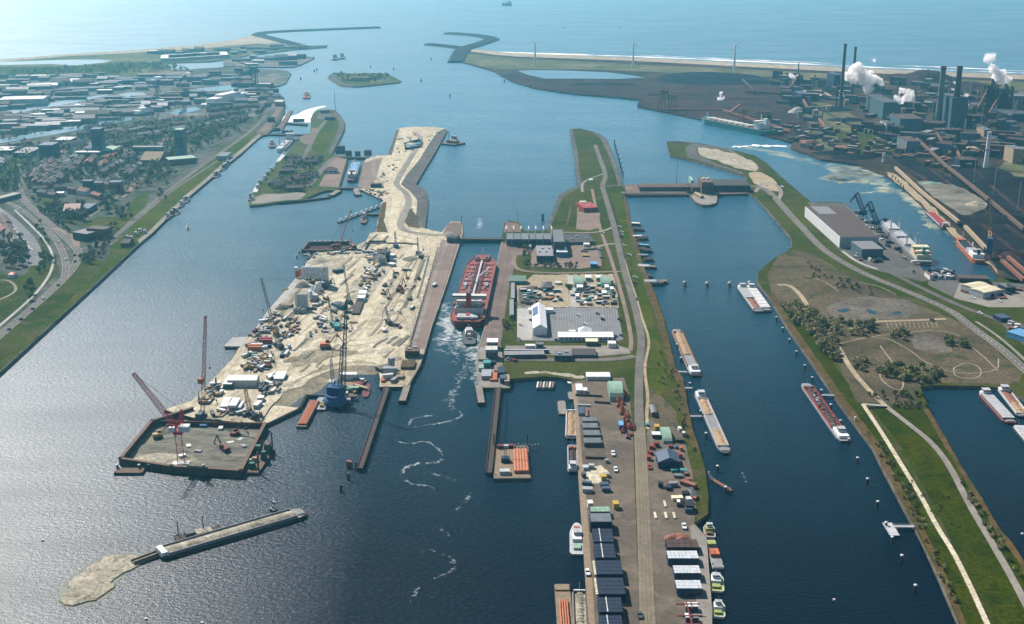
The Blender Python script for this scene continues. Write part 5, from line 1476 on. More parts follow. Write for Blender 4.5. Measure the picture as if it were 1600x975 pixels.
for nm, px, lb in (('jetty', [(712, 376), (664, 545), (656, 570), (638, 601)], 'pale kerb wall along the left edge of the tanker lock'),
     ('jetty', [(784, 378), (772, 432), (761, 500), (748, 543), (745, 570), (748, 604)], 'pale kerb wall along the right edge of the tanker lock')):
 m = MB(); P = [G(x, y, 3.4) for x, y in px]
 wallrun(m, None, 2.6, .8, 1.2, P=P); tag(m.build('kerb_wall', 'concrete'), lb, 'wall')
# guide piers
def guide(label, px, w, h=3.2, m='concrete', side='dark_steel'):
 t = thing('guide_pier', label, 'pier', (0, 0, 0))
 q = MB(); wallrun(q, px, -2, h + 1.9, w); q.build('pier_wall', side, t)
 P = [G(x, y, h) for x, y in px]; q = MB(); wallrun(q, None, h - .05, .15, w * .9, P=P); q.build('pier_deck', m, t)
 return t
guide('pale guide pier sticking out below the left lock head', [(636, 603), (629, 624)], 6)
guide('pale guide pier sticking out below the right lock head', [(748, 604), (752, 627)], 6)
guide('short pale guide stub left of the smaller lock', [(528, 298), (518, 304)], 9)
guide('short pale guide stub right of the smaller lock', [(556, 297), (559, 303)], 9)
guide('thin dark pile wall in the bay below the small lock island', [(470, 313), (515, 307)], 2.5)
guide('small footbridge reaching from the peninsula to the drum raft', [(575, 334), (592, 334)], 3)
guide('dark slab along the left tip of the small lock island', [(434, 316), (470, 313)], 5, 3.2, 'dark_steel')
def long_dolphin(label, a_, b_, w=4.6, n=22):
 t = thing('fender_jetty', label, 'jetty', (0, 0, 0))
 q = MB(); P = [G(*a_, 3), G(*b_, 3)]; wallrun(q, None, 1.6, 1.4, w, P=P); q.build('jetty_deck', 'dark_brown', t)
 d = P[1] - P[0]; s = Vector((-d.y, d.x, 0)).normalized()
 for k in range(n + 1):
  for sg in (-1, 1):
   p = P[0] + d * (k / n) + s * sg * w * .5; p.z = -3; q = MB()
   q.bar(p, p + Vector((0, 0, 6.6)), .5, 6); q.build('pile', 'rust_sheet', t)
 q = MB()
 for sg in (-1, 1):
  p = P[0] + s * sg * w * .45; q.bar(p + Vector((0, 0, 1)), p + d + Vector((0, 0, 1)), .3, 4)
 q.build('fender_rail', 'dark_brown', t)
long_dolphin('long dark fender jetty slanting down from the left lock head', (604, 607), (563, 729))
long_dolphin('long dark fender jetty running down from the right lock head', (778, 606), (764, 736))
def dolphins(L, look, where, h=5, r=1.0, m='dark_brown', cap=None, group='mooring posts in the water'):
 for x, y in L:
  o = pole('mooring_post', None, 'mooring post', x, y, h, r, m, 0, 8, cap=cap, group=group)
  later(o, look, where, y, dirn='the top')
dolphins([(544, 730), (548, 731)], 'brown mooring post', 'by the foot of the left fender jetty', 5, 1.4, 'rust')
dolphins([(557, 732), (545, 750), (533, 768)], 'dark mooring post', 'below the foot of the left fender jetty')
dolphins([(1070, 447), (1105, 448), (1140, 448), (1171, 447)], 'thick timber mooring post', 'across the middle of the channel', 4, 1.8, 'timber', 'off_white')
dolphins([(1213, 502), (1223, 519), (1233.5, 537), (1244.5, 556), (1257.5, 578), (1269, 597), (1283.5, 617), (1298, 640), (1313, 665), (1326, 694), (1339.5, 724), (1355, 757), (1371, 793), (1384, 826), (1393.5, 849), (1408.5, 878), (1429.5, 925)],
   'white capped mooring post', 'along the right channel bank', 4.2, .8, 'dark_brown', 'white')
dolphins([(1054, 524), (1058, 545), (1064, 566), (1078, 606), (1095, 650), (1103, 685), (1121, 737), (1134, 770)], 'white capped mooring post', 'along the middle channel bank', 4.2, .8, 'dark_brown', 'white')
dolphins([(960 + k * 1.9, 226 + k * 7.2) for k in range(8)], 'slender dark fender post', 'off the green lock peninsula', 9, .9, 'dark_brown')
dolphins([(1394, 281), (1399, 285), (1403, 289), (1407, 294), (1411, 298)], 'dark fender post', 'off the steelworks quay', 8, .8, 'dark_brown')
dolphins([(464, 404), (468, 397)], 'dark post', 'beside the dark sheet pile basin', 4, .8, 'dark_brown', 'off_white')
dolphins([(184, 735), (218, 735), (233, 734), (276, 735), (319, 735)], 'white capped post', 'before the sheet pile pit', 4, .8, 'dark_brown', 'white')
dolphins([(530, 628), (848, 345)], 'small dark buoy post', 'in open water', 3, 1.2, 'black')
for x, y in ((67, 845), (1303, 938), (228, 968), (316, 974), (1597, 835)):
 o = pole('buoy', None, 'buoy', x, y, .9, .8, 'off_white', 0, 8); later(o, 'small pale buoy', 'afloat in open water', x)
for x, y, m in ((803, 106, 'dark_red'), (788, 129, 'navy'), (829, 138, 'navy'), (470, 125, 'navy'), (491, 113, 'navy'), (495, 111, 'red'), (579, 106, 'navy'), (615, 110, 'navy'), (658, 128, 'navy'), (881, 45, 'navy'), (968, 45, 'navy'), (703, 152, 'navy'), (674, 94, 'navy')):
 o = pole('channel_beacon', None, 'beacon', x, y, 7, 1.6, m, 0, 6); later(o, 'red channel beacon' if 'red' in m else 'dark channel beacon', 'in the outer harbour water', x)
# jetties on the right
def jetty(label, px, w=2.6, h=2.4, m='light_grey', bulk=None):
 t = thing('footbridge_jetty', label, 'jetty', (0, 0, 0))
 P = [G(x, y, h) for x, y in px]
 q = MB(); wallrun(q, None, h - .3, .35, w, P=P); q.build('deck', m, t)
 q = MB()
 for i in range(len(P) - 1):
  d = P[i + 1] - P[i]; s = Vector((-d.y, d.x, 0)).normalized()
  for sg in (-1, 1):
   a_, b_ = P[i] + s * sg * w * .48 + Vector((0, 0, 1.1)), P[i + 1] + s * sg * w * .48 + Vector((0, 0, 1.1))
   q.bar(a_, b_, .07, 4)
   k = max(2, int(d.length / 3))
   for j in range(k + 1):
    p = a_.lerp(b_, j / k); q.bar(p, p - Vector((0, 0, 1.1)), .05, 3)
 q.build('railing', 'steel', t)
 for i in range(len(P) - 1):
  for f in (.1, .5, .9):
   p = P[i].lerp(P[i + 1], f); q = MB(); q.bar((p.x, p.y, -3), (p.x, p.y, h), .3, 6); q.build('pile', 'dark_brown', t)
 return t
jetty('grey footbridge jetty ending in a wide platform on the right bank', [(1470, 820), (1440, 822), (1398, 822)], 3)
jetty('short wide end platform of the right bank footbridge jetty', [(1388, 820), (1396, 833)], 6, 2.3)
jetty('slim footbridge from the right bank to the scrap barge', [(1318, 618), (1286, 617)], 2.2)
jetty('slim footbridge by the stern of the brown hold barge', [(1050, 580), (1072, 581)], 2)
jetty('slim footbridge above the slim grey barge', [(1060, 606), (1080, 606)], 2)
jetty('slim footbridge beside the middle of the slim grey barge', [(1074, 650), (1095, 650)], 2)
# pump dam
t = thing('dam_building', 'long low brick dam building with ribbed roof across the channel', 'dam', (0, 0, 0))
q = MB(); P = [G(x, y, 0) for x, y in ((978, 307), (1082, 307), (1170, 302))]; wallrun(q, None, -2, 6, 14, P=[p + Vector((0, 8, 0)) for p in P]); q.build('dam_wall', 'quay_wall', t)
c, L, W, rz = rect([(998, 287), (1076, 287), (1076, 292), (998, 293)], 9)
q = MB(); q.box(c.x, c.y, 3, L, W, 6, rz); h = q.build('hall', 'roof_brown', t)
q = MB()
for k in range(40): q.box(c.x - L / 2 + L * (k + .5) / 40, c.y, 9.003, L / 90, W + .6, .5)
q.build('roof_ribs', 'brown', h)
q = MB(); wallrun(q, None, 4.05, 1.1, .4, P=[G(x, y, 4) + Vector((0, 1.4, 0)) for x, y in ((980, 305.5), (1082, 305.5))]); q.build('parapet', 'quay_wall', t)
t = bld('pump_station', 'tall brick pump station tower with two white roof boxes on the dam', 'pump station', [(1094, 277), (1111, 277), (1111, 285), (1094, 285)], 17, 'brown', 'brown', 'flat', wins=4)
for x in (-5, 5): boxpart(t, 'roof_box', 'white', x * .6, 1, 17.4, 4, 4, 2.5)
bld('pump_hall', 'long dark roofed pump hall right of the brick tower', 'hall', [(1112, 280.5), (1168, 280.5), (1168, 290), (1112, 290)], 9, 'dark_brown', 'roof_dark', 'flat', wins=10)
bld('pump_annex', 'low brick annex left of the pump station tower', 'building', [(1077, 287), (1093, 286), (1093, 293), (1077, 293)], 7, 'brown', 'roof_brown', 'flat')
t = land('dam_platform', [(1076, 303), (1094, 302), (1120, 303), (1121, 309), (1119, 317), (1108, 320), (1098, 320), (1088, 316)], 'concrete', z=3.4)
land('dam_ground', [(975, 288), (1170, 288), (1170, 302), (1100, 304), (980, 305)], 'brown_paving', z=3.2)
bldm('crane_track_shed', 'low timber shed on the pale platform before the pump tower', 'shed', G(1092, 307, 3.4), 5, 26, 3, rad(12), 'timber', 'gold_stone', 'gabley')
t = pole('radio_mast', 'slim mast rising from the middle of the dam', 'mast', 1057, 290, 38, .6, 'timber', 3, 6, .3)
pole('radio_mast', 'slim mast at the tip of the old locks by the white water', 'mast', 524, 174, 42, .7, 'dark_grey', 3, 6, .4)
bld('dam_shed', 'small teal roofed kiosk behind the dam', 'kiosk', [(1078, 276), (1082, 276), (1082, 282), (1078, 282)], 7, 'pale_green', 'pale_green')
# ==== lock island buildings
px6 = [792, 803.5, 815, 827, 838, 850, 862]
for k in range(6):
 x0, x1 = px6[k] - .3, px6[k + 1] - 1.6
 h = 8 + (k % 3) * 1.2
 bld('winch_house', ('blue grey winch house with ribbed roof', 'blue grey winch house with pale roof light', 'blue grey winch house with white canopy')[k % 3] + ' by the upper gate, %s from the left' % ORD[k], 'winch house', [(x0, 365), (x1, 365), (x1, 374), (x0, 374)], h, 'slate_blue', 'works_grey', 'flat', group='winch houses by the upper gate', wins=3)
for k in range(7):
 x = px6[min(k, 6)] - (1 if k < 6 else .4)
 bldm('dividing_wall', 'thin pale dividing wall between winch houses, %s from the left' % ORD[k], 'wall', G(x, 370, 3), .9, 17, 11.5, 0, 'off_white', 'off_white', group='dividing walls of the winch houses')
bld('control_tower', 'tall dark slate control block right of the winch houses', 'control building', [(865, 359), (880, 359), (880, 378), (864, 378)], 15, 'slate_blue', 'works_grey', wins=4)
bld('machine_hall', 'sprawling dark ribbed machinery deck right of the slate block', 'machine hall', [(882, 366), (922, 366), (926, 377), (882, 380)], 3, 'dark_grey', 'roof_dark', units=3)
bld('office', 'brown slate roofed workshop with roof vents', 'workshop', [(838, 384), (863, 384), (864, 400), (838, 400)], 7, 'slate_blue', 'roof_grey', units=4, wins=5)
bld('office', 'white roofed canteen beside the slate roofed workshop', 'building', [(870, 386), (886, 386), (886, 394), (869, 394)], 6, 'sky_blue', 'white', wins=4)
bld('site_hut', 'small white hut before the winch houses', 'hut', [(826, 381), (830, 381), (830, 385), (826, 385)], 4, 'white', 'white')
bld('site_hut', 'white site trailer beside the dark machinery deck', 'trailer', [(912, 379.5), (921, 379.5), (921, 382), (912, 382)], 3, 'white', 'white')
for k, (a_, b_) in enumerate([((912, 391), (930, 390)), ((908, 393), (918, 394)), ((930, 388), (938, 392)), ((936, 394), (939, 404)), ((910, 401), (921, 401))]):
 x, y = (a_[0] + b_[0]) / 2, (a_[1] + b_[1]) / 2; A, B = G(*a_, 3), G(*b_, 3); d = vec2(A, B)
 t = bldm('timber_stack', None, 'timber stack', G(x, y, 3), d.length, 2.6, 1.6, math.atan2(d.y, d.x), 'timber' if k % 2 else 'dark_brown', 'yellow' if k == 4 else 'dark_grey'); later(t, 'stack of long beams', 'on the pink yard behind the tents', x, 'beam stacks')
bld('blue_container_hut', 'bright blue hut at the edge of the pink yard', 'hut', [(923, 409), (933, 409), (933, 413), (922, 413)], 4, 'blue', 'sky_blue')
t = bld('visitor_pavilion', 'red cubic visitor pavilion with white emblem on the green bank', 'pavilion', [(906, 317), (928, 315), (929, 325), (907, 325)], 6, 'red', 'red', wins=4)
bld('pavilion_annex', 'pink flat block behind the red pavilion', 'building', [(906, 314), (916, 314), (916, 317), (906, 317)], 6, 'roof_pale', 'roof_pale')
q = MB(); q.box(0, -2, 6.5, 4.5, 4.5, .25, rad(45)); q.build('emblem', 'off_white', t); q = MB(); q.box(0, -2, 6.77, 2.4, 2.4, .2, rad(45)); q.build('emblem_centre', 'red', t)
bld('site_trailer', 'white trailer alone on the narrow green bank', 'trailer', [(921, 279.5), (926, 279.5), (926, 281), (921, 281)], 3, 'white', 'white')
# sheet hall row in the depot
for k, (x, lb) in enumerate([(904, 'left'), (946, 'right')]):
 bld('storage_tent', 'pale green barrel tent at the back of the depot, the %s one' % lb, 'tent', [(x - 7, 428), (x + 7, 428), (x + 8, 440), (x - 8, 440)], 7, 'light_grey', 'pale_green', 'arch')
 A = None
for k, (x, y, w) in enumerate([(919, 432, 9), (935, 432, 8), (906, 447, 9), (902, 461, 5), (948, 447, 6), (956, 450, 5), (944, 456, 7)]):
 t = bld('storage_cabin', None, 'cabin', [(x - w / 2, y - 2), (x + w / 2, y - 2), (x + w / 2, y + 2), (x - w / 2, y + 2)], 4, 'off_white', 'white', wins=2); later(t, 'white storage cabin', 'among the depot stacks', x, 'cabins in the depot')
bld('site_shed', 'teal roofed shed beside the lock promenade', 'shed', [(796, 433), (821, 433), (822, 439), (796, 439)], 4, 'teal', 'pale_green', 'gable')
bld('long_shed', 'long narrow grey shed, upper, beside the lock promenade', 'shed', [(799, 442), (804, 442), (804, 466), (798, 466)], 3.5, 'slate_blue', 'roof_grey')
bld('long_shed', 'long narrow grey shed, lower, beside the lock promenade', 'shed', [(797, 468), (803, 468), (802, 494), (796, 494)], 3.5, 'slate_blue', 'roof_grey')
bld('tent_hall', 'big white gabled tent hall with blue roof panels on the car park', 'tent hall', [(832, 478), (853, 478), (853, 513), (832, 513)], 7, 'white', 'white', 'gabley', rh=4)
o = [q for q in COL.objects if q.name.startswith('tent_hall')][-1]
c, L, W, rz = rect([(832, 478), (853, 478), (853, 513), (832, 513)], 10)
k = L / 2 + .3; sl = math.atan2(4, k)
q = MB(); cx, wx = -L * .28, L * .2
def zz(x): return 7 + 4 * (1 - abs(x) / k) + .12
q.mesh([(cx - wx, -1, zz(cx - wx)), (cx + wx, -1, zz(cx + wx)), (cx + wx, W * .36, zz(cx + wx)), (cx - wx, W * .36, zz(cx - wx)),
  (cx - wx, -1, zz(cx - wx) + .1), (cx + wx, -1, zz(cx + wx) + .1), (cx + wx, W * .36, zz(cx + wx) + .1), (cx - wx, W * .36, zz(cx - wx) + .1)],
  [(4, 5, 6, 7), (0, 1, 5, 4), (1, 2, 6, 5), (2, 3, 7, 6), (3, 0, 4, 7)])
q.build('roof_panel', 'blue', o)
bld('tent_annex', 'low white cross shed behind the tent hall', 'tent', [(826, 481), (864, 481), (864, 484.5), (826, 484.5)], 3.6, 'white', 'white')
bld('office_row', 'long white office row with flat roof at the foot of the car park', 'office', [(872, 519), (958, 519), (958, 527), (872, 527)], 4, 'off_white', 'white', 'flat', wins=12)
bld('office_entrance', 'white pyramid roofed entrance hall behind the long office row', 'pavilion', [(904, 513), (924, 513), (924, 519), (904, 519)], 4, 'white', 'white', 'hip', rh=4)
for x0, x1, y0, y1, lb in ((889, 899, 516, 518, 'small white annex left of the pyramid hall'), (915, 934, 529, 534, 'cream flat roofed hut before the long office row'), (950, 962, 533, 537, 'pale glass walkway hut at the corner of the office row')):
 bld('site_hut', lb, 'hut', [(x0, y0), (x1, y0), (x1, y1), (x0, y1)], 4, 'dark_grey' if 'cream' in lb else 'white', 'cream' if 'cream' in lb else 'white')
# depot stock
kinds = [('rust', 'rusty'), ('dark_red', 'red'), ('navy', 'dark blue'), ('grey', 'grey'), ('orange', 'orange'), ('timber', 'timber brown'), ('teal', 'teal')]
pts = scatter_px([(896, 445), (955, 442), (962, 476), (905, 477), (900, 465)], 44, 5, 5) + scatter_px([(812, 452), (868, 448), (878, 472), (835, 476), (814, 474)], 30, 5, 8)
for i, (x, y) in enumerate(pts):
 m, lk = R.choice(kinds); hh = R.uniform(.8, 2.6)
 t = bldm('depot_stack', None, 'stack', G(x, y, 3.2), R.uniform(3, 8), R.uniform(2, 3.2), hh, R.choice([0, .1, 1.57, .6]), m, R.choice([m, 'light_grey', 'off_white', 'dark_grey']))
 later(t, lk + ' material stack', 'on the depot ground', x, 'stock lying in the depot')
bld('round_hut', 'dark green domed hut left of the depot', 'hut', [(846, 440), (862, 440), (862, 449), (846, 449)], 4, 'dark_grey', 'dark_grey', 'hip')
pole('round_tank', 'low round tank on a dirt circle behind the depot', 'tank', 872, 444, 2.5, 4, 'off_white', 3, 14)
# lower gate machinery
for (x0, y0, x1, y1, h, w, rf, lb) in ((761, 529, 778, 535, 7, 'grey', 'white', 'upper grey gatehouse block with white roof light'), (759, 541, 777, 547, 9, 'grey', 'off_white', 'lower grey gatehouse block with white roof light'),
          (762, 550, 778, 556, 4, 'works_grey', 'roof_grey', 'low grey front block of the gatehouse')):
 bld('gatehouse', lb, 'gatehouse', [(x0, y0), (x1, y0), (x1, y1), (x0, y1)], h, w, rf, wins=3)
bld('gate_chamber', 'long grey roofed gate chamber running right from the gatehouse', 'machine hall', [(788, 549), (850, 548), (850, 554), (788, 555)], 3.5, 'dark_grey', 'roof_grey')
bld('gate_chamber', 'narrow dark channel roof behind the long gate chamber', 'machine hall', [(788, 546), (858, 546), (858, 547), (788, 547)], 3, 'dark_grey', 'light_grey')
bld('machine_block', 'blue grey machine block with pale hatches', 'machine hall', [(866, 549), (893, 549), (893, 556), (866, 556)], 4.5, 'slate_blue', 'works_grey', units=2, wins=3)
bld('machine_block', 'flat dark slab right of the blue grey machine block', 'machine hall', [(894, 545), (929, 545), (933, 555), (894, 555)], 2.6, 'dark_grey', 'roof_dark')
bld('site_hut', 'small dark green cabin above the gate chamber', 'hut', [(838, 535), (849, 535), (849, 538.5), (838, 538.5)], 4, 'slate_blue', 'works_grey')
bld('site_hut', 'white trailer line above the gate chamber', 'trailer', [(821, 538), (836, 538), (836, 540.5), (821, 540.5)], 3, 'white', 'white')
for k, (x, y, m, lk) in enumerate([(795, 561, 'white', 'white'), (828, 560, 'black', 'black'), (801, 563, 'red', 'red'), (805, 564, 'red', 'red')]):
 car(x, y, (5, 0), 'on the road under the gate chamber', m)
bld('net_shed', 'brown machinery shed on the left lock head', 'shed', [(634, 542), (655, 542), (655, 549), (633, 549)], 6, 'dark_brown', 'brown', units=2)
bld('hedge_planter', 'overgrown square platform below the brown machinery shed', 'platform', [(628, 563), (648, 563), (648, 574), (627, 574)], 2, 'quay_wall', 'scrub')
for k, (x, y, m, L, W, h) in enumerate([(610, 585, 'steel', 12, 5, 6), (606, 592, 'off_white', 9, 3, 4), (600, 578, 'mud', 12, 9, 3), (612, 575, 'steel', 4, 4, 9), (616, 596, 'grey', 8, 3, 2.5), (625, 590, 'timber', 8, 6, 2), (598, 596, 'orange', 5, 3, 1.5)]):
 t = bldm('pier_gear', None, 'machinery', G(x, y, 3.1), L, W, h, .3 * k, m, m); later(t, 'pale machinery block', 'on the left lock head pier', x, 'machinery on the left lock head')
for k, (x, y, m, L, W, h) in enumerate([(760, 588, 'steel', 8, 16, 3), (771, 590, 'orange', 6, 18, 1.2), (777, 575, 'pink_paving', 5, 20, 1.0), (783, 585, 'navy', 6, 14, 4), (792, 596, 'gold_stone', 4, 16, 3), (756, 562, 'concrete', 9, 7, 1.5), (761, 572, 'teal', 6, 8, 4), (766, 570, 'navy', 8, 5, 3), (786, 596, 'slate_blue', 5, 9, 4), (752, 578, 'pale_green', 4, 9, 3)]):
 t = bldm('pier_gear', None, 'machinery', G(x, y, 3.15), L, W, h, 0, m, m); later(t, {'steel': 'grey steel', 'orange': 'orange', 'pink_paving': 'pink slab', 'navy': 'dark blue', 'gold_stone': 'tan', 'concrete': 'pale slab', 'teal': 'teal', 'slate_blue': 'slate blue', 'pale_green': 'pale green'}[m] + ' machinery', 'on the right lock head pier', x, 'machinery on the right lock head')
# upper lock head left: dark trees-like machinery
bld('gate_machinery', 'dark gate machinery block on the upper left lock head', 'machinery', [(700, 366), (716, 367), (716, 372), (700, 372)], 6, 'dark_grey', 'roof_dark', units=3)
pole('signal_mast', 'thin signal mast on the upper left lock head', 'mast', 721, 352, 13, .5, 'dark_grey')
pole('signal_mast', 'thin signal mast behind the winch houses', 'mast', 809, 352, 20, .3, 'dark_grey')
pole('signal_tower', 'dark signal post with a footbridge off the green bank', 'signal post', 848, 345, 9, 1.6, 'navy', 0, 8)
# lamp posts along the promenades
for k in range(13):
 f = k / 12
 o = pole('lamp_post', None, 'lamp post', 688 - 46 * f, 385 + 145 * f, 11, .16, 'light_grey', group='lamp posts'); later(o, 'thin lamp post', 'along the left lock promenade', 385 + 145 * f, dirn='the top')
 boxpart(o, 'lamp_head', 'steel', .8, 0, 11, 2, .4, .2)
for k in range(12):
 f = k / 11
 o = pole('lamp_post', None, 'lamp post', 800 - 30 * f, 388 + 135 * f, 11, .16, 'light_grey', group='lamp posts'); later(o, 'thin lamp post', 'along the right lock promenade', 388 + 135 * f, dirn='the top')
 boxpart(o, 'lamp_head', 'steel', .8, 0, 11, 2, .4, .2)
# cars on the lock island
for x, y, c in ((904, 493, 'white'), (934, 491, 'dark_grey'), (941, 496, 'white'), (942, 500, 'black'), (814, 508, 'white'), (830, 501, 'dark_grey'), (914, 507, 'white'), (903, 520, 'dark_grey'), (962, 526, 'blue'), (971, 525, 'dark_grey'), (968, 500, 'black'), (811, 530, 'light_grey'), (870, 532, 'dark_grey')):
 car(x, y, (4, 2), 'on the grey car park', c)
for x, y, c in ((968, 355, 'white'), (971, 363, 'white'), (971, 367, 'light_grey'), (971, 371, 'dark_grey'), (975, 384, 'white'), (983, 399, 'white'), (992, 434, 'white'), (941, 364, 'white'), (993, 443, 'dark_grey')):
 car(x, y, (4, 1), 'beside the lock island main road', c, key=y, dirn='the top', sc=1.3)
# houseboats and landing stages on the island's right shore
rows = [(993, 352, 'off_white'), (990, 360, 'slate_blue'), (999, 361, 'roof_brown'), (996, 372, 'off_white'), (1004, 375, 'roof_brown'), (995, 384, 'brown'), (1006, 386, 'sky_blue'), (1001, 392, 'roof_brown'), (1011, 394, 'roof_dark'), (1004, 402, 'roof_grey'), (1013, 408, 'roof_brown'),
  (1006, 419, 'off_white'), (1017, 420, 'timber'), (1010, 434, 'roof_brown'), (1016, 443, 'off_white'), (1027, 446, 'navy'), (1034, 443, 'gold_stone')]
for k, (x, y, m) in enumerate(rows):
 t = bldm('houseboat', None, 'houseboat', G(x, y, .1), R.uniform(9, 13), R.uniform(5, 7), 3.0, R.uniform(-.3, .3), 'dark_brown' if k % 2 else 'brown', m, 'gable' if k % 3 else 'flat', wins=3)
 boxpart(t, 'float', 'dark_steel', 0, 0, -.5, 14, 8, 1.0)
 later(t, {'off_white': 'white', 'slate_blue': 'blue grey', 'roof_brown': 'brown', 'brown': 'rusty brown', 'sky_blue': 'pale blue', 'roof_dark': 'dark', 'roof_grey': 'grey', 'timber': 'tan', 'navy': 'navy', 'gold_stone': 'sand coloured'}[m] + ' roofed houseboat', 'on the island shore', y, 'houseboats on the island shore', dirn='the top')
# small lock island houses
for k, (x, y, L, W, rz, rf, kd) in enumerate([(456, 250, 22, 12, 1.0, 'roof_dark', 'gable'), (462, 256, 26, 12, .1, 'roof_dark', 'gable'), (471, 256, 12, 8, .1, 'roof_grey', 'gable'), (489, 253, 22, 12, .9, 'roof_dark', 'gable'), (485, 257, 24, 10, .1, 'roof_dark', 'gable'),
  (449, 264, 18, 12, .1, 'roof_dark', 'gable'), (449, 271, 24, 14, .1, 'roof_dark', 'hip'), (483, 278, 38, 12, 1.1, 'roof_dark', 'gable'), (432, 289, 24, 16, .2, 'roof_dark', 'hip'), (462, 281, 16, 9, .9, 'roof_red', 'gable'), (468, 284, 14, 9, .3, 'roof_brown', 'gable'),
  (461, 298, 24, 12, .1, 'roof_brown', 'gable'), (517, 270, 22, 14, .1, 'roof_brown', 'hip'), (437, 294, 14, 9, .2, 'roof_dark', 'gable'), (446, 288, 14, 10, .3, 'roof_red', 'gable')]):
 t = bldm('house', None, 'house', G(x, y, 3), L, W, 5.5, rz, R.choice(['brick', 'off_white', 'brown']), rf, kd, wins=3, chim=1)
 later(t, {'roof_dark': 'dark roofed house', 'roof_grey': 'grey roofed house', 'roof_red': 'red roofed house', 'roof_brown': 'brown roofed house'}[rf], 'on the small lock island', x, 'houses on the small lock island')
for k, (x, y, L, W, h, m) in enumerate([(532, 240, 16, 10, 13, 'dark_grey'), (545, 244, 10, 7, 9, 'dark_grey'), (559, 244, 9, 7, 8, 'dark_grey'), (575, 243, 12, 8, 9, 'brown'), (424, 190, 14, 10, 9, 'slate_blue'), (432, 205, 14, 8, 6, 'slate_blue'), (449, 208, 20, 8, 5, 'dark_grey'), (467, 190, 22, 8, 5, 'dark_grey'), (516, 187, 20, 14, 6, 'slate_blue'), (508, 176, 18, 14, 5, 'dark_grey'),
           (588, 292, 16, 10, 5, 'slate_blue'), (437, 165, 18, 26, 10, 'gold_stone'), (432, 153, 20, 16, 6, 'light_grey')]):
 t = bldm('lock_machinery_house', None, 'building', G(x, y, 3), L, W, h, .05, m, 'roof_dark' if m != 'gold_stone' else 'roof_pale'); later(t, {'dark_grey': 'dark', 'brown': 'brown', 'slate_blue': 'blue grey', 'gold_stone': 'sandy', 'light_grey': 'pale'}[m] + ' machinery house', 'around the old and small locks', x, 'machinery houses of the old locks')
land('old_lock_pier', [(433, 200), (452, 172), (457, 172), (441, 203)], 'brown_paving', 3.0)
land('old_lock_quay', [(400, 209), (418, 190), (436, 165), (446, 162), (428, 192), (416, 211)], 'brown_paving', 3.2)
# ==== construction site
# dark sheet pile pit at the lower left corner
t = thing('sheet_pile_pit', 'rusty sheet pile box around a deep muddy pit, lower left', 'cofferdam', (0, 0, 0))
PIT = [(237, 657), (188, 716), (268, 728), (376, 735), (414, 661)]
m = MB(); wallrun(m, [(300, 637), (237, 657)] + PIT[1:] , -3, 8, 1.6); m.build('sheet_wall', 'rust_sheet', t)
m = MB(); P = [G(x, y, 5.05) for x, y in [(300, 637), (237, 657)] + PIT[1:]]; wallrun(m, None, 5.01, .5, 2.6, P=P); m.build('capping_beam', 'brown', t)
m = MB(); wallrun(m, [(254, 657), (414, 661)], -3, 7, 1.6); m.build('back_wall', 'rust_sheet', t)
o = land('pit_floor', [(237, 657), (188, 716), (268, 729), (376, 736), (414, 661)], 'mud', z=.15, bottom=-1)
for x, y, r_, h, mt in ((300, 690, 16, 2.5, 'mud'), (335, 700, 22, 3, 'mud'), (280, 705, 12, 2, 'mud'), (365, 692, 14, 2.5, 'mud'), (320, 678, 14, 2, 'mud'), (250, 700, 12, 2, 'mud'), (262, 716, 14, 1.5, 'dredged_sand')):
 heap(x, y, r_, h, mt, 'low grey mud ridge', 'on the floor of the sheet pile pit', name='mud_ridge', z=.1, sx=1.8, group='mud ridges')
excavator(247, 684, 'crane_yellow', 0, 0, z=.3, rz=.4, label='yellow excavator on the left side of the muddy pit', sc=1.4)
excavator(351, 706, 'dark_red', 0, 0, z=.3, rz=2.4, label='dark red excavator near the lower right of the muddy pit', sc=1.5)
excavator(368, 681, 'dark_red', 0, 0, z=.3, rz=1, label='dark red excavator under the back wall of the pit', sc=1.3)
for k, (x, y, c) in enumerate([(318, 668, 'crane_blue'), (360, 695, 'off_white'), (285, 715, 'white'), (376, 690, 'light_grey'), (345, 672, 'off_white'), (295, 700, 'off_white'), (380, 700, 'grey'), (310, 708, 'grey')]):
 t = bldm('pit_gear', None, 'machinery', G(x, y, .3), 5, 3, 2, .4 * k, c, c); later(t, {'crane_blue': 'blue', 'off_white': 'pale', 'white': 'white', 'light_grey': 'light grey', 'grey': 'grey'}[c] + ' equipment box', 'on the floor of the sheet pile pit', x, 'equipment in the pit')
# big red luffing crane
b = G(283, 724, 3); t = thing('lattice_crane', 'tall red lattice crane with white cab standing in the sheet pile pit', 'crane', b)
L_ = lambda px, h: G(px[0], px[1], h) - b
q = MB()
q.lattice((0, 0, 0), L_((277, 664), 28), 4.5, 4.0, .28); q.build('mast', 'crane_red', t)
q = MB(); c0 = L_((279, 672), 26); q.lattice(c0, L_((208, 583), 68), 3.6, 1.8, .26, n=22); q.build('boom', 'crane_red', t)
q = MB(); q.lattice(c0, L_((284, 640), 42), 3.2, 1.4, .25); q.build('back_mast', 'crane_red', t)
q = MB(); q.bar(L_((284, 640), 42), L_((208, 583), 68), .14, 4); q.bar(L_((284, 640), 42), L_((289, 668), 27), .16, 4); q.bar(L_((208, 583), 68), L_((208, 583), 68) - Vector((0, 0, 24)), .1, 4); q.build('stay_rope', 'dark_red', t)
boxpart(t, 'machine_house', 'white', c0.x + 4.5, c0.y - 1, c0.z, 7, 6, 4); boxpart(t, 'operator_cab', 'white', c0.x - 4, c0.y - 2, c0.z, 4, 3, 3); boxpart(t, 'slew_ring', 'crane_red', c0.x, c0.y, c0.z - 2.5, 6, 6, 2.4)
boxpart(t, 'base_frame', 'off_white', 0, 0, -.5, 12, 6, 1.2)
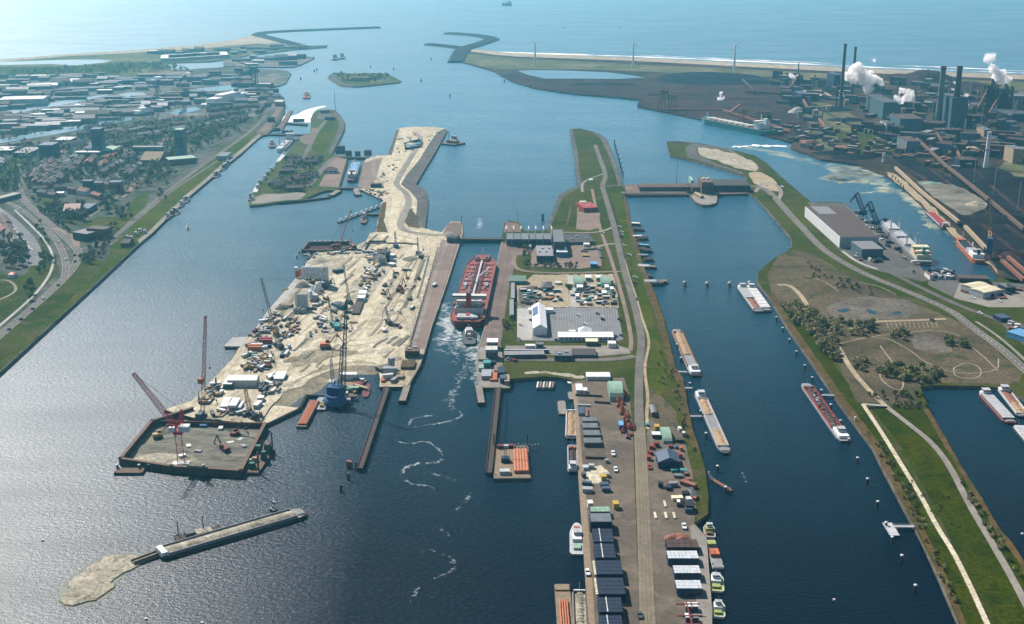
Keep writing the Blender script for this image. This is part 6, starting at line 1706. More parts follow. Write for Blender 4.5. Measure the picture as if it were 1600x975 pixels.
# cranes and rigs on the site
def leader(label, base, tip, h, m, bodym, w=1.4, collar=None, z=3.1, r=.16):
 t = crawler_crane(label, base, tip, h, m, w, z, (8, 6, 4), bodym=bodym, name='piling_rig', r=r, back=False)
 if collar:
  bb = G(*base, z); p = G(collar[0], collar[1], collar[2]) - bb; R_ = Matrix.Rotation(-t.rotation_euler.z, 3, 'Z'); p = R_ @ p
  boxpart(t, 'rig_collar', m, p.x, p.y, p.z - 2, 4, 4, 4)
 return t
leader('very tall thin orange piling rig beside the left site edge', (315, 651), (321, 493), 78, 'orange', 'slate_blue', 2.6, (314, 595, 28), r=.2)
crawler_crane('yellow piling crane near the white site huts at the lower end', (394, 652), (383, 607), 24, 'crane_yellow', 3.0, 3, bodym='navy', r=.22)
crawler_crane('long tan lattice crane leaning out over the left water', (436, 543), (408, 434), 58, 'gold_stone', 2.4, 3, (9, 7, 5), bodym='dark_grey', r=.22)
crawler_crane('orange yellow crane with upright lattice mast at the left works', (432, 524), (429, 486), 24, 'orange', 3.2, 3, (7, 6, 5), bodym='orange', r=.25)
crawler_crane('slim black lattice crane in the middle of the sandy site', (546, 473), (537, 415), 34, 'dark_grey', 1.8, 3, (8, 6, 4), r=.22)
crawler_crane('dark lattice crane beside the green machine on the sand', (522, 510), (512, 463), 28, 'dark_grey', 1.5, 3, (8, 6, 4), bodym='teal', r=.18)
crawler_crane('black crane with white load left of the lock promenade', (608, 506), (603, 479), 16, 'black', 1.6, 3, (8, 6, 4), bodym='dark_grey', r=.22)
crawler_crane('thin pale orange crane on the dark sheet pile basin', (526, 388), (549, 328), 48, 'orange', 1.6, 3, (9, 6, 5), bodym='dark_red', r=.18)
crawler_crane('small orange crane beside the thin crane on the dark basin', (552, 387), (547, 372), 12, 'orange', 2, 3, (9, 6, 4), r=.2)
leader('blue piling rig with tall leader at the top of the site', (619, 386), (617, 362), 19, 'crane_blue', 'crane_blue', 2.2, r=.3)
leader('dark piling rig near the head of the lock road', (655, 398), (652, 371), 22, 'dark_grey', 'dark_grey', 1.4, r=.2)
crawler_crane('pale grey crane above the grey dug trench', (658, 403), (662, 385), 12, 'light_grey', 1.2, 3, (6, 5, 3), r=.16)
crawler_crane('small dark telescopic crane at the left works edge', (339, 607), (337, 590), 12, 'dark_grey', 1, 3, (6, 4, 3), r=.2, back=False)
excavator(509, 544, 'orange', 0, 0, rz=.15, label='orange long arm excavator above the curved beach', sc=1.9)
excavator(625, 455, 'dark_red', 0, 0, rz=1.2, label='red excavator on the wavy sand left of the promenade', sc=1.6)
# floating blue crane
t, L, W = pontoon('deep blue floating crane barge with twin lattice booms off the curved beach', [(504, 632), (537, 634), (571, 594), (537, 590)], 2.4, 'timber', 'floating_crane', 'dark_steel', 'crane barge')
b = t.location.copy(); Rm = Matrix.Rotation(-t.rotation_euler.z, 3, 'Z')
LL = lambda x, y, h: Rm @ (G(x, y, h) - b)
q = MB(); c = LL(524, 630, 2.5); q.lathe(c.x, c.y, [(9, 2.5), (9, 7), (7.5, 7.2), (7.5, 10)], 14); q.build('crane_pedestal', 'crane_blue', t)
boxpart(t, 'machine_house', 'crane_blue', c.x, c.y + 3, 10, 13, 9, 6)
for k, (bx, by, tx, ty, hh, w, m) in enumerate([(536, 617, 541, 470, 82, 3.0, 'dark_grey'), (530, 620, 534, 540, 44, 2.6, 'crane_blue'), (522, 618, 517, 560, 34, 3.0, 'crane_blue'), (529, 612, 528, 590, 18, 3, 'light_grey')]):
 q = MB(); q.lattice(LL(bx, by, 10), LL(tx, ty, hh), w, w * .5, .24); q.build('boom', m, t)
q = MB(); q.bar(LL(541, 470, 82), LL(517, 560, 34), .14, 4); q.bar(LL(517, 560, 34), LL(521, 620, 9), .14, 4); q.bar(LL(541, 470, 82), LL(530, 620, 12), .14, 4); q.build('stay_rope', 'dark_grey', t)
for k, (x, y, m, sx, sy, sz) in enumerate([(545, 592, 'white', 14, 6, 5), (517, 614, 'white', 6, 5, 4), (519, 602, 'light_grey', 5, 7, 4), (545, 612, 'green', 5, 4, 3), (538, 618, 'light_grey', 6, 5, 3), (552, 608, 'pale_green', 9, 4, 2), (556, 600, 'dark_red', 12, 9, .6), (562, 604, 'gold_stone', 3, 18, 1.0), (558, 594, 'green', 6, 4, 2), (566, 596, 'off_white', 3, 3, 2.5), (548, 620, 'brown', 10, 5, 1.2), (540, 626, 'steel', 8, 5, 1.5), (545, 603, 'timber', 8, 8, 1.4)]):
 p = LL(x, y, 2.5); boxpart(t, R.choice(['deck_cabin', 'deck_gear', 'winch']), m, p.x, p.y, 2.5, sx, sy, sz, rz=-t.rotation_euler.z + (.9 if k in (6, 7) else 0))
t, L, W = pontoon('grey flat pontoon with yellow gear left of the blue floating crane', [(489, 620), (512, 620), (513, 640), (497, 640)], 1.6, 'steel')
for k in range(5): boxpart(t, 'deck_gear', R.choice(['cream', 'pale_green', 'yellow', 'dark_red']), L * R.uniform(.1, .35), R.uniform(-.3, .3) * W, 1.7, 3, 2, 1.8)
# pile rig barge with green machines right of the pit
t, L, W = pontoon('brown work barge with green winches moored right of the pit', [(399, 700), (424, 701), (410, 739), (376, 738)], 2.0, 'brown', 'work_barge', 'dark_brown', 'barge')
for k, (u, v, m, sx, sy, sz) in enumerate([(-.25, .35, 'green', 6, 6, 5), (.2, .4, 'dark_red', 6, 5, 6), (.3, .05, 'green', 5, 5, 6), (-.1, -.05, 'gold_stone', 6, 5, 3), (.0, -.32, 'green', 6, 5, 4), (-.3, -.1, 'off_white', 4, 3, 2.5), (.3, .3, 'green', 4, 4, 7)]):
 boxpart(t, 'winch', m, u * L, v * W, 2.1, sx * .8, sy * .8, sz, taper=.75)
for s in (-.42, .44):
 q = MB(); q.bar((L * .42, W * s, -4), (L * .42, W * s, 16), .6, 8); q.build('spud_pile', 'dark_grey', t)
pontoon('brown flat pontoon floating below the left corner of the pit', [(181, 731), (226, 731), (224, 739), (180, 739)], 1.8, 'brown')
# spit, cofferdam walls and dark basin
local_wall('sheet_pile_wall', 'dark sheet pile wall round the pale sand spit and barge bay', 'wall', [(417, 662), (468, 638), (479, 617), (508, 618)], -2, 4.6, 2, 'dark_steel')
land('sand_spit', [(424, 633), (467, 637), (417, 661), (404, 662)], 'pale_sand', 2.0)
t = thing('sheet_pile_basin', 'rusty sheet pile cofferdam basin at the top left of the site', 'cofferdam', (0, 0, 0))
m = MB(); wallrun(m, [(545, 377), (482, 378), (472, 390), (500, 391), (548, 389)], -3, 7.5, 1.4); m.build('sheet_wall', 'rust_sheet', t)
m = MB(); P = [G(x, y, 4.55) for x, y in [(545, 377), (482, 378), (472, 390), (500, 391), (548, 389)]]; wallrun(m, None, 4.51, .4, 2.2, P=P); m.build('capping_beam', 'brown', t)
m = MB(); P = [G(x, y, 3.5) for x, y in [(492 + 8 * k, 378.5) for k in range(7)]]
for p in P: m.box(p.x, p.y, 4.0, 2, 2, 1.8)
m.build('wall_anchor', 'off_white', t)
land('basin_floor', [(545, 379), (484, 379), (474, 390), (500, 390), (548, 388)], 'rust_sheet', z=.6, bottom=-1)
local_wall('sheet_pile_wall', 'dark sheet pile wall at the head of the inner basin', 'wall', [(546, 389), (570, 390), (578, 376), (602, 376)], 0, 4.6, 1.6, 'dark_steel')
local_wall('sheet_pile_wall', 'dark trench edge beam across the top of the site', 'wall', [(572, 379), (632, 379), (652, 381)], 2, 2.2, 2.4, 'dark_brown')
# concrete slab out over the water
t = thing('concrete_slab', 'pale square landing slab jutting into the left water', 'landing', (0, 0, 0))
m = MB(); P = ring([(350, 541), (363, 527), (388, 526), (378, 541)], 2.8); m.prism(P, 1.4, 2.8); m.build('slab', 'pale_concrete', t)
m = MB(); wallrun(m, [(352, 542), (376, 542)], -2, 3.3, 1.5); m.build('slab_wall', 'dark_steel', t)
land('brown_quay_slab', [(372, 543), (380, 545), (366, 563), (360, 562)], 'dark_brown', 2.4)
# left edge paved strip
S('edge_strip', [(494, 396), (500, 394), (468, 440), (432, 490), (402, 522), (393, 522), (410, 497), (460, 438)], 'pale_concrete', 3.3)
S('edge_strip', [(470, 446), (475, 447), (440, 494), (436, 490)], 'slab_road', 3.32)
# batching plants with silos
def silo_row(label, pts, h, r_, m, z=3.1):
 t = thing('silo_plant', label, 'silos', G(*pts[0], z)); b = t.location
 for x, y in pts:
  p = G(x, y, z) - b; q = MB(); q.lathe(p.x, p.y, [(r_ * .5, 0), (r_, 3), (r_, h), (r_ * .4, h + 1.4)], 12); q.build('silo', m, t)
 return t
silo_row('row of five slim white cement silos, lower plant', [(466, 484), (470.5, 484), (475, 484), (479.5, 484), (464, 480)], 15, 1.7, 'off_white')
silo_row('five small pale silos behind the lower silo row', [(489, 462), (496, 458), (500, 455), (486, 470), (493, 465)], 9, 1.9, 'white')
silo_row('row of six broad white silos of the upper batching plant', [(475 + k * 5, 435) for k in range(6)], 12, 2.1, 'white')
bld('batching_tower', 'grey white mixing tower at the right of the upper batching plant', 'batching plant', [(502, 417), (511, 417), (512, 422), (503, 422)], 19, 'off_white', 'dark_grey', units=1)
bld('batching_tower', 'lower grey mixing block beneath the upper batching tower', 'batching plant', [(503, 436), (512, 436), (512, 442), (503, 442)], 7, 'slate_blue', 'steel')
bld('batching_hall', 'pale blue hopper house between the two silo plants', 'batching plant', [(483, 452), (494, 451), (492, 462), (482, 463)], 6, 'light_grey', 'light_grey')
silo_row('orange and white cement hoppers at the water side', [(464, 435), (467, 433), (470, 431)], 7, 1.6, 'orange')
pole('white_tank', 'white tank on orange frame at the water side', 'tank', 462.5, 424, 5, 2.2, 'white', 3, 12)
silo_row('bluish mixer tanks below the white silo row', [(462, 489), (469, 489), (475, 490)], 4, 2.6, 'steel')
bld('open_bay', 'dark low aggregate bay below the grey gravel heap', 'aggregate bay', [(439, 473), (457, 475), (455, 478), (438, 476)], 2, 'brown', 'timber')
for x, y, r_, h, mt, lk in ((473, 447, 14, 6, 'mud', 'grey gravel heap'), (441, 482, 10, 5, 'mud', 'grey gravel heap'), (446, 452, 7, 2, 'mud', 'grey gravel heap'), (497, 408, 18, 4, 'dredged_sand', 'tan sand heap'), (520, 405, 14, 3, 'sand', 'tan sand heap'), (455, 562, 11, 3, 'wet_sand', 'grey sand heap'), (448, 600, 9, 2.5, 'pale_sand', 'pale sand heap'), (435, 612, 8, 2, 'pale_sand', 'pale sand heap'),
      (640, 405, 16, 2, 'mud', 'dark gravel heap'), (575, 548, 14, 3, 'pale_sand', 'pale sand heap'), (600, 547, 13, 3, 'pale_sand', 'pale sand heap'), (540, 552, 12, 2, 'wet_sand', 'grey sand heap'), (500, 535, 12, 2.4, 'pale_sand', 'pale sand heap'), (619, 560, 9, 3, 'sand', 'tan sand heap'), (602, 577, 9, 4, 'mud', 'dark gravel heap'),
      (625, 470, 11, 2.6, 'sand', 'tan sand heap'), (612, 490, 10, 2.4, 'sand', 'tan sand heap'), (596, 470, 10, 2.2, 'pale_sand', 'pale sand heap'), (585, 500, 12, 2.4, 'sand', 'tan sand heap'), (560, 460, 13, 2.5, 'sand', 'tan sand heap'), (525, 480, 13, 2.5, 'dredged_sand', 'tan sand heap'), (560, 400, 12, 2.4, 'pale_sand', 'pale sand heap'), (603, 302, 9, 3, 'sand', 'tan sand heap'), (640, 445, 12, 2.2, 'sand', 'tan sand heap'),
      (648, 480, 8, 2.2, 'pale_sand', 'pale sand heap'), (500, 560, 12, 2, 'wet_sand', 'grey sand heap'), (620, 250, 14, 3, 'pale_sand', 'pale sand heap'), (640, 225, 14, 3, 'pale_sand', 'pale sand heap'), (672, 212, 12, 3, 'sand', 'tan sand heap'), (595, 285, 10, 2, 'sand', 'tan sand heap')):
 heap(x, y, r_ * .65, h * .8, mt, lk, 'on the sandy building site', sx=R.uniform(1, 1.7), rz=R.uniform(.8, 1.5), group='sand heaps on the building site')
# halls and offices
bld('site_hall', 'long white arched site hall with pale end wall', 'hall', [(357, 586), (402, 586), (404, 594), (357, 594)], 6, 'off_white', 'white', 'gable', rh=2)
bld('site_office', 'white office block with green base left of the long hall', 'office', [(351, 594), (367, 593), (361, 601), (350, 600)], 4, 'green', 'white')
for k in range(4): bld('site_cabin', 'white site cabin in the four part stack, %s from the top' % ORD[k], 'cabin', [(350.5 - k * 1.9, 621 + k * 3.8), (362 - k * 1.9, 621 + k * 3.8), (360.5 - k * 1.9, 624 + k * 3.8), (349 - k * 1.9, 624 + k * 3.8)], 3, 'off_white', 'white', wins=3, group='white site cabins')
bld('site_office', 'white two storey office right of the four part cabin stack', 'office', [(362, 622), (374, 622), (370, 634), (359, 634)], 6, 'off_white', 'white', wins=5)
bld('site_cabin', 'blue sided white cabin beside the two storey office', 'cabin', [(375, 627), (380, 627), (377, 637), (372, 637)], 4, 'sky_blue', 'white')
for k in range(4): bld('site_cabin', 'white cabin in the slanting row near the beach, %s from left' % ORD[k], 'cabin', [(423.5 + k * 5 + (5 if k else 0), 584 - (3 if k else 0)), (428 + k * 5 + (5 if k else 0), 584 - (3 if k else 0)), (421 + k * 5 + (7 if k else 0), 590 + (2 if k else 0)), (417 + k * 5 + (6 if k else 0), 590 + (2 if k else 0))], 3, 'light_grey', 'white', group='white cabins near the beach')
bld('site_cabin', 'white roofed cabin pair above the piling crane, upper', 'cabin', [(404, 618), (413, 618), (411, 622), (402, 622)], 3, 'light_grey', 'white')
bld('site_cabin', 'white roofed cabin pair above the piling crane, lower', 'cabin', [(402, 626), (408, 626), (404, 634), (397, 633)], 3, 'light_grey', 'white')
bld('site_cabin', 'bright white cabin trio in the middle of the sand, upper left', 'cabin', [(562, 454), (575, 454), (570, 459), (560, 459)], 4, 'off_white', 'white')
bld('site_cabin', 'bright white cabin trio in the middle of the sand, lower', 'cabin', [(560, 461), (573, 461), (568, 466), (557, 466)], 4, 'off_white', 'white')
bld('open_trench_deck', 'dark striped steel deck below the bright white cabins', 'steel deck', [(557, 470), (570, 469), (560, 490), (549, 489)], 1.5, 'dark_brown', 'dark_brown')
for k, (x, y, m, lk, rz) in enumerate([(415, 534, 'red', 'red', 0), (398, 545, 'orange', 'orange', 0), (400, 541, 'white', 'white', 0), (408, 546, 'white', 'white', .5), (391, 555, 'pale_green', 'pale green', 0), (386, 556, 'off_white', 'cream', 1.1), (414, 543, 'navy', 'navy', 0), (393, 540, 'dark_grey', 'dark', .8),
          (450, 545, 'light_grey', 'grey', 1.5), (442, 556, 'navy', 'navy', 1.5), (448, 554, 'off_white', 'cream', 1.5), (409, 604, 'dark_grey', 'dark', 1.5), (414, 610, 'navy', 'navy', 1.5)]):
 for s_ in ((0, 0), (0, 1)) if k in (0, 1, 11) else ((0, 0),):
  container(x, y + s_[1] * 3, rz, m, lk + ' container', 'on the lower left building site', z=3.1 + s_[1] * .0, H=4.2 if k < 2 else 2.8)
# clutter: vehicles, stacks, machines
zones = [([(393, 560), (425, 553), (425, 562), (418, 580), (400, 580), (380, 575)], 46, 'in the lower stock circle'),
   ([(385, 520), (430, 490), (470, 500), (468, 520), (440, 532), (400, 533)], 66, 'beside the orange lattice mast'),
   ([(325, 605), (345, 596), (348, 615), (330, 632), (312, 630)], 22, 'at the left edge stockyard'),
   ([(576, 390), (606, 386), (608, 402), (585, 414), (572, 408)], 34, 'around the blue concrete plant'),
   ([(564, 418), (592, 410), (590, 432), (574, 455), (562, 450)], 30, 'along the middle haul road'),
   ([(480, 392), (560, 388), (575, 395), (520, 402), (478, 405)], 22, 'below the dark basin wall'),
   ([(420, 588), (440, 590), (436, 615), (412, 618)], 18, 'beside the beach cabins'),
   ([(500, 480), (560, 480), (550, 530), (480, 530)], 30, 'in the middle sand field'),
   ([(590, 420), (650, 400), (660, 400), (640, 520), (600, 530)], 26, 'on the striped sand field'),
   ([(640, 205), (690, 206), (670, 225), (625, 260), (600, 290), (590, 280), (615, 250), (622, 215)], 30, 'on the sandy tip'),
   ([(480, 425), (520, 425), (512, 470), (485, 495)], 26, 'beside the silo plants'), ([(340, 640), (410, 640), (408, 652), (330, 650)], 16, 'just behind the pit'), ([(570, 295), (600, 300), (598, 314), (575, 300)], 12, 'by the smaller lock')]
LK = [('off_white', 'pale'), ('grey', 'grey'), ('dark_grey', 'dark'), ('rust', 'rusty'), ('light_grey', 'light grey'), ('slate_blue', 'blue grey'), ('brown', 'brown'), ('timber', 'timber'), ('timber', 'timber'), ('works_grey', 'dull grey'), ('concrete', 'sand grey')]
v_ = vec2(G(450, 560, 3), G(600, 400, 3)); SA = math.atan2(v_.y, v_.x)
for zi, (poly, n, where) in enumerate(zones):
 for i, (x, y) in enumerate(scatter_px(poly, n, 3.6, 20 + zi)):
  m, lk = R.choice(LK); u = R.random()
  if u < .16: truck(x, y, R.uniform(0, 3), R.choice(['crane_yellow', 'white', 'off_white', 'light_grey', 'dark_grey']), 'dump truck', where)
  elif u < .26: excavator(x, y, R.choice(['crane_yellow', 'crane_yellow', 'dark_grey', 'dark_red']), 'small excavator', where, rz=R.uniform(0, 6))
  else:
   L0, W0, H0 = R.uniform(2, 7.5), R.uniform(1.4, 2.6), R.uniform(.5, 2.2)
   kn = {'timber': 'timber_stack', 'white': 'crate_stack', 'off_white': 'crate_stack', 'rust': 'steel_stack', 'brown': 'steel_stack'}.get(m, 'material_stack')
   t = bldm(kn, None, kn.replace('_', ' '), G(x, y, 3.15), L0, W0, H0, SA + R.choice([0, 0, 1.57]) + R.uniform(-.15, .15), m, R.choice([m, m, m, 'light_grey', 'timber', 'dark_grey']))
   later(t, lk + ' ' + kn.replace('_', ' '), where, x, 'stacks on the building site')
bld('concrete_plant', 'deep blue concrete plant tower in the upper site', 'concrete plant', [(604, 391), (609, 391), (609, 395), (604, 395)], 11, 'navy', 'navy', units=1)
bld('concrete_plant', 'deep blue flat roofed plant container in the upper site', 'concrete plant', [(584, 395), (593, 395), (592, 398), (584, 398)], 5, 'blue', 'blue')
bld('concrete_plant', 'grey clad mixing house of the upper concrete plant', 'concrete plant', [(589, 399), (600, 398), (600, 404), (589, 405)], 7, 'steel', 'dark_grey', units=2)
for k in range(3): bld('site_cabin', 'pale cabin right of the blue plant tower, %s from the top' % ORD[k], 'cabin', [(609, 395.5 + k * 7), (617, 397 + k * 7), (616, 400 + k * 7), (608, 398 + k * 7)], 3, 'light_grey', 'white', group='cabins by the blue plant')
bld('blue_shed', 'dark blue shed on the sand right of the upper batching plant', 'shed', [(521, 421), (534, 418), (535, 421), (522, 423)], 3.5, 'navy', 'slate_blue')
bld('green_machine', 'dark green crusher machine in the middle of the site', 'machine', [(524, 472), (536, 469), (537, 477), (525, 480)], 4, 'teal', 'dark_grey', units=2)
bld('green_machine', 'dark green pump unit below the crusher machine', 'machine', [(523, 504), (531, 504), (531, 510), (523, 510)], 4, 'teal', 'teal')
t = land('blue_dredge_pond', [(633, 224), (640, 220), (655, 217), (659, 222), (650, 228), (634, 230)], 'basin_water', 3.35, bottom=2)
t = thing('conveyor_wall', 'dark blue lined tank wall on the sandy tip', 'tank', (0, 0, 0)); m = MB(); wallrun(m, [(633, 230), (632, 223), (655, 217), (659, 220), (657, 227), (634, 231)], 3, 3.5, 1.6); m.build('tank_wall', 'navy', t)
# trench and long mounds on the right field
for k, (px, w, mt) in enumerate([([(663, 405), (650, 440), (638, 462), (632, 480)], 3.5, 'mud'), ([(670, 400), (660, 440), (652, 465)], 2, 'mud'), ([(620, 425), (606, 450), (600, 470)], 3, 'wet_sand')]):
 road(px, w, mt, 3.5, name='trench')
# white cone markers line on promenade
for k in range(46):
 f = k / 45
 p = G(684 - 44 * f, 388 + 156 * f, 3.25); q = MB(); q.box(p.x, p.y, 3.2, 1.6, .8, 1.2); o = q.build('concrete_block', 'dark_grey'); o['category'] = 'concrete block'; later(o, 'small concrete block', 'lining the sand side of the promenade', 388 + 156 * f, 'blocks along the promenade', 'the top')
truck(679, 447, 1.2, 'white', 'white tipper truck', 'on the left lock promenade')
# ==== quay yard in the foreground
def quad(x0, x1, y0, y1, s=0): return [(x0, y0), (x1, y0), (x1 + s, y1), (x0 + s, y1)]
def block_stack(label, q, h, top, side, rows=3, cols=6, stripe=None, edge=None, group=None, legs=False):
 c, L, W, rz = rect(q, 3 + h)
 t = thing('module_stack', label, 'module stack', (c.x, c.y, 3.1), rz, group)
 boxpart(t, 'stack_body', side, 0, 0, .9 if legs else 0, L, W, h - .9 if legs else h)
 for i in range(rows):
  for j in range(cols):
   boxpart(t, 'top_panel', top, -L / 2 + L * (j + .5) / cols, -W / 2 + W * (i + .5) / rows, h + .003, L / cols * .93, W / rows * .93, .22)
 if stripe is not None: boxpart(t, 'white_beam', 'off_white', L * stripe, 0, h + .24, .5, W, .3)
 if edge:
  for k in range(8): boxpart(t, 'edge_fender', edge, -L / 2 - .7, -W / 2 + W * (k + .5) / 8, h - 1.4, 1.2, W / 11, 1.4)
 if legs:
  for x in (-.4, .4): boxpart(t, 'support_leg', 'dark_grey', L * x, 0, 0, .8, W * .9, .9)
 return t
bs = [((926, 957, 826.5, 847), -.16, None), ((928, 960, 850, 872), -.13, None), ((930, 971, 876, 898), None, 'cream'), ((932.5, 974.5, 903, 929), None, 'cream'), ((934, 971, 934, 957), -.14, None), ((936, 972, 962, 985), -.14, None)]
for k, (q, st, ed) in enumerate(bs):
 block_stack('dark blue module stack %s, %s of six from the top' % ('with cream fenders' if ed else 'with a pale beam', ORD[k]), quad(*q, 1.5), 5.2, 'stack_blue', 'navy', 4, 7, st, ed, 'dark blue module stacks')
block_stack('blue grey steel box at the head of the dark blue stacks', quad(921, 955, 802, 816, 1), 7, 'works_grey', 'navy', 1, 1)
block_stack('pale grid frame hoist just above the blue grey steel box', quad(922, 952, 792, 800, 1), 4, 'pale_green', 'dark_grey', 2, 4)
for k, (x0, x1, y0, y1) in enumerate([(910, 932, 652, 658.5), (910, 934, 661, 669), (911, 937, 672, 680.5), (912, 939, 684, 692.5)]):
 block_stack('grey steel pontoon section, %s of four from the top' % ORD[k], [(x0, y0), (x1, y0), (x1 + 1, y1), (x0 + .5, y1)], 3, 'works_grey', 'dark_grey', 1, 6, group='grey steel pontoon sections')
 bpy.data.objects.get('module_stack')
for k, q in enumerate([(1042, 1090, 861, 873), (1052, 1093, 884, 896), (1055.5, 1095, 907, 920)]):
 block_stack('grey caisson with pale fluffy top cells, %s of three from the top' % ORD[k], quad(*q, 1), 4.6, 'foam_panel', 'slate_blue', 3, 8, group='grey caissons by the white quay', legs=k > 0)
block_stack('dark timber topped caisson above the pale celled ones', quad(1040.5, 1090, 843, 856, 1), 4, 'works_brown', 'dark_steel', 2, 5)
bld('white_hall', 'plain white flat hall at the top of the quay yard', 'hall', [(914, 582), (953, 582), (953, 589), (918, 589)], 3, 'off_white', 'white')
bld('l_shed', 'white L shaped shed near the yard corner', 'shed', [(900, 600), (909, 600), (911, 610), (900, 610)], 3, 'off_white', 'white'); bld('l_shed', 'low white wing of the L shaped yard shed', 'shed', [(909.5, 606), (917, 606), (917.5, 610.5), (911.5, 610.5)], 3, 'off_white', 'white')
bld('green_hangar', 'large green barrel roofed hangar at the yard top', 'hangar', [(950, 589), (971, 589), (973, 611), (952, 611)], 9, 'pale_green', 'pale_green', 'arch', door=-.0)
t = bld('green_hangar', 'smaller green barrel hangar right of the slab road', 'hangar', [(1033, 662), (1047, 662), (1048, 684), (1034, 684)], 5, 'pale_green', 'pale_green', 'arch')
for k in range(2): bld('site_cabin', 'white roofed blue cabin left of the small green hangar, the %s one' % ('left', 'right')[k], 'cabin', [(1019 + k * 6.5, 675), (1025 + k * 6.5, 675), (1025 + k * 6.5, 679.5), (1019 + k * 6.5, 679.5)], 3, 'navy', 'white')
bld('tent_hall', 'dark blue gabled hall on the right yard', 'hall', [(1026, 707), (1059, 707), (1061, 722), (1028, 722)], 5, 'navy', 'slate_blue', 'gabley', rh=3.5)
bld('yellow_tank_hut', 'yellow hut above the small green hangar', 'hut', [(1023, 663), (1030, 663), (1030, 667), (1023, 667)], 3, 'yellow', 'yellow')
bld('blue_hut', 'blue box hut at the end of the orange buoys', 'hut', [(967, 658), (974, 658), (974, 665), (967, 665)], 4, 'blue', 'sky_blue')
bld('grey_hut', 'grey gabled hut on the grass beside the slab road', 'hut', [(1017, 633), (1024, 633), (1024, 645), (1016, 645)], 3.5, 'brown', 'roof_grey', 'gabley')
bld('wet_tank', 'dark square tank by the yard quay', 'tank', [(903, 636), (914, 636), (914, 646), (903, 646)], 2, 'light_grey', 'slate_blue')
bld('steel_rack', 'rust red steel frame beside the dark square tank', 'rack', [(914, 637), (918, 637), (918, 650), (914, 650)], 2, 'rust', 'rust')
for k, (a_, b_, m) in enumerate([((899, 618), (941, 620), 'dark_brown'), ((929, 629), (954, 631), 'dark_brown'), ((902, 634), (923, 635), 'off_white'), ((915, 716), (948, 717), 'dark_brown')]):
 A, B = G(*a_, 3.2), G(*b_, 3.2); d = vec2(A, B); q = MB(); q.bar((-d.length / 2, 0, .8), (d.length / 2, 0, .8), .8, 8)
 o = q.build('steel_pipe', m, None, (A + B) / 2, math.atan2(d.y, d.x)); o['category'] = 'pipe'; later(o, ('brown' if m != 'off_white' else 'pale') + ' steel pipe lying', 'on the upper quay yard', a_[0], 'pipes on the yard')
for k in range(16):
 x, y = 966 + R.uniform(-4, 9) + k * .8, 596 + 0 + k * 3.9 + 20
 q = MB(); q.lathe(0, 0, [(.3, 0), (1.5, .3), (1.6, 1.4), (.5, 2.6), (.25, 5.5)], 10); o = q.build('buoy', 'orange' if k < 14 else 'red', None, G(x, y, 3.2)); o.scale = (1.25, 1.25, 1.1); o['category'] = 'buoy'; later(o, 'orange navigation buoy ashore', 'in the row along the yard grass', y, 'orange buoys on the yard', 'the top')
for k in range(12):
 x, y = 979 + R.uniform(-9, 14), 664 + R.uniform(0, 22)
 q = MB(); q.box(0, 0, 0, R.uniform(2, 5), R.uniform(1.5, 2.5), R.uniform(1, 2.4), R.uniform(0, 3)); o = q.build('anchor_block', 'dark_red', None, G(x, y, 3.2)); o['category'] = 'buoy sinker'; later(o, 'dark red steel sinker', 'heaped by the slab road', x, 'red sinkers on the yard')
for x0, y0, w, m, lk in ((917, 757, 14, 'slate_blue', 'blue grey'), (918, 768, 14, 'steel', 'pale striped'), (944, 759, 12, 'slate_blue', 'blue grey'), (947, 767, 12, 'slate_blue', 'blue grey'), (1032, 760, 7, 'stack_blue', 'dark blue'), (1044.5, 764, 7, 'stack_blue', 'dark blue'), (1053, 736, 10, 'teal', 'green'), (1068, 738, 10, 'teal', 'green'), (1060, 745, 12, 'works_grey', 'grey'), (1052, 759, 12, 'grey', 'long grey'), (947, 744, 9, 'steel', 'pale'), (1062, 790, 8, 'dark_steel', 'dark'), (1074, 786, 14, 'black', 'black'), (1076, 800, 10, 'slate_blue', 'blue grey'), (1071, 775, 10, 'dark_steel', 'dark'),
      (1076, 752, 8, 'rust', 'rusty'), (1072, 742, 6, 'brown', 'brown'), (1062, 690, 14, 'dark_brown', 'brown'), (1018, 700, 6, 'red', 'red'), (1026, 697, 7, 'dark_red', 'dark red'), (1016, 709, 6, 'dark_red', 'dark red'), (1014, 718, 6, 'red', 'red'), (1063, 715, 5, 'red', 'red'), (1048, 699, 7, 'dark_red', 'dark red'), (1057, 700, 4, 'blue', 'blue'), (1064, 703, 4, 'orange', 'orange'), (1011, 665, 5, 'teal', 'green'), (1068, 680, 5, 'off_white', 'white'), (1062, 672, 5, 'off_white', 'white'), (912, 745, 6, 'dark_grey', 'dark'), (915, 733, 8, 'light_grey', 'pale'), (924, 731, 8, 'light_grey', 'pale'), (948, 722, 5, 'grey', 'grey'), (1076, 784, 7, 'off_white', 'white'), (1060, 787, 4, 'white', 'white'), (1058, 780, 16, 'cream', 'cream'), (1085, 780, 5, 'orange', 'orange')):
 t = bldm('yard_stack', None, 'material stack', G(x0, y0, 3.2), w * .45, R.uniform(3, 4.5), R.uniform(1.2, 2.8), R.uniform(-.2, .2), m, m); later(t, lk + ' stack of gear', 'on the foreground yard', x0 + y0 * .01, 'gear stacks on the yard')
bld('crusher_frame', 'large black steel frame with orange tops near the reed bank', 'machine', [(1071, 783), (1083, 783), (1083, 791), (1070, 791)], 4, 'black', 'black'); bld('rust_hull', 'rust brown boat hull lying on the yard edge', 'boat', [(1070, 747), (1075, 745), (1082, 760), (1077, 764)], 2.5, 'rust', 'rust'); bld('dark_net_heap', 'black sheeted heap below the rust hull', 'heap', [(1075, 762), (1084, 761), (1088, 775), (1078, 775)], 2, 'black', 'dark_grey', 'hip')
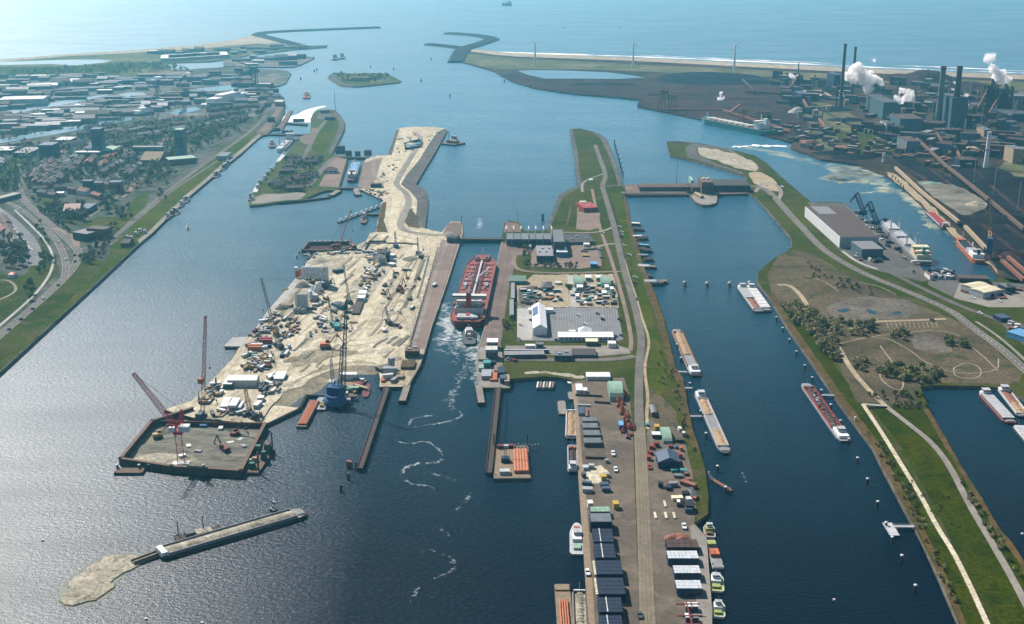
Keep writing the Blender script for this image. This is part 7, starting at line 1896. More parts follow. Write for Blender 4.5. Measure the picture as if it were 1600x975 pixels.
for x, y in ((1039, 788), (1024, 806), (1040.5, 806), (1053.5, 806)):
 q = MB()
 for k in range(3): q.bar((k * .55 - .55, -4.2, .5), (k * .55 - .55, 4.2, .5), .28, 6)
 o = q.build('pile_bundle', 'cream', None, G(x, y, 3.2)); o['category'] = 'pile bundle'; later(o, 'bundle of cream piles', 'laid out right of the slab road', x + y * .001, 'cream pile bundles')
for x, y, m, w in ((958, 710, 'white', 'on the yard left of the slab road'), (962, 735, 'white', 'on the yard left of the slab road'), (1069, 824, 'white', 'on the right yard by the caissons'), (1015, 731, 'red', 'on the yard right of the slab road'), (918, 896, 'white', 'on the quay beside the blue stacks'), (1000, 963, 'dark_grey', 'on the yard left of the slab road')):
 car(x, y, (1, 5), w, m, sc=1.5)
for k, (x, y, m) in enumerate([(962, 793, 'yellow'), (943, 750, 'yellow'), (922, 792, 'off_white'), (926, 803, 'dark_grey')]):
 t = bldm('hoist_frame', None, 'machine', G(x, y, 3.2), 3.4, 5, 3.5, .1, m, m); later(t, {'yellow': 'yellow', 'off_white': 'pale', 'dark_grey': 'dark'}[m] + ' steel hoist frame', 'near the blue grey steel box', x, 'hoist frames')
t = bld('red_gantry', 'dark red gantry frame with white cabins low on the yard', 'gantry', [(1068, 975), (1094, 975), (1094, 977), (1068, 977)], 5, 'dark_red', 'dark_red')
q = MB(); q.bar((0, -10, 5.5), (0, 22, 5.5), .5, 4); q.bar((-7, 8, 5.5), (7, 8, 5.5), .4, 4); q.bar((-6, 20, 5.5), (7, 20, 5.5), .4, 4); q.build('gantry_beam', 'dark_red', t)
for k, (x, y) in enumerate([(1075, 945), (1086, 945), (1075, 962), (1087, 963)]): bld('site_cabin', 'white topped cabin under the red gantry, %s' % ('upper left', 'upper right', 'lower left', 'lower right')[k], 'cabin', quad(x - 4, x + 4, y - 3, y + 3), 3, 'dark_grey', 'white' if k < 3 else 'roof_grey')
for k, (x, y) in enumerate([(1062, 838), (1048, 840), (1054, 838), (1066, 841)]): heap(x, y, 3.5 if k else 5, 1.6, 'rust', 'rusty chain heap', 'above the timber topped caisson', sx=1.3, name='chain_heap')
# slab joints and yard joints
m = MB(); P = line([(999, 668), (1001, 700), (1004, 770), (1008, 870), (1012, 975), (1017, 1060)], 3.4, 2)
for s_ in (-2.1, 0, 2.1): dashes(m, P, s_, .12, 1, 0, 3.42)
for i in range(120):
 f = i / 120; p = G(1000 + 14 * f, 668 + 350 * f, 0); m.box(p.x, p.y, 3.37, 8.3, .1, .05)
tag(m.build('road_joints', 'roof_brown'), kind='structure')
m = MB()
for k in range(23):
 x = 870 + k * 4.2; A, B = G(x, 484, 0), G(x + 1.5, 512, 0)
 for f in range(12): p = A.lerp(B, f / 11); m.box(p.x, p.y, 3.2, .15, 4.2, .05)
tag(m.build('parking_lines', 'off_white'), kind='structure')
# ==== east bank: big shed, cranes, small sheds
c = [G(1258.5, 322, 17), G(1320, 320, 17), G(1372, 369, 17), G(1313, 369.5, 17)]
t = thing('warehouse', 'huge warehouse with bright white ribbed long wall and brown flat roof', 'warehouse', (0, 0, 0))
P = [Vector((p.x, p.y, 0)) for p in c]
for i in range(4):
 a_, b_ = P[i], P[(i + 1) % 4]; d = b_ - a_
 q = MB(); q.box((a_.x + b_.x) / 2, (a_.y + b_.y) / 2, 2.5, d.length, .6, 14, math.atan2(d.y, d.x)); q.build('wall', 'white' if i == 3 else 'light_grey', t)  # sunlit left wall white; the others greyed, shade put into the colour
 if i in (2, 3):
  q = MB(); n = Vector((d.y, -d.x, 0)).normalized() * (.35 if area2([(v.x, v.y) for v in P]) > 0 else -.35)
  for k in range(int(d.length / 5)):
   p = a_ + d * ((k + .5) / int(d.length / 5)) + n; q.box(p.x, p.y, 3, .5, .25, 13, math.atan2(d.y, d.x))
  q.build('wall_ribs', 'off_white', t)
q = MB(); flat(q, [Vector((p.x, p.y, 16.6)) for p in (P if area2([(v.x, v.y) for v in P]) > 0 else P[::-1])]); q.build('roof', 'roof_brown', t)
q = MB(); cc = G(1287, 328, 17); ew = vec2(P[0], P[3]); q.box(cc.x, cc.y, 16.65, 45, 22, .15, math.atan2(ew.y, ew.x)); q.build('roof_patch', 'roof_grey', t)
p = G(1317, 385, 3); q = MB(); q.box(p.x, p.y + 4, 2.9, 8, 1.0, 7); q.build('door', 'navy', t)
bld('store_hall', 'dark grey green hall with brown flat roof before the huge warehouse', 'hall', [(1331, 377), (1366, 377), (1377, 389), (1346, 390)], 11, 'works_blue', 'roof_grey', door=.2)
def quay_crane(label, px, h=17, bx=0, rz=2.3, s=1.0):
 t = thing('harbour_crane', label, 'harbour crane', G(*px, 3), rz); b = MB()
 for x in (-5, 5):
  for y in (-5, 5): b.bar((x * s, y * s, 0), (x * .5 * s, y * .5 * s, 9 * s), .6 * s, 5)
 b.build('portal', 'dark_grey', t)
 boxpart(t, 'crane_house', 'blue', 0, 0, 9 * s, 9 * s, 7 * s, 5 * s); c = boxpart(t, 'operator_cab', 'off_white', 4 * s, 4.4 * s, 12 * s, 3 * s, 2 * s, 3 * s)
 q = MB(); q.lattice((2 * s, 0, 14 * s), (13 * s, 0, 33 * s), 2.6 * s, 1.6 * s, .32 * s); q.build('boom', 'dark_grey', t)
 q = MB(); q.lattice((13 * s, 0, 33 * s), (20 * s, 0, 22 * s), 1.6 * s, 1 * s, .28 * s); q.lattice((13 * s, 0, 33 * s), (9 * s, 0, 37 * s), 1.5 * s, 1 * s, .25 * s); q.build('jib', 'dark_grey', t)
 q = MB(); q.lattice((-3 * s, 0, 14 * s), (9 * s, 0, 36 * s), 1.5 * s, 1 * s, .22 * s); q.bar((-3 * s, 0, 14 * s), (-13 * s, 0, 18 * s), .6 * s, 4); q.box(-13 * s, 0, 14.5 * s, 4 * s, 3 * s, 4 * s); q.build('counter_jib', 'dark_grey', t)
 return t
quay_crane('slewing quay crane with blue house, left of the twin cranes', (1347, 346)); quay_crane('slewing quay crane with blue house, right of the twin cranes', (1367, 361))
t = quay_crane('tall yellow boomed crane with blue house on the steelworks quay', (1544, 404), s=.8, rz=1.2)
for o in [o for o in COL.objects if o.parent == t and o.name.split('.')[0] in ('boom', 'jib', 'counter_jib')]: bpy.data.objects.remove(o)
Rm = Matrix.Rotation(-1.2, 3, 'Z'); a_ = Rm @ (G(1547, 360, 24) - t.location); b_ = Rm @ (G(1548, 313, 66) - t.location)
q = MB(); q.lattice((0, 0, 10), a_, 3, 3, .4); q.lattice(a_, b_, 3.4, 2, .34); q.build('boom', 'crane_yellow', t); q = MB(); q.bar(a_, (-7, 0, 12), .4, 4); q.box(0, 0, 12, 6, 6, 12); q.build('crane_mast', 'blue', t)
bld('twin_shed', 'long grey shed with cream roof, upper of the pair', 'shed', [(1503, 444), (1531, 439), (1545, 446), (1518, 450)], 6, 'light_grey', 'cream', 'gable', rh=1.2)
bld('twin_shed', 'long grey shed with cream roof, lower of the pair', 'shed', [(1519, 450.5), (1547, 445), (1562, 453), (1534, 457.5)], 7, 'light_grey', 'cream', 'gable', rh=1.2)
bld('quay_shed', 'long brown roofed shed behind the cream roofed pair', 'shed', [(1494, 429), (1542, 431), (1545, 436), (1500, 435)], 5, 'dark_brown', 'roof_brown'); bld('dark_shed', 'dark rounded shed right of the cream roofed pair', 'shed', [(1565, 443), (1578, 442), (1582, 449), (1568, 450)], 6, 'navy', 'dark_grey', 'hip'); bld('low_box', 'dark blue flat building in the grass by the road', 'building', [(1556, 491), (1572, 490), (1575, 497), (1560, 498)], 4, 'navy', 'slate_blue')
bld('quay_house', 'white gabled quay house beside the gear pile', 'house', [(1449, 424), (1453, 424), (1454, 431), (1449, 431)], 5, 'off_white', 'roof_red', 'gabley'); bld('blue_barge_hall', 'blue roofed hall at the right picture edge', 'hall', [(1588, 515), (1604, 510), (1625, 530), (1600, 535)], 5, 'sky_blue', 'sky_blue')
for i, (x, y) in enumerate(scatter_px([(1452, 423), (1490, 425), (1492, 436), (1455, 434)], 26, 3, 3) + scatter_px([(1330, 400), (1368, 398), (1378, 410), (1345, 412)], 12, 4, 4) + scatter_px([(1325, 322), (1345, 335), (1440, 415), (1425, 416), (1335, 345)], 20, 4, 9) + scatter_px([(1575, 505), (1595, 508), (1590, 520), (1578, 515)], 8, 4, 9) + scatter_px([(1510, 455), (1530, 462), (1600, 450), (1560, 470)], 12, 5, 2)):
 m, lk = R.choice([('dark_grey', 'dark'), ('brown', 'brown'), ('off_white', 'pale'), ('navy', 'navy'), ('rust', 'rusty'), ('steel', 'grey')]); t = bldm('quay_stack', None, 'gear stack', G(x, y, 3.2), R.uniform(3, 8), R.uniform(2, 4), R.uniform(1, 3.5), R.uniform(0, 3), m, m); later(t, lk + ' gear stack', 'around the east bank basin', x, 'gear stacks on the east bank')
for x, y, m, w in ((1531, 490, 'white', 'by the east road junction'), (1457, 501, 'dark_grey', 'by the east road junction'), (1518, 460, 'white', 'beside the cream roofed sheds'), (1505, 456, 'red', 'beside the cream roofed sheds'), (1511, 458, 'dark_grey', 'beside the cream roofed sheds'), (1562, 471, 'white', 'beside the cream roofed sheds'), (1520, 466, 'white', 'beside the cream roofed sheds'), (1198, 289, 'white', 'at the right end of the dam'), (1222, 292, 'white', 'at the right end of the dam'), (1216, 289, 'dark_grey', 'at the right end of the dam'), (1205, 308, 'dark_grey', 'at the right end of the dam')): car(x, y, (4, 2), w, m, sc=1.4)
pole('fence_mast', 'white info board on the right bank grass', 'sign', 1336, 657, 3, 1, 'off_white', 3, 4)
local_wall('ditch_wall', 'low dark wall beside the pale path on the right bank', 'wall', [(1358, 636), (1385, 635)], 3, 1.2, 1, 'dark_steel')
def fence(label, px, n, h=1.5):
 t = thing('wire_fence', label, 'fence', (0, 0, 0)); P = line(px, 3, 1); q = MB()
 for i in range(len(P) - 1):
  for z in (.5, 1.0, 1.45): q.bar(P[i] + Vector((0, 0, z)), P[i + 1] + Vector((0, 0, z)), .05, 3, cap=False)
 q.build('wire', 'dark_grey', t)
 for k in range(n):
  f = k / (n - 1) * (len(P) - 1); i = min(int(f), len(P) - 2); p = P[i].lerp(P[i + 1], f - i); q = MB(); q.box(p.x, p.y, 2.9, .16, .16, h + .1); q.build('post', 'dark_brown', t)
fence('long dark wire fence running beside the pale path on the right bank', [(1361, 640), (1390, 683), (1425, 738), (1458, 790), (1482, 832), (1510, 885), (1545, 965), (1570, 1030)], 60)
# ==== steelworks
def stack(label, base, top_y, r, m='works_grey', m2=None):
 b = G(*base, 3); t = thing('chimney', label, 'chimney', b)
 d = math.hypot(b.x, b.y); h = HC - 3 - (HC - 3) * 0
 cy_ = (top_y - CY) / FPX; dz = -math.sin(PITCH) - cy_ * math.cos(PITCH); dy = math.cos(PITCH) - cy_ * math.sin(PITCH)
 h = HC + dz / dy * b.y - 3
 q = MB(); q.lathe(0, 0, [(r * 1.25, -.5), (r, h * .3), (r * .8, h * .93)], 14); q.build('shaft', m, t)
 q = MB(); q.lathe(0, 0, [(r * .9, h * .93), (r * .95, h)], 14); q.build('chimney_top', m2 or 'dark_grey', t)
 q = MB(); q.lathe(0, 0, [(r * 1.4, h * .5), (r * 1.4, h * .5 + 1)], 14); q.build('platform', 'dark_grey', t)
 return t
stack('tall brown chimney nearest left above the cooling works', (1313, 170), 68, 3.6, 'works_brown')
stack('second tall brown chimney behind the big steam cloud', (1330, 160), 73, 3.2, 'works_brown')
stack('tall brown chimney with pale foot left of the blue green tower', (1465, 196), 103, 6, 'works_grey', 'brown')
stack('tall brown chimney right of the blue green tower', (1490, 198), 103, 6, 'works_brown', 'brown')
stack('thin dark chimney before the beach far left of the works', (1247, 116), 98, 1.8, 'dark_grey')
stack('slim white stack with a bent base in the right works', (1540, 262), 206, 3.4, 'white', 'off_white')
stack('dark chimney left among the blast furnaces', (1537, 175), 134, 4, 'works_brown'); stack('dark chimney right among the blast furnaces', (1578, 172), 135, 3.5, 'dark_brown')
stack('short grey chimney beside the blue box buildings', (1457, 188), 160, 3, 'works_grey'); stack('tiny white chimney by the sediment quay', (1380, 253), 239, 2.2, 'white', 'white')
pole('light_mast', 'thin light mast on the left coal field', 'mast', 1493, 266, 26, .5, 'steel'); pole('light_mast', 'thin light mast at the edge of the black coal field', 'mast', 1521, 287, 34, .5, 'steel'); pole('light_mast', 'thin light mast inside the black coal field', 'mast', 1552, 306, 42, .5, 'steel'); pole('light_mast', 'thin light mast at the right coal field edge', 'mast', 1590, 330, 40, .6, 'steel')
for q, h, w, r_, kd, lb in ((quad(1479, 1504, 146, 153), 58, 'works_blue', 'dark_grey', 'flat', 'tall blue green tower block between the two brown chimneys'),
  (quad(1366, 1388, 148, 160, 2), 34, 'works_blue', 'dark_grey', 'flat', 'dark blue green box building under the big steam cloud'), (quad(1398, 1434, 178, 186), 24, 'works_blue', 'works_brown', 'flat', 'blue green hall with brown roof centre of the works'),
  (quad(1407, 1428, 213, 221, 5), 20, 'works_grey', 'works_brown', 'flat', 'pale green cube building with dark roof in the lower works'), (quad(1461, 1502, 200, 203), 16, 'dark_brown', 'works_brown', 'flat', 'long dark brown hall below the twin chimneys'),
  (quad(1577, 1593, 227, 233), 24, 'gold_stone', 'works_grey', 'flat', 'cream walled tower block at the right picture edge'), (quad(1532, 1543, 198, 203), 13, 'gold_stone', 'works_grey', 'flat', 'cream block under the blast furnaces'),
  (quad(1548, 1577, 212, 219, 2), 9, 'works_blue', 'slate_blue', 'flat', 'long teal roofed hall right of the white stack'), (quad(1498, 1530, 229, 236), 9, 'dark_grey', 'gold_stone', 'flat', 'hall with pale roof edge left of the white stack'), (quad(1495, 1522, 245, 250), 12, 'navy', 'works_brown', 'flat', 'dark navy hall before the coal field'),
  (quad(1245, 1259, 142, 147), 17, 'navy', 'slate_blue', 'flat', 'navy box building left of the sand coloured works'), (quad(1298, 1308, 112, 117), 36, 'navy', 'slate_blue', 'flat', 'dark blue tower block before the first chimney'), (quad(1262, 1292, 141, 150), 7, 'works_grey', 'gold_stone', 'flat', 'sand coloured low works with bright roofs'),
  (quad(1448, 1472, 146, 152), 12, 'dark_grey', 'works_brown', 'flat', 'dark shed at the foot of the slag hill'), (quad(1252, 1272, 219, 223), 5, 'rust', 'roof_red', 'flat', 'orange roofed quay shed by the foam outlet'), (quad(1310, 1325, 227, 232), 4, 'rust', 'rust', 'flat', 'rusty flat shed above the quay'),
  (quad(1265, 1279, 191, 194), 7, 'works_brown', 'works_brown', 'flat', 'dark brown loading house at the ore quay'), (quad(1420, 1440, 158, 166), 10, 'dark_red', 'roof_brown', 'flat', 'red brown rolling shed behind the steam'), (quad(1584, 1604, 240, 246), 8, 'dark_grey', 'brown', 'flat', 'brown roofed hall at the right edge by the green field'),
  (quad(1560, 1600, 170, 178), 15, 'navy', 'dark_grey', 'flat', 'navy plant hall right of the blast furnaces'), (quad(1380, 1392, 188, 193), 14, 'light_grey', 'dark_grey', 'flat', 'small pale tank house left of the pale green cube')):
 bld('works_building', lb, 'works building', q, h, w, r_, kd, wins=0, units=2)
for i, (x, y) in enumerate(scatter_px([(1212, 122), (1420, 130), (1600, 150), (1600, 245), (1500, 250), (1440, 240), (1400, 225), (1330, 205), (1290, 205), (1240, 200), (1215, 160)], 200, 6, 33)):
 if inside((x, y), [(1265, 165), (1290, 155), (1340, 165), (1360, 200), (1320, 205), (1280, 190)]): continue
 m = R.choice(['works_brown', 'works_brown', 'dark_brown', 'navy', 'works_blue', 'dark_grey', 'works_grey', 'dark_red']); t = bldm('works_building', None, 'works building', G(x, y, 3), R.uniform(12, 40), R.uniform(8, 18), R.uniform(4, 20), rad(-38) + R.choice([0, 0, 1.57, .3]), m, R.choice(['works_brown', 'roof_dark', 'roof_dark', 'dark_grey', 'roof_brown', 'brown', 'dark_brown', 'roof_grey']), R.choice(['flat', 'flat', 'gable']))
 later(t, {'works_brown': 'dark brown', 'dark_brown': 'blackish brown', 'navy': 'navy', 'works_blue': 'blue green', 'dark_grey': 'dark grey', 'works_grey': 'grey', 'dark_red': 'dark red'}[m] + ' industrial building', 'in the steelworks', x, 'steelworks buildings')
for i, (x, y) in enumerate(scatter_px([(1220, 128), (1590, 150), (1590, 210), (1300, 210), (1230, 180)], 60, 7, 77)):
 k = i % 3; h = R.uniform(12, 40)
 t = pole('tank' if k else 'chimney', None, 'tank' if k else 'chimney', x, y, h * (.35 if k else 1), R.uniform(3, 6) if k else 1.6, R.choice(['works_grey', 'steel', 'works_brown', 'gold_stone']), 3, 12); later(t, 'round process tank' if k else 'thin works chimney', 'in the steelworks', x, 'tanks and chimneys of the steelworks')
for i, (x, y) in enumerate(scatter_px([(1290, 205), (1400, 215), (1500, 240), (1520, 262), (1480, 270), (1400, 248), (1340, 245), (1285, 240), (1245, 228), (1130, 178), (1230, 190)], 110, 6, 55)):
 m = R.choice(['brown', 'rust', 'dark_brown', 'works_grey', 'dark_grey', 'timber', 'dark_red']); t = bldm('works_hut', None, 'industrial hut', G(x, y, 3), R.uniform(6, 22), R.uniform(4, 9), R.uniform(3, 9), rad(-38) + R.choice([0, 0, 1.57]), m, R.choice(['roof_brown', 'roof_dark', 'brown', 'roof_grey', 'rust'])); later(t, {'brown': 'brown', 'rust': 'rusty', 'dark_brown': 'dark brown', 'works_grey': 'grey', 'dark_grey': 'dark grey', 'timber': 'tan', 'dark_red': 'red brown'}[m] + ' industrial hut', 'near the steelworks quay', x, 'huts near the steelworks quay')
def furnace(label, px, h, s):
 t = thing('blast_furnace', label, 'blast furnace', G(*px, 3)); q = MB(); q.lathe(0, 0, [(9 * s, 0), (10 * s, h * .25), (7 * s, h * .6), (3 * s, h * .75), (2 * s, h)], 12); q.build('furnace_body', 'dark_brown', t)
 q = MB()
 for x in (-11, 11):
  for y in (-9, 9): q.bar((x * s, y * s, 0), (x * .8 * s, y * .8 * s, h * .85), .9, 4)
 for k in range(6):
  z = h * (.12 + k * .14); q.box(0, 0, z, 24 * s, 20 * s, .8)
  q.bar((-11 * s, -9 * s, z), (11 * s, -9 * s, z + h * .14), .5, 4)
 q.build('furnace_frame', 'dark_steel', t); q = MB(); q.bar((-30 * s, -14 * s, 2), (0, 0, h * .95), 2.2, 4); q.bar((2 * s, 0, h * .95), (16 * s, 0, h * .5), 1.6, 6); q.build('skip_bridge', 'rust', t)
 for k in range(3): q = MB(); q.lathe((20 + k * 8) * s, 4, [(3.2 * s, 0), (3.2 * s, h * .45), (.5, h * .52)], 10); q.build('hot_stove', 'works_brown', t)
furnace('tall black blast furnace, the left one under the right steam cloud', (1545, 178), 72, 1.2); furnace('black blast furnace, the right one under the right steam cloud', (1566, 180), 64, 1.2); furnace('small dark furnace tower far left of the works', (1248, 135), 30, .7)
def conveyor(label, px, h0, h1, m='rust', w=4):
 t = thing('conveyor', label, 'conveyor', (0, 0, 0)); P = [G(x, y, h0 + (h1 - h0) * k / (len(px) - 1)) for k, (x, y) in enumerate(px)]; q = MB()
 for i in range(len(P) - 1): q.bar(P[i], P[i + 1], w * .7, 4)
 q.build('conveyor_gallery', m, t)
 for i in range(len(P) - 1):
  for k in range(5): p = P[i].lerp(P[i + 1], k / 5); q = MB(); q.bar((p.x, p.y, 2), p, .5, 4); q.build('trestle_leg', 'dark_steel', t)
for k, (px, a_, b_, m) in enumerate([([(1399, 262), (1440, 300), (1498, 347)], 9, 9, 'gold_stone'), ([(1508, 354), (1540, 388)], 9, 9, 'gold_stone'), ([(1425, 210), (1476, 257), (1545, 312)], 12, 12, 'brown'), ([(1545, 312), (1600, 358)], 10, 10, 'brown'), ([(1463, 208), (1485, 240)], 24, 8, 'brown'), ([(1490, 225), (1500, 246)], 16, 6, 'rust'), ([(1255, 156), (1264, 172)], 20, 6, 'rust'),
  ([(1560, 402), (1600, 438)], 5, 5, 'rust'), ([(1575, 402), (1620, 440)], 5, 5, 'rust'), ([(1036, 171), (1130, 172), (1235, 205)], 8, 8, 'rust'), ([(1140, 176), (1156, 164)], 8, 16, 'rust'), ([(1416, 186), (1418, 200)], 20, 6, 'off_white'), ([(1280, 186), (1291, 202)], 12, 6, 'rust'), ([(1160, 124), (1178, 142)], 12, 12, 'works_brown'), ([(1165, 143), (1300, 152)], 7, 7, 'works_brown')]):
 conveyor(['sandy conveyor bridge nearest the steelworks quay', 'short sandy conveyor below the red barge', 'long brown conveyor crossing the coal fields', 'brown conveyor right of the lime field', 'wide brown conveyor sloping from the twin chimneys', 'short rusty conveyor beside the wide brown one', 'small rusty conveyor by the sandy low works', 'rusty conveyor at the right quay, left one', 'rusty conveyor at the right quay, right one', 'long rusty conveyor along the ore quay', 'short rising conveyor behind the ore quay', 'white pipe chute on the blue green hall', 'small rusty conveyor above the foam outlet', 'slanting dark conveyor on the far ore field', 'long dark conveyor across the far ore field'][k], px, a_, b_, m)
for k, (x, y, s) in enumerate([(1036, 170, 1.15), (1050, 171, .9), (1186, 196, .8), (1160, 190, .7), (1198, 197, .8)]):
 t = thing('ore_unloader', None, 'harbour crane', G(x, y, 3), .4); q = MB()
 for u in (-8, 8):
  for v in (-6, 6): q.bar((u * s, v * s, 0), (u * .7 * s, v * s, 30 * s), 1.1 * s, 4)
 q.build('portal', 'brown' if k < 2 else 'works_brown', t); boxpart(t, 'machine_house', 'brown', 0, 0, 30 * s, 16 * s, 8 * s, 5 * s); q = MB(); q.bar((-34 * s, 0, 27 * s), (22 * s, 0, 27 * s), 1.3 * s, 4); q.bar((0, 0, 40 * s), (-30 * s, 0, 28 * s), .5 * s, 4); q.bar((0, 0, 30 * s), (0, 0, 40 * s), .9 * s, 4); q.build('boom', 'brown', t); later(t, 'brown ore unloading crane', 'on the ore quay', x, 'ore unloaders')
for x, y, r_, h, m, lk, w, sx in ((1446, 128, 62, 30, 'ore_ground', 'broad grey slag hill', 'behind the twin chimneys', 1.6), (1404, 124, 52, 14, 'ore_ground', 'broad grey slag hill', 'left of the twin chimneys', 1.5), (1506, 136, 56, 14, 'ore_ground', 'broad grey slag hill', 'right of the twin chimneys', 1.5), (1302, 172, 26, 8, 'coal', 'dark coal heap', 'in the green works field', 1.7), (1322, 188, 26, 6, 'coal', 'dark coal heap', 'lower in the green works field', 1.7), (1246, 176, 15, 12, 'pale_concrete', 'pale grey mineral heap', 'left in the steelworks', 1.3), (1360, 193, 8, 4, 'pile_peach' if False else 'gold_stone', 'peach coloured heap', 'in the works, left', 1.3), (1371, 193, 8, 4, 'gold_stone', 'peach coloured heap', 'in the works, right', 1.3),
  (1300, 240, 22, 5, 'coal', 'dark coal heap', 'on the quay above the sediment water', 1.6), (1334, 246, 24, 6, 'coal', 'dark coal heap', 'right on the quay above the sediment water', 1.6), (1455, 288, 10, 4, 'pale_green', 'green mineral heap', 'on the lime field', 1.6), (1524, 321, 15, 6, 'dredged_sand', 'pale grey cone heap', 'on the lime field', 1), (1490, 300, 11, 3.5, 'mud', 'grey mineral heap', 'on the lime field', 1.8), (1575, 285, 34, 9, 'coal', 'black coal ridge', 'on the right coal field', 2), (1572, 345, 26, 7, 'coal', 'black coal ridge', 'by the yellow boomed crane', 2), (1598, 400, 22, 6, 'ore_ground', 'red brown ore heap', 'at the right edge', 2),
  (1100, 125, 38, 7, 'coal', 'long dark ore ridge', 'before the wind turbine, left', 3), (1180, 130, 34, 8, 'coal', 'long dark ore ridge', 'before the wind turbine, right', 3), (1080, 148, 26, 5, 'ore_ground', 'brown ore ridge', 'behind the ore quay, left', 3), (1160, 155, 26, 5, 'ore_ground', 'brown ore ridge', 'behind the ore quay, right', 3), (940, 132, 24, 4, 'coal', 'long dark ore ridge', 'below the far lake', 4)):
 heap(x, y, r_, h, m, lk, w, 'mineral_heap', sx=sx)
def turbine(label, px, top_y, az):
 b = G(*px, 3); t = thing('wind_turbine', label, 'wind turbine', b); cy_ = (top_y - CY) / FPX; dz = -math.sin(PITCH) - cy_ * math.cos(PITCH); dy = math.cos(PITCH) - cy_ * math.sin(PITCH); h = HC + dz / dy * b.y - 3
 q = MB(); q.lathe(0, 0, [(3.4, 0), (1.8, h)], 12); q.build('tower', 'white', t); boxpart(t, 'nacelle', 'off_white', 0, 0, h, 3.5, 10, 4)
 for k in range(3):
  a_ = az + k * 2.094; q = MB(); e = Vector((math.sin(a_) * h * .42, -6, h + 2 + math.cos(a_) * h * .42)); q.bar((0, -6, h + 2), e, 1.2, 4, .3); q.build('blade', 'white', t)
 q = MB(); q.lathe(0, -6, [(1.6, h + .5), (1.6, h + 3.5)], 8); q.build('hub', 'off_white', t)
turbine('white wind turbine left behind the beach', (836, 102), 68, 1.3); turbine('white wind turbine in the middle behind the beach', (989, 106), 69, .05); turbine('white wind turbine right behind the beach', (1147, 109), 72, -.1)
# steam: soft bodies of dense white vapour
sm = bpy.data.materials.new('steam'); sm.use_nodes = True; sn = sm.node_tree; sn.nodes.remove(sn.nodes['Principled BSDF']); sv = sn.nodes.new('ShaderNodeVolumePrincipled'); sv.inputs['Color'].default_value = (1, 1, 1, 1); sv.inputs['Absorption Color'].default_value = (1, 1, 1, 1); sv.inputs['Anisotropy'].default_value = .2; sn.links.new(sv.outputs[0], sn.nodes['Material Output'].inputs['Volume'])
sc_, sz, sr = sn.nodes.new('ShaderNodeTexCoord'), sn.nodes.new('ShaderNodeTexNoise'), sn.nodes.new('ShaderNodeMapRange'); sz.inputs['Scale'].default_value = .075; sz.inputs['Detail'].default_value = 3; sn.links.new(sc_.outputs['Object'], sz.inputs['Vector']); sn.links.new(sz.outputs['Fac'], sr.inputs['Value']); sr.inputs['From Min'].default_value = .40; sr.inputs['From Max'].default_value = .60; sr.inputs['To Max'].default_value = .22; sn.links.new(sr.outputs[0], sv.inputs['Density']); MT['steam'] = sm
def steam(label, pts, yb, name='steam_cloud'):
 """pts: pixel x, y and pixel radius, all at the distance of ground pixel row yb"""
 Yd = G(pts[0][0], yb, 3).y; me = bpy.data.meshes.new('puffs'); import bmesh; bm = bmesh.new(); rr = random.Random(int(pts[0][0]))
 for x, y, r_ in pts:
  for j in range(16):
   xx, yy = x + rr.uniform(-.6, .6) * r_, y + rr.uniform(-.6, .6) * r_; f = rr.uniform(.25, .6) * r_; cy_ = (yy - CY) / FPX; dy = math.cos(PITCH) - cy_ * math.sin(PITCH); dz = -math.sin(PITCH) - cy_ * math.cos(PITCH); k = Yd / dy
   bmesh.ops.create_icosphere(bm, subdivisions=2, radius=f / FPX * k, matrix=Matrix.Translation(((xx - CX) / FPX * k, Yd + rr.uniform(-.8, .8) * r_ / FPX * k, HC + dz * k)))
 bm.to_mesh(me); o = bpy.data.objects.new(name, me); COL.objects.link(o)
 md = o.modifiers.new('remesh', 'REMESH'); md.mode = 'VOXEL'; md.voxel_size = pts[0][2] / FPX * Yd * .09; md.use_smooth_shade = True
 me.materials.append(sm); tag(o, label, 'steam')
steam('largest white steam cloud billowing over the left works', [(1344, 110, 15), (1329, 121, 12), (1350, 128, 14), (1363, 122, 12), (1377, 128, 8), (1356, 138, 9)], 165); steam('small wisp of steam up right of the largest cloud', [(1365, 94, 4)], 165)
steam('white steam pair above the blue green hall', [(1418, 160, 10), (1400, 155, 8), (1422, 147, 8), (1410, 142, 6)], 170); steam('tall curling steam over the blast furnaces', [(1562, 121, 15), (1553, 106, 10), (1547, 91, 9), (1575, 126, 8)], 172)
steam('thin steam puff left of the largest cloud', [(1315, 148, 4), (1313, 143, 3)], 158); steam('pale steam patch far left of the works', [(1238, 118, 5), (1244, 121, 4)], 130); steam('white spray cone over the dark ore field', [(1127, 152, 5), (1126, 146, 3.5), (1124, 155, 4)], 157); steam('steam puff on top of the blue green tower', [(1488, 140, 4), (1492, 130, 3)], 150); steam('low steam puff right of the brown chimney', [(1508, 165, 6), (1509, 148, 4)], 178)
# ==== town on the left
W1, W2 = G(98, 485), G(352, 252); TD = vec2(W1, W2).normalized(); TA = math.atan2(TD.y, TD.x)
RL = {'roof_dark': 'dark roofed', 'roof_brown': 'brown roofed', 'roof_red': 'red roofed', 'roof_grey': 'grey roofed', 'roof_pale': 'pale roofed', 'sky_blue': 'blue roofed', 'slate_blue': 'slate roofed'}
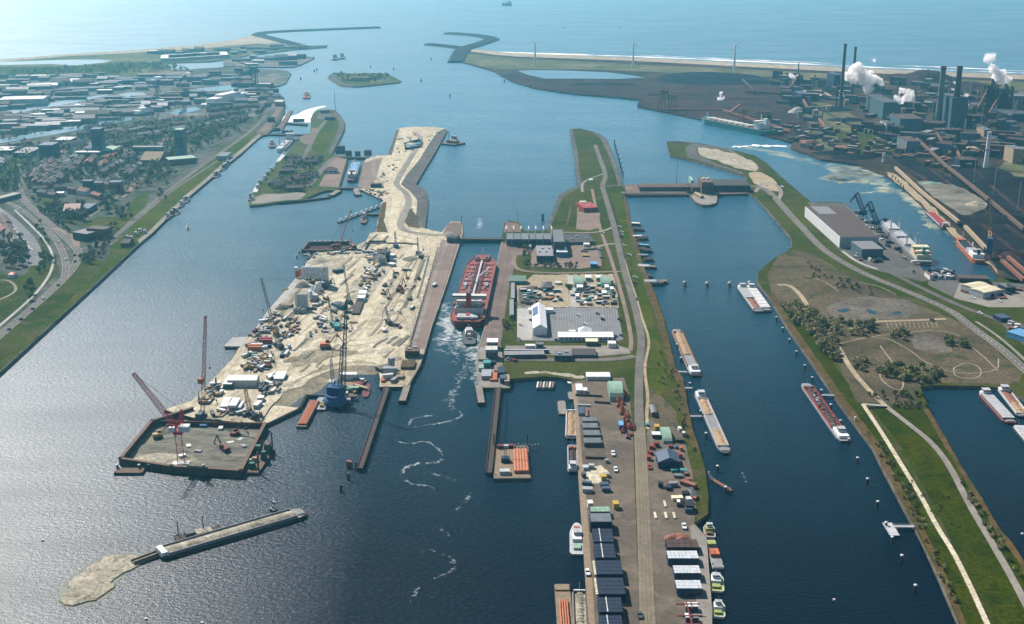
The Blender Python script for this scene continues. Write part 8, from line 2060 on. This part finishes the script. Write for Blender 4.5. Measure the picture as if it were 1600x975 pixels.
# terraces laid out along rows: (start px, end px, count, building length factor)
rows = [((55, 290), (92, 240)), ((63, 293), (104, 241)), ((72, 295), (113, 246)), ((82, 292), (122, 248)), ((90, 288), (130, 250)), ((50, 284), (78, 248)), ((100, 262), (150, 228)), ((48, 300), (110, 296)), ((60, 306), (90, 310)), ((134, 262), (160, 240)), ((146, 268), (190, 236)), ((158, 276), (205, 244)), ((178, 262), (215, 238)),
  ((180, 232), (250, 212)), ((200, 246), (260, 226)), ((186, 272), (230, 268)), ((195, 280), (222, 260)), ((215, 252), (262, 248)), ((240, 240), (262, 222)), ((60, 236), (130, 226)), ((120, 215), (190, 206)), ((150, 222), (205, 206)), ((210, 216), (290, 202)), ((225, 206), (300, 195)), ((270, 226), (330, 210)), ((285, 214), (350, 196)),
  ((310, 202), (370, 186)), ((220, 194), (290, 186)), ((300, 190), (380, 178)), ((340, 200), (385, 188)), ((360, 172), (410, 166)), ((320, 176), (370, 170)), ((10, 240), (60, 232)), ((0, 252), (2, 262)), ((0, 350), (26, 388)), ((-10, 362), (18, 398)), ((2, 345), (22, 372)), ((12, 230), (50, 224)), ((105, 300), (140, 306)), ((128, 302), (160, 312)), ((130, 290), (190, 296)), ((170, 214), (230, 202)), ((130, 204), (180, 196)), ((400, 178), (425, 158))]
for ri, (a_, b_) in enumerate(rows):
 A, B = G(*a_, 3), G(*b_, 3); d = vec2(A, B); n = max(2, int(d.length / R.uniform(30, 44))); rf = R.choice(['roof_dark', 'roof_dark', 'roof_brown', 'roof_brown', 'roof_red', 'roof_grey'])
 for k in range(n):
  p = A.lerp(B, (k + .5) / n) + Vector((R.uniform(-3, 3), R.uniform(-3, 3), 0)); rr = rf if R.random() < .7 else R.choice(['roof_dark', 'roof_red', 'roof_grey', 'roof_brown', 'roof_brown'])
  t = bldm('terraced_house', None, 'house', p, d.length / n * R.uniform(.7, .92), R.uniform(9, 12), R.uniform(5, 7.5), math.atan2(d.y, d.x) + R.uniform(-.05, .05), R.choice(['brick', 'brown', 'off_white', 'brick']), rr, 'gable', chim=1)
  later(t, RL[rr] + ' terraced house', 'in the waterside town', p.x, 'terraced houses of the town')
for q, h, w, r_, kd, lb in ((quad(144, 159, 199, 202), 44, 'slate_blue', 'slate_blue', 'flat', 'tall dark tower block beside the town canal'), (quad(274, 287, 200, 203), 46, 'works_blue', 'pale_green', 'flat', 'tall tower block with pale turquoise roof in the town'), (quad(65, 87, 222, 227), 26, 'navy', 'slate_blue', 'flat', 'dark broad apartment block left of the canal bend'), (quad(130, 145, 281, 283), 17, 'navy', 'works_grey', 'flat', 'blue apartment block near the highway trees, left'), (quad(142, 160, 284, 286, 1), 13, 'brick', 'works_grey', 'flat', 'brick and blue apartment block, middle'), (quad(172, 190, 282, 285), 15, 'brick', 'slate_blue', 'flat', 'brick and blue apartment block, right'),
  ([(259, 246), (305, 242), (302, 247), (262, 250)], 9, 'brown', 'pale_green', 'flat', 'sports hall with wavy green white roof by the dyke'), ([(124, 360), (146, 354), (150, 362), (124, 369)], 9, 'dark_brown', 'roof_grey', 'flat', 'dark brick waterworks block beside the highway'), ([(146, 352), (157, 349), (164, 358), (152, 364)], 12, 'brick', 'roof_brown', 'flat', 'brown pitched end block of the waterworks'), ([(98, 320), (126, 320), (128, 328), (106, 330)], 9, 'brick', 'dark_red', 'gable', 'dark red roofed school among the trees'), (quad(128, 145, 318, 326), 7, 'navy', 'slate_blue', 'flat', 'blue grey flat school wing'), ([(88, 300), (102, 299), (98, 302), (88, 302)], 5, 'off_white', 'white', 'flat', 'white flat roofed hall among the town trees'), (quad(118, 157, 236, 238), 11, 'dark_grey', 'roof_pale', 'flat', 'long pale roofed gallery flat'), (quad(166, 186, 228, 236, -8), 10, 'navy', 'pale_green', 'flat', 'pale green roofed long hall'), (quad(208, 255, 228, 230), 15, 'works_blue', 'roof_grey', 'flat', 'long grey flat beside the tower block'), (quad(30, 56, 230, 239), 8, 'navy', 'roof_grey', 'flat', 'big grey roofed shop hall'), (quad(92, 116, 214, 219, -3), 8, 'navy', 'roof_pale', 'flat', 'long white roofed hall by the canal'), (quad(-5, 24, 229, 235), 7, 'dark_grey', 'roof_pale', 'flat', 'white roofed hall at the left picture edge'), (quad(232, 262, 240, 250, -10), 9, 'brown', 'timber', 'gable', 'tan roofed church like hall'), (quad(344, 360, 238, 244, -4), 7, 'steel', 'works_grey', 'flat', 'grey waterside pavilion on the dyke'), (quad(194, 207, 374, 380, -3), 5, 'dark_brown', 'roof_dark', 'gable', 'dark boathouse on the grassy dyke'), (quad(15, 24, 425, 429), 4, 'off_white', 'orange', 'hip', 'round orange roofed pavilion in the park')):
 bld('town_building', lb, 'building', q, h, w, r_, kd, wins=6 if h > 10 else 0)
# harbour sheds
for i, (x, y) in enumerate(scatter_px([(0, 120), (130, 118), (400, 118), (440, 140), (400, 165), (330, 172), (200, 184), (60, 204), (0, 214)], 235, 7, 41) + scatter_px([(230, 84), (420, 74), (480, 76), (400, 84), (300, 94)], 26, 9, 4) + scatter_px([(370, 91), (480, 90), (450, 103), (370, 102)], 10, 9, 4)):
 if any(inside((x, y), q) for q in ([(180, 143), (380, 130), (380, 142), (180, 156)], [(0, 174), (170, 148), (165, 160), (0, 186)], [(262, 164), (316, 164), (316, 180), (262, 180)])): continue
 rf = R.choice(['roof_pale', 'roof_grey', 'slate_blue', 'roof_grey', 'slate_blue', 'roof_dark', 'roof_brown', 'roof_brown', 'roof_dark']); t = bldm('harbour_shed', None, 'shed', G(x, y, 3.2), R.uniform(16, 58), R.uniform(12, 24), R.uniform(5, 12), rad(9) + R.uniform(-.12, .12), R.choice(['slate_blue', 'works_grey', 'brown', 'works_grey']), rf, R.choice(['flat', 'flat', 'gable']))
 later(t, RL[rf] + ' harbour shed', 'in the far town harbour', x, 'sheds of the far harbour')
for q, h, lb in (([(88, 124), (127, 122), (124, 127), (84, 129)], 10, 'wide white roofed warehouse in the far harbour, right'), ([(45, 131), (92, 129), (88, 133), (40, 135)], 10, 'wide white roofed warehouse in the far harbour, left'), ([(0, 151), (70, 150), (72, 154), (5, 156)], 16, 'long pale fish hall beside the inner basin')):
 bld('harbour_hall', lb, 'hall', q, h, 'light_grey', 'roof_pale')
for k in range(7): t = bldm('marina_hall', None, 'hall', G(268 + k * 12, 93 - k * .8, 3.4), 60, 110, 9, .25, 'light_grey', 'white' if k % 2 else 'roof_pale'); later(t, 'white marina hall', 'behind the south beach', k, 'white halls of the marina')
for k, (x, y, s) in enumerate([(246, 164, 1.1), (249, 148, .9), (283, 148, 1), (372, 146, 1.5), (377, 138, 1.2), (398, 146, 1.6), (402, 140, 1.2), (300, 128, .7)]):
 t = thing('dock_crane', None, 'harbour crane', G(x, y, 3.2), .6 * k); q = MB(); q.lattice((0, 0, 0), (0, 0, 34 * s), 6 * s, 3.5 * s, .4 * s); q.build('crane_tower', 'slate_blue' if k != 2 else 'rust', t); boxpart(t, 'machine_house', 'slate_blue', 0, 0, 34 * s, 9 * s, 7 * s, 5 * s); q = MB(); q.bar((-10 * s, 0, 34 * s), (24 * s, 0, 46 * s), .9 * s, 4); q.build('jib', 'slate_blue', t); later(t, 'tall hazy dock crane', 'in the far town harbour', x, 'dock cranes of the far harbour')
bld('viaduct', 'low concrete viaduct crossing over the highway', 'bridge', [(-10, 309), (26, 300), (28, 303), (-8, 313)], 6, 'dark_grey', 'pale_concrete')
# cars
for x, y, c in ((91, 446, 'dark_grey'), (68, 467, 'white'), (51, 483, 'dark_grey'), (33, 499, 'black'), (14, 515, 'sky' if False else 'blue'), (104, 406, 'white'), (92, 379, 'white'), (117, 399, 'black'), (117, 409, 'dark_grey'), (32, 327, 'white'), (110, 362, 'white')): car(x, y, (6, -6), 'on the riverside highway', c, key=y, dirn='the top', sc=1.35)
for k in range(26): x = 2 + k * 2.1; car(x + R.uniform(-1, 1), 330 + k * 2.7 + R.uniform(-3, 3), (6, 8), 'in the town parking street', R.choice(['white', 'white', 'light_grey']), key=330 + k, dirn='the top')
for i, (x, y) in enumerate(scatter_px([(150, 262), (200, 222), (230, 214), (260, 236), (215, 285), (160, 300)], 30, 5, 6)): car(x, y, (5, -3), 'in the town streets', key=x)
# ==== trees
T = [([(88, 318), (130, 325), (135, 345), (100, 352), (75, 335)], 26, 12, ['leaf_brown', 'leaf_yellow', 'leaf_green'], 'around the school in the town'), ([(0, 378), (42, 375), (50, 420), (0, 425)], 26, 12, ['leaf_brown', 'leaf_green'], 'in the left edge grove'), ([(125, 262), (150, 262), (155, 282), (100, 290), (95, 278)], 18, 12, ['leaf_yellow', 'leaf_brown', 'leaf_green'], 'between the town streets'),
  ([(0, 268), (26, 272), (30, 298), (0, 302)], 12, 11, ['leaf_green', 'leaf_brown'], 'at the left park edge'), ([(126, 396), (170, 378), (172, 390), (140, 415), (124, 410)], 24, 7, ['leaf_green', 'leaf_brown'], 'between highway and dyke'), ([(222, 268), (268, 258), (275, 275), (225, 295)], 30, 9, ['leaf_green'], 'in the dark wood near the dyke'), ([(300, 205), (345, 195), (345, 222), (300, 235)], 26, 13, ['leaf_yellow', 'leaf_green', 'leaf_brown'], 'in the grove below the tower block'),
  ([(50, 312), (70, 318), (110, 365), (100, 362), (60, 330)], 22, 7, ['leaf_green', 'leaf_brown'], 'along the highway verge'), ([(155, 318), (178, 310), (182, 330), (158, 340)], 9, 13, ['leaf_green'], 'on the town meadow'), ([(180, 330), (212, 325), (205, 345), (178, 345)], 9, 9, ['leaf_green'], 'at the right of the town meadow'), ([(60, 345), (68, 355), (78, 385), (70, 388), (55, 365)], 9, 7, ['leaf_green'], 'beside the pale cycle path'), ([(62, 395), (84, 400), (84, 425), (62, 428)], 12, 7, ['leaf_green'], 'in the bend of the highway'), ([(30, 445), (58, 436), (52, 470), (35, 470)], 6, 8, ['leaf_green'], 'in the park below the grove'), ([(170, 350), (185, 352), (170, 372), (160, 368)], 8, 8, ['leaf_green'], 'behind the waterworks'), ([(150, 196), (260, 190), (300, 220), (200, 236)], 34, 9, ['leaf_green', 'leaf_brown'], 'in the far town quarter'), ([(200, 236), (260, 226), (300, 222), (262, 262), (215, 300), (160, 300), (130, 280)], 46, 8, ['leaf_green', 'leaf_brown'], 'in the waterside quarter'), ([(300, 190), (400, 172), (400, 186), (330, 215), (262, 240)], 40, 9, ['leaf_green', 'leaf_brown'], 'along the upper waterside'), ([(30, 225), (120, 222), (110, 245), (60, 300), (40, 285)], 36, 8, ['leaf_green'], 'in the near town quarter'),
  ([(255, 290), (265, 288), (262, 320), (246, 312)], 5, 8, ['leaf_green'], 'on the dyke by the bend'), ([(430, 286), (480, 284), (475, 300), (425, 300)], 22, 8, ['leaf_green', 'leaf_yellow'], 'among the small lock island houses'), ([(455, 244), (500, 250), (490, 285), (440, 275)], 10, 7, ['leaf_green'], 'beside the small lock island lanes'), ([(835, 415), (902, 415), (902, 420), (835, 420)], 22, 5, ['leaf_green'], 'in the hedge below the pink yard'), ([(817, 388), (828, 392), (828, 418), (820, 418)], 8, 6, ['leaf_green', 'leaf_yellow'], 'left of the slate roofed workshop'), ([(786, 500), (804, 498), (803, 512), (786, 515)], 8, 5, ['leaf_green'], 'beside the right lock promenade')]
WOOD = [([(0, 240), (120, 206), (260, 186), (420, 176), (380, 205), (250, 262), (150, 262), (40, 300), (0, 300)], 420, 8), ([(0, 190), (130, 160), (400, 150), (430, 165), (200, 190), (0, 222)], 160, 9), ([(0, 112), (250, 98), (300, 110), (0, 122)], 260, 9), ([(425, 296), (445, 262), (470, 248), (505, 250), (485, 300)], 60, 8), ([(520, 117), (610, 118), (600, 128), (540, 130)], 90, 7)]
for k, (poly, n, h, lf, wh) in enumerate(T):
 if wh in ('in the far town quarter', 'in the near town quarter', 'in the waterside quarter', 'along the upper waterside'): WOOD.append((poly, n * 3, h)); continue
 for x, y in scatter_px(poly, n, 3.2, 60 + k):
  l = R.choice(lf); tree(x, y, {'leaf_green': 'green', 'leaf_yellow': 'yellow green', 'leaf_brown': 'brownish'}[l] + ' leafy tree', wh, l, h)
tree(889, 459, 'big round green tree', 'beside the depot path', 'leaf_yellow', 11); tree(1427, 427, 'small dark bush', 'in the east bank grass', 'leaf_green', 4, low=True)
B = [([(1222, 478), (1255, 478), (1290, 500), (1330, 505), (1308, 530), (1312, 565), (1290, 562), (1262, 520), (1240, 505)], 92, 7, ['leaf_grey', 'leaf_grey', 'leaf_yellow'], 'in the big thicket along the right bank'), ([(1355, 568), (1380, 572), (1470, 575), (1480, 590), (1440, 600), (1370, 588)], 48, 6, ['leaf_grey', 'leaf_green'], 'in the long hedge above the right basin'), ([(1325, 508), (1370, 505), (1365, 525), (1320, 522)], 14, 7, ['leaf_grey', 'leaf_green'], 'at the top of the right bank track'), ([(1393, 518), (1420, 518), (1418, 535), (1395, 532)], 8, 6, ['leaf_green', 'leaf_grey'], 'on the scrubby heath, left'), ([(1475, 527), (1510, 535), (1505, 555), (1480, 545)], 9, 6, ['leaf_green'], 'on the scrubby heath, right'), ([(1262, 410), (1300, 430), (1380, 458), (1360, 462), (1270, 440)], 22, 3.6, ['leaf_green', 'leaf_grey'], 'on the upper heath'), ([(1332, 560), (1352, 562), (1352, 580), (1335, 575)], 8, 6, ['leaf_grey'], 'in the clump beside the track'), ([(1318, 441), (1345, 441), (1342, 452), (1318, 452)], 5, 5, ['leaf_green'], 'in the clump of the upper heath'),
  ([(1345, 655), (1375, 690), (1400, 725), (1440, 800), (1460, 850), (1500, 950), (1485, 940), (1450, 860), (1420, 795), (1378, 722)], 52, 2.6, ['leaf_green', 'leaf_grey'], 'along the reed bank on the right'), ([(1420, 630), (1450, 632), (1450, 640), (1390, 636)], 16, 3, ['leaf_green'], 'in the hedge across the green spit'), ([(1500, 745), (1530, 790), (1570, 850), (1600, 900), (1590, 905), (1560, 860), (1500, 760)], 30, 2.8, ['leaf_green', 'leaf_grey'], 'along the right basin bank'), ([(1050, 560), (1080, 690), (1095, 715), (1085, 715), (1070, 680), (1045, 580)], 24, 2.6, ['leaf_green', 'leaf_grey'], 'along the middle channel bank'), ([(1020, 600), (1040, 620), (1038, 560), (1030, 545)], 6, 2.4, ['leaf_green'], 'on the middle green bank'), ([(1350, 618), (1440, 612), (1445, 625), (1400, 628)], 14, 4, ['leaf_green'], 'on the bank below the long hedge'), ([(1395, 735), (1480, 760), (1500, 830), (1470, 820)], 14, 1.8, ['leaf_green'], 'on the green spit lawn')]
for k, (poly, n, h, lf, wh) in enumerate(B):
 for x, y in scatter_px(poly, n, 3.2, 160 + k): l = R.choice(lf); tree(x, y, {'leaf_green': 'green', 'leaf_yellow': 'yellow green', 'leaf_grey': 'grey green'}[l] + ' shrub', wh, l, h, low=True, key=x)
def wood(name, label, leaf, pts, h, seed):
 rr = random.Random(seed); q = MB()
 for x, y in pts:
  b = G(x, y, 3); hh = h * rr.uniform(.6, 1.3); r_ = hh * rr.uniform(.35, .55)
  for j in range(26):
   v = Vector((rr.gauss(0, .45), rr.gauss(0, .45), abs(rr.gauss(.55, .22)))); c = b + Vector((v.x * r_, v.y * r_, v.z * hh)); u = Vector((rr.gauss(0, 1), rr.gauss(0, 1), rr.gauss(0, .6))).normalized(); w = u.cross(Vector((rr.gauss(0, 1), rr.gauss(0, 1), rr.gauss(0, 1)))).normalized(); f = hh * rr.uniform(.1, .2)
   q.face([c + u * f, c + w * f, c - u * f, c - w * f])
  q.bar(b, b + Vector((0, 0, hh * .5)), .25, 4)
 tag(q.build(name, leaf), label, None, None, 'stuff')
for k, leaf in enumerate(('leaf_green', 'leaf_brown')):
 pts = [p for i, (poly, n, h) in enumerate(WOOD) for p in scatter_px(poly, n // 2, 1.5, 300 + i * 2 + k)]
 wood('garden_trees', 'small street and garden trees spread thickly among the far town houses', leaf, pts, 9, k)
# ==== foam, wakes and sediment lying on the water
def foam_mat(name, c, lo, hi, sc):
 m = bpy.data.materials.new(name); m.use_nodes = True; nt = m.node_tree; b = nt.nodes['Principled BSDF']; b.inputs['Base Color'].default_value = (*c, 1); b.inputs['Roughness'].default_value = .8
 tc = _n(nt, 'ShaderNodeTexCoord'); nz = _n(nt, 'ShaderNodeTexNoise'); nz.inputs['Scale'].default_value = sc; nz.inputs['Detail'].default_value = 7; nz.inputs['Roughness'].default_value = .7; nz.inputs['Distortion'].default_value = 1.2; nt.links.new(tc.outputs['Object'], nz.inputs['Vector'])
 mr = _n(nt, 'ShaderNodeMapRange'); mr.inputs['From Min'].default_value = lo; mr.inputs['From Max'].default_value = hi; nt.links.new(nz.outputs['Fac'], mr.inputs['Value']); nt.links.new(mr.outputs[0], b.inputs['Alpha']); MT[name] = m
foam_mat('foam', (.42, .48, .5), .50, .86, .2); foam_mat('thick_foam', (.5, .55, .56), .44, .80, .11); foam_mat('sediment', (.42, .43, .30), .38, .85, .02); foam_mat('surf', (.75, .77, .75), .3, .5, .004)
foam_mat('weir_foam', (.7, .74, .73), .22, .5, .05)
foam_mat('silt', (.20, .22, .17), .3, .8, .06)
def foam(px, w, m='foam', z=.09, name='foam'):
 P = [p + Vector((R.uniform(-w, w), R.uniform(-w, w), 0)) * .22 for p in line(px, z, 3)]; mb = MB(); L = []; n = len(P)
 for i, p in enumerate(P):
  d = P[min(i + 1, n - 1)] - P[max(i - 1, 0)]; d.normalize(); s = Vector((-d.y, d.x, 0)); f = w * (.35 + .65 * math.sin(math.pi * min(1, max(0, i / (n - 1))))) * R.uniform(.2, 1.9); L.append((p + s * f / 2, p - s * f / 2))
 for i in range(n - 1): mb.face([L[i][1], L[i + 1][1], L[i + 1][0], L[i][0]])
 tag(mb.build(name, m), None, None, None, 'stuff')
foam([(639, 664), (643, 654), (668, 649), (680, 650)], 2.2, 'thick_foam'); foam([(645, 668), (665, 664), (690, 661), (712, 655), (724, 648), (716, 642)], 2.2, 'thick_foam', .1); foam([(622, 690), (640, 694), (665, 688), (685, 700), (694, 717), (680, 724), (650, 723), (630, 732), (626, 745), (645, 757), (670, 758), (678, 763)], 2.4, 'thick_foam', .11)
foam([(733, 560), (720, 590), (712, 610), (700, 632), (708, 640)], 7, 'foam', .12); foam([(700, 495), (696, 510), (704, 530), (716, 545), (728, 556), (745, 560)], 14, 'foam', .13); foam([(700, 485), (697, 500), (700, 520)], 9, 'thick_foam', .14); foam([(716, 520), (716, 540), (712, 570)], 8, 'foam', .15); foam([(744, 520), (740, 550), (735, 580)], 8, 'foam', .16); foam([(742, 575), (741, 600)], 5, 'foam', .17); foam([(680, 545), (700, 552), (730, 553)], 8, 'foam', .18)
foam([(735, 770), (725, 785), (712, 798)], 2.5, 'foam', .1); foam([(688, 826), (695, 832), (703, 838)], 2.2, 'foam', .1); foam([(668, 856), (690, 866), (705, 872), (712, 884), (700, 896), (678, 904)], 2.2, 'foam', .1); foam([(640, 940), (650, 925), (655, 915)], 2, 'foam', .1); foam([(662, 740), (690, 742), (715, 753)], 3, 'foam', .1); foam([(1160, 738), (1166, 748), (1163, 760)], 2, 'foam', .1); foam([(1107, 735), (1113, 750), (1125, 755)], 2, 'foam', .1); foam([(749, 342), (752, 350), (747, 357)], 6, 'thick_foam', .1)
foam([(294, 360), (290, 366), (286, 374)], 1.4, 'foam', .1); foam([(294, 360), (298, 366), (299, 374)], 1.4, 'foam', .11); foam([(456, 607), (470, 604), (480, 606)], 5, 'foam', .1)
mb = MB(); flat(mb, chaikin(ring([(176, 862), (216, 864), (238, 868), (226, 882), (196, 894), (184, 910), (170, 932), (150, 944), (122, 952), (96, 946), (88, 926), (104, 904), (126, 888), (150, 872)], .1), 1)); tag(mb.build('silt_cloud', 'silt'), None, None, None, 'stuff')
for px, w in (([(690, 470), (694, 490), (698, 512)], 12), ([(698, 500), (706, 525), (722, 540)], 16), ([(712, 515), (720, 530), (733, 548)], 12), ([(692, 520), (688, 540)], 9), ([(742, 515), (745, 540), (738, 562)], 10), ([(745, 560), (742, 590), (746, 605)], 7)): foam(px, w, 'thick_foam', .2 + w * .003)
for px in ([(424, 190), (432, 178), (438, 172)], ): foam(px, 30, 'thick_foam', .1)
mb = MB(); flat(mb, chaikin([G(x, y, .12) for x, y in [(430, 189), (442, 181), (462, 181), (475, 172), (500, 166), (514, 165), (492, 171), (487, 180), (486, 190), (497, 188), (495, 191), (460, 191)]], 2)); tag(mb.build('weir_foam', 'weir_foam'), 'bright white churned water below the old locks', None, None, 'stuff')
foam([(1142, 230), (1180, 227), (1215, 228), (1235, 228)], 15, 'weir_foam', .1); foam([(1150, 228), (1200, 236), (1240, 246), (1262, 252), (1275, 256)], 22, 'sediment', .11); foam([(1300, 258), (1330, 266), (1342, 275), (1320, 280), (1310, 280)], 60, 'sediment', .12); foam([(1340, 276), (1355, 285), (1330, 284)], 16, 'sediment', .13); foam([(1372, 280), (1382, 292), (1390, 302)], 22, 'sediment', .13); foam([(1340, 302), (1370, 300), (1390, 292)], 8, 'sediment', .12)
foam([(1404, 296), (1412, 306), (1430, 318), (1450, 334), (1452, 350), (1475, 362), (1490, 366), (1502, 380)], 16, 'thick_foam' if False else 'sediment', .14); foam([(1405, 300), (1420, 308), (1440, 325)], 14, 'sediment', .15)
bld('fort', 'low grey fort building on the far harbour island', 'fort', [(548, 119), (576, 119), (578, 122), (550, 122)], 8, 'works_grey', 'dune')
for k, px in enumerate(([(728, 80), (800, 82), (988, 88), (1200, 97), (1400, 107), (1600, 114)], [(1000, 86), (1200, 94.5), (1300, 99)], [(1400, 102), (1500, 106), (1600, 111)], [(300, 76), (360, 66), (404, 55)])): foam(px, 22 if k == 0 else 12, 'surf', .3 + .05 * k)
finish_labels()
